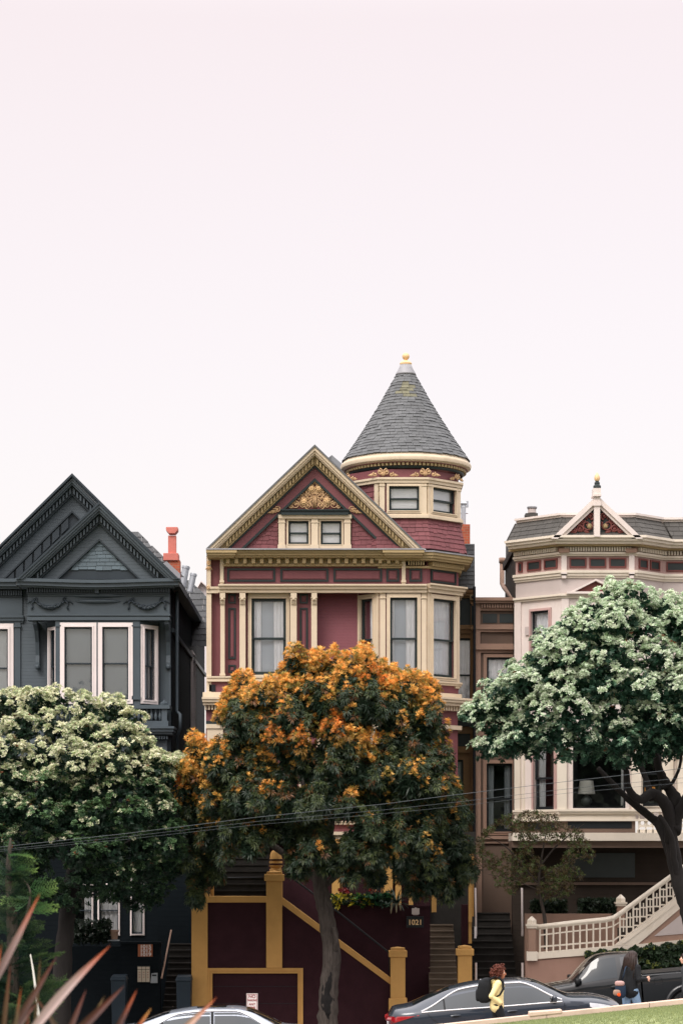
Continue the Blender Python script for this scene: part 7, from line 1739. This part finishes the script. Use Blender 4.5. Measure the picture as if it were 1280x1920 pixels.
# ---- pickup
def pickup():
    X, Y = 7.0, -9.5
    root = thing('pickup_truck', (X, Y, gz(X, Y) + .07), 'black extended cab pickup parked facing downhill at the far kerb', 'pickup'); root.rotation_euler = (0, 0.088, math.pi)
    c = Car([(-.42, .9), (.6, .915), (1.6, .9), (2.2, .85), (2.55, .7), (2.65, .55)], [(-.42, 1.2), (.6, 1.16), (1.25, 1.12), (1.9, 1.06), (2.4, .98), (2.65, .86)],
            [(-.42, 1.70), (-.3, 1.765), (.2, 1.785), (.5, 1.76), (.68, 1.68), (1.0, 1.42), (1.27, 1.2), (1.6, 1.17), (2.1, 1.13), (2.45, 1.06), (2.65, .92)],
            [(-.42, .66), (.2, .68), (.6, .68), (1.25, .78), (2.2, .72), (2.65, .5)], .42, None, (1.75,), .38, .04)
    c.body(-.42, 2.65, 'paint_black', root, name='cab')
    bed = Car([(-2.65, .86), (-2.4, .9), (-1.0, .92), (-.46, .92)], [(-2.65, 1.2), (-.46, 1.2)], [(-2.65, 1.24), (-.46, 1.24)], [(-2.65, .84), (-.46, .88)], .45, None, (-1.5,), .38, 0.0)
    b_ = bed.body(-2.65, -.46, 'paint_black', root, name='cargo_bed')
    for cc in (c, bed): cc.liner(root, .8); cc.wheelset(root, .82, 6)
    for wx, cc in ((1.75, c), (-1.5, bed)):
        for sg in (-1, 1):
            mb = MB(); mb.tube([(wx + .49 * math.cos(a), sg * .925, .38 + .49 * math.sin(a)) for a in [math.pi * (i / 18 * 1.1 - .05) for i in range(19)]], .06, 10); lbuild(mb, 'wheel_flare', 'paint_black', root)
    vb = lambda x: .93
    def vt(x): return .1 + max(0, (x - .5) / .62) ** 1.25 * .8
    for sg in (-1, 1):
        c.sideglass(.13, 1.1, vt, vb, 'auto_glass', root, sg=sg); c.sideglass(-.33, .02, lambda x: .1, lambda x: .82, 'auto_glass_dark', root, 'quarter_window', sg=sg)
    for xx in ((.07,), (1.22,)): c.seam([c.lowpt(xx[0], z) for z in (1.1, .9, .7, .5)], root)
    c.seam([c.side(.07, v, .004) for v in (.05, .5, 1.0)], root, .008); c.seam([c.side(-.36, v, .004) for v in (.1, .5, .8)], root, .006)
    c.topglass(.66, 1.22, .93, 'auto_glass_dark', root, 'windscreen')
    for xx in (.2,):
        mb = MB(); a = c.lowpt(xx, 1.0, -1, .0); 
    for sg in (1,):
        mb = MB(); p = c.lowpt(.22, 1.0, sg, .02); mb.ball(p, 1, 14, 8, sc=(.11, .03, .045)); lbuild(mb, 'door_handle', 'black_plastic', root)
    mb = MB(); p = (-.85, .935, 1.05); ring_p = [(p[0] + .1 * math.copysign(abs(math.cos(a)) ** .5, math.cos(a)), p[1] + .002, p[2] + .08 * math.copysign(abs(math.sin(a)) ** .5, math.sin(a))) for a in [2 * math.pi * i / 28 for i in range(28)]]
    mb.tube(ring_p, .007, 5, closed=True); lbuild(mb, 'fuel_door', 'black_plastic', root)
    mirror(1.12, .9, 1.16, root, 'black_plastic', 1.25)
    for sg in (-1, 1):
        mb = MB(); mb.ball((2.5, sg * .68, .9), 1, 14, 8, sc=(.12, .14, .09)); lbuild(mb, 'headlight', 'lamp_clear', root); mb = MB(); mb.box((-2.66, sg * .8, 1.0), (.05, .12, .35)); lbuild(mb, 'tail_lamp', 'lamp_red', root, smooth=False)
    mb = MB(); mb.box((-1.55, 0, 1.245), (2.1, 1.6, .03)); lbuild(mb, 'bed_cover', 'black_plastic', root, smooth=False); mb = MB(); mb.box((-2.7, 0, .55), (.12, 1.7, .18)); lbuild(mb, 'bumper', 'black_plastic', root, smooth=False); mb = MB(); mb.box((2.68, 0, .55), (.14, 1.6, .2)); lbuild(mb, 'bumper', 'black_plastic', root, smooth=False)
    mb = MB()
    for sg in (-1, 1): mb.tube([(-.4, sg * .9, .5), (1.2, sg * .9, .5)], .05, 8)
    lbuild(mb, 'side_step', 'black_plastic', root)
    return root
pickup()
# ============================================================ street furniture
sp = thing('parking_sign', (U(472.5, -20.6), -20.6, gz(-1.8, -20.6)), 'small white no parking sign on a post behind the silver sedan', 'sign')
YS = -7.9
sp.location = (U(472.5, YS), YS, gz(U(472.5, YS), YS))
b = MB(); b.tube([(sp.location.x, YS + .03, sp.location.z), (sp.location.x, YS + .03, V(1866, YS))], .025, 8); b.build('post', 'galvanised', sp)
mat('sign_white', S(218, 212, 208), 0.5, 0.05, 4.0, dirt=.2); mat('sign_red', S(150, 60, 64), 0.5, 0.1, 4.0)
b = MB(); b.pb(YS, 462, 1863.5, 483, 1899, -.004, .004); b.build('plate', 'sign_white', sp)
b = MB(); ring(b, front(YS - .005), U(463, YS), U(482, YS), V(1898, YS), V(1864.5, YS), .012, 0, .003); b.build('border', 'sign_red', sp)
for tx, y, s_ in (('NO', 1869.5, .115), ('PARKING', 1876.5, .068), ('ANY', 1884, .08), ('TIME', 1890.5, .078)): text_mesh('lettering', tx, P(472.5, y, YS - .008), s_, 'sign_red', sp, bold=.002, ext=.002, sx=.9 if tx == 'PARKING' else 1)
def bin_(x0, x1, y0, y1, Y, label):
    t = thing('wheelie_bin', P((x0 + x1) / 2, y1, Y), label, 'bin'); t['group'] = 'dark blue wheelie bins by the blue-grey house'
    mb = MB(); xa, xb = U(x0, Y), U(x1, Y); zt, zb = V(y0 + 10, Y), V(y1, Y); d = .6; i = .04
    mb.hexa([(xa + i, Y + i, zb), (xb - i, Y + i, zb), (xb - i, Y + d - i, zb), (xa + i, Y + d - i, zb), (xa, Y, zt), (xb, Y, zt), (xb, Y + d, zt), (xa, Y + d, zt)]); mb.build('body', 'bin_blue', t, bevel=.02)
    mb = MB(); zl_ = V(y0, Y); mb.hexa([(xa - .02, Y - .04, zt), (xb + .02, Y - .04, zt), (xb + .02, Y + d, zt), (xa - .02, Y + d, zt), (xa + .01, Y + .02, zl_ - .03), (xb - .01, Y + .02, zl_ - .03), (xb - .01, Y + d - .05, zl_), (xa + .01, Y + d - .05, zl_)]); mb.build('lid', 'bin_blue', t, bevel=.015)
    mb = MB()
    for s_ in (xa + .05, xb - .05): mb.tube([(s_ - .03, Y + d - .1, zb + .1), (s_ + .03, Y + d - .1, zb + .1)], .1, 14)
    mb.build('wheel', 'rubber', t)
mat('wire_grey', S(74, 80, 84), 0.6, 0.1, 2.0); mat('bin_blue', S(24, 38, 48), 0.5, 0.1, 3.0)
bin_(330, 358, 1830, 1985, -5.1, 'dark blue wheelie bin standing against the ochre corner pier'); bin_(208, 236, 1829, 1985, -5.1, 'dark blue wheelie bin left of the mail slots wall')
# overhead wires crossing in front of the trees
WYY = -12.6
for lab, pts, r in (('thickest and topmost of the three overhead wires', ((-300, 1618), (0, 1589), (240, 1563), (480, 1533), (720, 1508), (860, 1490), (1060, 1466), (1240, 1446), (1600, 1400)), .006), ('middle of the three thin overhead wires', ((-300, 1622), (0, 1594), (240, 1569), (480, 1541), (720, 1519), (860, 1504), (1060, 1480), (1280, 1459), (1600, 1420)), .0038), ('lowest of the three thin overhead wires', ((-300, 1625), (0, 1597), (240, 1574), (480, 1547), (720, 1526), (860, 1512), (1060, 1488), (1280, 1468), (1600, 1432)), .0032)):
    b = MB(); P_ = [P(x, y, WYY) for x, y in pts]; fine = []
    for k in range(len(P_) - 1):
        for i in range(6): fine.append(P_[k].lerp(P_[k + 1], i / 6))
    b.tube(fine, r, 5); o = b.build('overhead_wire', 'wire_grey'); tag(o, lab + ', crossing in front of the trees', 'wire', 'overhead wires')
# ============================================================ people (local: facing +x, feet at z=0), one fused body each
mat('skin', S(176, 118, 92), 0.55, 0.06, 8.0, spec=0.3); mat('skin_light', S(214, 168, 148), 0.55, 0.05, 8.0)
mat('hair_auburn', S(92, 44, 30), 0.5, 0.3, 10.0); mat('hair_dark', S(40, 26, 22), 0.5, 0.3, 10.0)
mat('yellow_jacket', S(236, 217, 160), 0.8, 0.1, 5.0, bump=0.15, bscale=25); mat('black_cloth', S(20, 22, 26), 0.85, 0.15, 5.0, bump=.1); mat('jeans', S(126, 154, 184), 0.85, 0.2, 6.0, bump=.1); mat('grey_cloth', S(58, 60, 64), .85, .15, 5.0, bump=.1)
mat('white_cloth', S(214, 214, 214), .8, .05, 5.0); mat('navy_cloth', S(26, 42, 62), .8, .1, 5.0); mat('pink_cloth', S(168, 136, 132), .8, .08, 5.0); mat('orange_fluff', S(240, 110, 50), .9, .15, 20.0); mat('eye_white', S(230, 228, 222), .3, .02, 3.0)
def remesh(mb, name, m, parent, vox=0.012, sm=4, mat_=None):
    o = mb.build(name, m, None, smooth=True); r = o.modifiers.new('fuse', 'REMESH'); r.mode = 'VOXEL'; r.voxel_size = vox; r.use_smooth_shade = True
    s = o.modifiers.new('soft', 'SMOOTH'); s.factor = .5; s.iterations = sm
    if parent is not None: o.parent = parent
    return o
def chain(mb, pts, rad, seg=10):
    for p, r in zip(pts, rad): mb.ball(p, r, 10, 8)
    mb.tube(pts, rad, seg)
def hand(mb, w, d, up, s=1.0, curl=0.6):
    """palm + four fingers + thumb from wrist w, pointing d, back of hand towards up"""
    d = Vector(d).normalized(); up = Vector(up); up = (up - d * up.dot(d)).normalized(); sd = d.cross(up); w = Vector(w)
    for k, off in enumerate((-.027, -.009, .009, .027)): mb.tube([w + sd * off * .6 * s, w + d * .045 * s + sd * off * s, w + d * .085 * s + sd * off * s], [.015 * s, .016 * s, .013 * s], 8)
    for k, (off, L_) in enumerate(((-.028, .062), (-.009, .075), (.010, .080), (.028, .070))):
        p0 = w + d * .085 * s + sd * off * s; c1 = (d * math.cos(curl) - up * math.sin(curl)); c2 = (d * math.cos(curl * 2) - up * math.sin(curl * 2))
        p1 = p0 + c1 * L_ * .5 * s; p2 = p1 + c2 * L_ * .5 * s; mb.tube([p0, p1, p2], [.0105 * s, .0095 * s, .008 * s], 7); mb.ball(p2, .008 * s, 6, 5); mb.ball(p1, .0096 * s, 6, 5)
    t0 = w + d * .03 * s + sd * .032 * s; t1 = t0 + (d * .6 + sd * .7 - up * .2).normalized() * .035 * s; t2 = t1 + (d * .9 + sd * .2 - up * .3).normalized() * .03 * s
    mb.tube([t0, t1, t2], [.014 * s, .012 * s, .009 * s], 7); mb.ball(t2, .009 * s, 6, 5)
def V3(*a): return Vector(a)
def head(mb, c, k=1.0):
    """skull, jaw, nose, ears, lips; c = centre of head"""
    c = Vector(c); mb.ball(c + V3(-.008, 0, .025) * k, .1 * k, 20, 14, sc=(1.0, .8, .98)); mb.ball(c + V3(.03, 0, -.045) * k, .068 * k, 16, 12, sc=(.85, .82, 1.0)); mb.ball(c + V3(.062, 0, -.088) * k, .026 * k, 12, 8)
    mb.tube([c + V3(.088, 0, .02) * k, c + V3(.112, 0, -.022) * k], [.009 * k, .016 * k], 8); mb.ball(c + V3(.11, 0, -.026) * k, .0155 * k, 10, 8)
    for sg in (-1, 1): mb.ball(c + V3(-.005, sg * .083, -.012) * k, .03 * k, 10, 8, sc=(.7, .3, 1.0)); mb.ball(c + V3(.06, sg * .04, -.02) * k, .026 * k, 10, 8); mb.ball(c + V3(.08, sg * .034, .028) * k, .02 * k, 8, 6, sc=(.6, 1.3, .5))
    mb.ball(c + V3(.089, 0, -.053) * k, .016 * k, 10, 6, sc=(.7, 1.5, .45)); mb.ball(c + V3(.086, 0, -.066) * k, .016 * k, 10, 6, sc=(.7, 1.3, .5))
def eyes(parent, c, k=1.0):
    mb = MB(); c = Vector(c)
    for sg in (-1, 1): mb.ball(c + V3(.082, sg * .034, .005) * k, .0125 * k, 10, 8)
    o = mb.build('eyes', 'eye_white', None, smooth=True); o.parent = parent
    mb = MB()
    for sg in (-1, 1): mb.ball(c + V3(.0905, sg * .035, .005) * k, .006 * k, 8, 6)
    o2 = mb.build('pupils', 'hair_dark', None, smooth=True); o2.parent = o
def person(loc, rz, H, label, top, bottom, skin='skin', armR=None, armL=None, stride=.22, shoe='white_cloth', grp=None, sleeves=.93, lean=.03):
    k = H / 1.65; A = lambda x, y, z: V3(x, y, z) * k
    hd = A(.04 + lean, 0, 1.535)
    hipL, hipR = A(0, .085, .88), A(0, -.085, .88); s_ = stride
    kneeR, ankR = A(.17, -.085, .50), A(.20, -.08, .09); kneeL, ankL = A(-.02, .085, .48), A(-.30, .08, .17)
    toeR, toeL = A(.36, -.09, .035), A(-.19, .09, .03)
    shR, shL = A(lean, -.165, 1.33), A(lean, .165, 1.33)
    eR, wR, dR = [A(*p) for p in armR]; eL, wL, dL = [A(*p) for p in armL]
    b = MB()
    chain(b, [hipR * .5 + hipL * .5, A(0, 0, 1.0), A(lean * .5, 0, 1.14), A(lean * .8, 0, 1.28), A(lean, 0, 1.37)], [r * k for r in (.13, .115, .11, .125, .085)])
    chain(b, [A(lean, 0, 1.37), A(lean + .012, 0, 1.43), hd + A(-.005, 0, -.06)], [.06 * k, .05 * k, .052 * k]); head(b, hd, k)
    for h, kn, an, to in ((hipR, kneeR, ankR, toeR), (hipL, kneeL, ankL, toeL)):
        chain(b, [h, h.lerp(kn, .4), kn, kn.lerp(an, .35), an], [r * k for r in (.09, .08, .056, .054, .038)]); chain(b, [an + A(-.04, 0, -.035), an.lerp(to, .5) + A(0, 0, -.02), to], [.034 * k, .036 * k, .026 * k])
    for sh, e, w, d in ((shR, eR, wR, dR), (shL, eL, wL, dL)):
        chain(b, [A(lean, 0, 1.34).lerp(sh, .6), sh, sh.lerp(e, .5), e, e.lerp(w, .4), w], [r * k for r in (.06, .055, .044, .038, .036, .025)])
        hand(b, w, d, A(0, -1 if sh is shR else 1, .2), k)
    body = remesh(b, 'person', skin, None, .008, 3); body.location = loc; body.rotation_euler = (0, 0, rz); tag(body, label, 'person', grp); eyes(body, hd, k)
    t = MB()
    chain(t, [A(0, 0, .86), A(0, 0, 1.0), A(lean * .5, 0, 1.14), A(lean * .8, 0, 1.28), A(lean, 0, 1.36)], [r * k for r in (.15, .137, .13, .14, .098)])
    for y in (-.07, .07): chain(t, [A(0, y, .84), A(0, y, 1.0), A(lean * .8, y * 1.2, 1.25)], [.12 * k, .105 * k, .105 * k])
    for sh, e, w in ((shR, eR, wR), (shL, eL, wL)): chain(t, [A(lean, 0, 1.33).lerp(sh, .5), sh, sh.lerp(e, .5), e, e.lerp(w, .45), e.lerp(w, sleeves)], [r * k for r in (.075, .075, .062, .058, .055, .045)])
    cut = remesh(t, 'jacket', top, body, .012, 3)
    q = MB()
    for h, kn, an in ((hipR, kneeR, ankR), (hipL, kneeL, ankL)): chain(q, [(hipL + hipR) / 2 + A(0, 0, .06), h, h.lerp(kn, .4), kn, kn.lerp(an, .4), kn.lerp(an, .93)], [r * k for r in (.12, .105, .093, .07, .066, .058)])
    remesh(q, 'trousers', bottom, body, .012, 3)
    for an, to in ((ankR, toeR), (ankL, toeL)):
        m = MB(); chain(m, [an + A(-.045, 0, -.035), an.lerp(to, .5) + A(0, 0, -.025), to], [.043 * k, .045 * k, .034 * k]); remesh(m, 'shoe', shoe, body, .01, 2)
    return body, hd, k
# ---- woman in the pale yellow jacket
YPm = -21.35
px1 = U(931, YPm); z1 = gz(px1, YPm) + .13
pa, hd, k = person((px1, YPm, z1), R(-4), 1.60, 'person with curly auburn hair in a pale yellow jacket and black trousers walking right', 'yellow_jacket', 'black_cloth', 'skin',
                   armR=((-.11, -.235, 1.07), (.07, -.185, .93), (.3, .8, -.5)), armL=((-.03, .23, 1.07), (.08, .18, .93), (.3, -.8, -.5)), sleeves=1.0)
m = MB()   # curly bob : many small ringlets around the skull, face left free
for i in range(210):
    d = Vector((random.gauss(0, 1), random.gauss(0, 1), random.gauss(0, 1))).normalized()
    if d.x > .48 and d.z < .55: continue
    if d.z < -.75: continue
    p = hd + V3(-.018, 0, .025) + Vector((d.x * .118, d.y * .112, d.z * .125 - .015)) * k; pts = []
    ax = (d + V3(-.35, 0, -.8)).normalized(); s1 = ax.orthogonal().normalized(); s2 = ax.cross(s1); ph = random.random() * 6
    for j in range(10): t = j / 9; pts.append(p + ax * t * random.uniform(.06, .1) + (s1 * math.cos(ph + t * 9) + s2 * math.sin(ph + t * 9)) * .016)
    m.tube(pts, .0085, 5)
for d in ((-.02, 0, .03, .105), (-.05, 0, -.03, .1), (-.03, .04, -.05, .075), (-.03, -.04, -.05, .075)): m.ball(hd + V3(*d[:3]) * k, d[3] * k, 14, 10)
h = m.build('hair', 'hair_auburn', None, smooth=True); h.parent = pa
m = MB(); m.tube([V3(-.04, -.1, 1.36) * k, V3(-.075, 0, 1.395) * k, V3(-.04, .1, 1.36) * k], [.035, .05, .035], 10); m.ball(V3(-.09, 0, 1.36) * k, .065, 12, 8, sc=(.8, 1.3, .9)); h = remesh(m, 'hood', 'yellow_jacket', pa, .012, 3)
# backpack
def backpack(par_loc, rz, k, m_, label):
    t = thing('backpack', Vector(par_loc) + Vector((0, 0, .95)), label, 'backpack'); t.rotation_euler = (0, 0, rz); o_ = V3(0, 0, -.95)
    b = MB()
    b.superell((-.245, 0, 1.13 - .95), (.145, .165, .245), .62)
    b.superell((-.2, 0, 1.3 - .95), (.1, .14, .1), .7)
    bb = remesh(b, 'bag', m_, t, .014, 4)
    b = MB(); b.superell((-.365, 0, 1.05 - .95), (.06, .125, .13), .6); remesh(b, 'front_pocket', m_, t, .012, 3)
    for sg in (-1, 1):
        b = MB(); b.tube([Vector(p) + o_ for p in ((-.14, sg * .1, 1.36), (-.03, sg * .135, 1.425), (.06, sg * .15, 1.40), (.125, sg * .155, 1.3), (.13, sg * .165, 1.18), (.06, sg * .18, 1.06), (-.1, sg * .14, .98))], [.022, .026, .026, .026, .024, .018, .015], 8); b.build('strap', m_, None, smooth=True).parent = t
    b = MB(); b.tube([Vector(p) + o_ for p in ((-.3, -.03, 1.33), (-.33, -.03, 1.36), (-.32, .03, 1.36), (-.29, .03, 1.34))], .01, 6); b.tube([Vector(p) + o_ for p in ((-.375, -.1, 1.27), (-.385, -.11, 1.22))], .008, 6); o = b.build('zip_pull', 'galvanised', None, smooth=True); o.parent = t
backpack((px1, YPm, z1), R(-4), k, 'black_cloth', 'large black backpack worn by the person in the yellow jacket')
# ---- woman with long dark hair
px2 = U(1181, YPm); z2 = gz(px2, YPm) + .13
pb_, hd2, k2 = person((px2, YPm, z2), R(42), 1.65, 'person with long dark hair, black top and blue jeans walking away to the right', 'black_cloth', 'jeans', 'skin_light',
                      armR=((-.02, -.25, 1.10), (.22, -.24, 1.10), (.9, 0, .3)), armL=((.0, .24, 1.08), (.2, .2, 1.05), (.9, -.1, .2)), sleeves=.9)
m = MB()
for d in ((-.012, 0, .03, .108), (-.035, 0, -.03, .105)): m.ball(hd2 + V3(*d[:3]) * k2, d[3] * k2, 16, 12)
for i in range(150):
    a = random.uniform(.55, 2 * math.pi - .55); r = .1 * k2; s_ = hd2 + V3(math.cos(a) * r * .9 - .012, math.sin(a) * r * .84, random.uniform(-.02, .09)) ; L_ = random.uniform(.34, .46)
    back = -.10 - .03 * random.random(); e = V3(hd2.x + back, math.sin(a) * .12 + random.gauss(0, .015), s_.z - L_)
    m.tube([s_, s_.lerp(e, .25) + V3(-.035 if math.cos(a) < .3 else -.01, math.sin(a) * .03, 0), s_.lerp(e, .6) + V3(-.03, math.sin(a) * .02, 0), e + V3(random.gauss(0, .01), 0, 0)], [.017, .018, .015, .005], 5)
h = m.build('hair', 'hair_dark', None, smooth=True); h.parent = pb_
bg_ = thing('handbag', (U(1163, YPm - .15), YPm - .15, z2 + .95), 'navy and dusty pink bag with an orange pompom beside the person in jeans', 'bag')
m = MB(); p0 = P(1163, 1856, YPm - .18)
m.superell(p0 + V3(0, 0, -.03), (.11, .08, .15), .65)
attach(remesh(m, 'bag', 'navy_cloth', None, .012, 4), bg_)
m = MB(); p1 = P(1158, 1843, YPm - .2); m.superell(p1 + V3(.035, 0, -.02), (.1, .08, .055), .7); attach(remesh(m, 'flap', 'pink_cloth', None, .012, 3), bg_)
m = MB(); m.superell(P(1156, 1862, YPm - .24), (.075, .05, .06), .7); attach(remesh(m, 'side_pocket', 'taupe_paint', None, .012, 2), bg_)
m = MB(); c = P(1160, 1866, YPm - .3)
for i in range(90):
    d = Vector((random.gauss(0, 1), random.gauss(0, 1), random.gauss(0, 1))).normalized(); m.tube([c, c + d * .038], [.006, .003], 4)
m.build('pompom', 'orange_fluff', bg_)
m = MB(); m.tube([P(1166, 1838, YPm - .1), P(1170, 1826, YPm - .16), P(1172, 1815, YPm - .12), P(1176, 1812, YPm - .02)], .014, 6); m.build('strap', 'navy_cloth', bg_, smooth=True)
# ---- third person, mostly outside the right edge
px3 = U(1290, YPm); z3 = gz(px3, YPm) + .13
pc, hd3, k3 = person((px3, YPm, z3), R(180), 1.5, 'person in dark grey clothes cut off by the right edge of the picture', 'grey_cloth', 'black_cloth', 'skin_light',
                     armR=((-.06, -.25, 1.08), (-.02, -.26, .86), (.1, 0, -1)), armL=((-.04, .25, 1.08), (.04, .25, .86), (.1, 0, -1)))
m = MB()
for d in ((-.02, 0, .035, .112), (-.04, 0, -.02, .1)): m.ball(hd3 + V3(*d[:3]) * k3, d[3] * k3, 16, 12)
h = remesh(m, 'hair', 'hair_dark', pc, .012, 2)
# ============================================================ camera, light
cam = bpy.data.cameras.new('camera'); co = bpy.data.objects.new('camera', cam); COL.objects.link(co)
co.location = (0, -D0, ZC); co.rotation_euler = (R(90), 0, 0)
cam.sensor_fit = 'HORIZONTAL'; cam.sensor_width = 24.0; cam.lens = FPX / 1280.0 * 24.0
cam.shift_x = 0.0; cam.shift_y = (HOR - 960.0) / 1280.0
cam.clip_start = 0.5; cam.clip_end = 3000
cam.dof.use_dof = True; cam.dof.focus_distance = 66.0; cam.dof.aperture_fstop = 4.0
SC.camera = co
SUN_EL, SUN_AZ = R(46), R(-30)     # sun behind the camera, to its left
sl = bpy.data.lights.new('sun', 'SUN'); sl.energy = 1.5; sl.angle = R(20); sl.color = (1.0, 0.95, 0.9)
so = bpy.data.objects.new('sun', sl); COL.objects.link(so); so.location = (-20, -60, 60)
d = Vector((-math.sin(SUN_AZ) * -1 * math.cos(SUN_EL), -math.cos(SUN_AZ) * math.cos(SUN_EL), math.sin(SUN_EL)))   # towards the sun
so.rotation_euler = (-d).to_track_quat('-Z', 'Y').to_euler()
W = bpy.data.worlds.new('World'); SC.world = W; W.use_nodes = True; nt = W.node_tree; L = nt.links
for n in list(nt.nodes): nt.nodes.remove(n)
o = N(nt, 'ShaderNodeOutputWorld'); bg = N(nt, 'ShaderNodeBackground'); bg.inputs['Strength'].default_value = 0.06
sky = N(nt, 'ShaderNodeTexSky'); sky.sky_type = 'NISHITA'; sky.sun_disc = False; sky.sun_elevation = SUN_EL
sky.sun_rotation = math.atan2(d.x, d.y); sky.air_density = 1.0; sky.dust_density = 4.0
L.new(sky.outputs['Color'], bg.inputs['Color'])
# high fog: an even veil of cloud, brighter overhead than at the horizon
tc = N(nt, 'ShaderNodeTexCoord'); sx = N(nt, 'ShaderNodeSeparateXYZ'); L.new(tc.outputs['Generated'], sx.inputs[0])
rp = N(nt, 'ShaderNodeValToRGB'); e = rp.color_ramp.elements
e[0].position = 0.0; e[0].color = (0.83, 0.76, 0.71, 1); e[1].position = 0.12; e[1].color = (0.85, 0.765, 0.725, 1)
e2 = rp.color_ramp.elements.new(0.33); e2.color = (0.855, 0.717, 0.67, 1)
e3 = rp.color_ramp.elements.new(0.62); e3.color = (2.0, 1.88, 1.84, 1); e4_ = rp.color_ramp.elements.new(0.95); e4_.color = (3.6, 3.4, 3.35, 1)
L.new(sx.outputs['Z'], rp.inputs[0])
b2 = N(nt, 'ShaderNodeBackground'); b2.inputs['Strength'].default_value = 1.0; L.new(rp.outputs[0], b2.inputs['Color'])
ad = N(nt, 'ShaderNodeAddShader'); L.new(bg.outputs[0], ad.inputs[0]); L.new(b2.outputs[0], ad.inputs[1]); L.new(ad.outputs[0], o.inputs['Surface'])
vs = SC.view_settings; vs.view_transform = 'Standard'; vs.look = 'None'; vs.exposure = 0.0; vs.gamma = 1.0; vs.use_curve_mapping = False
SC.cycles.use_denoising = True; SC.cycles.max_bounces = 8; SC.cycles.transparent_max_bounces = 12
bpy.context.view_layer.update()
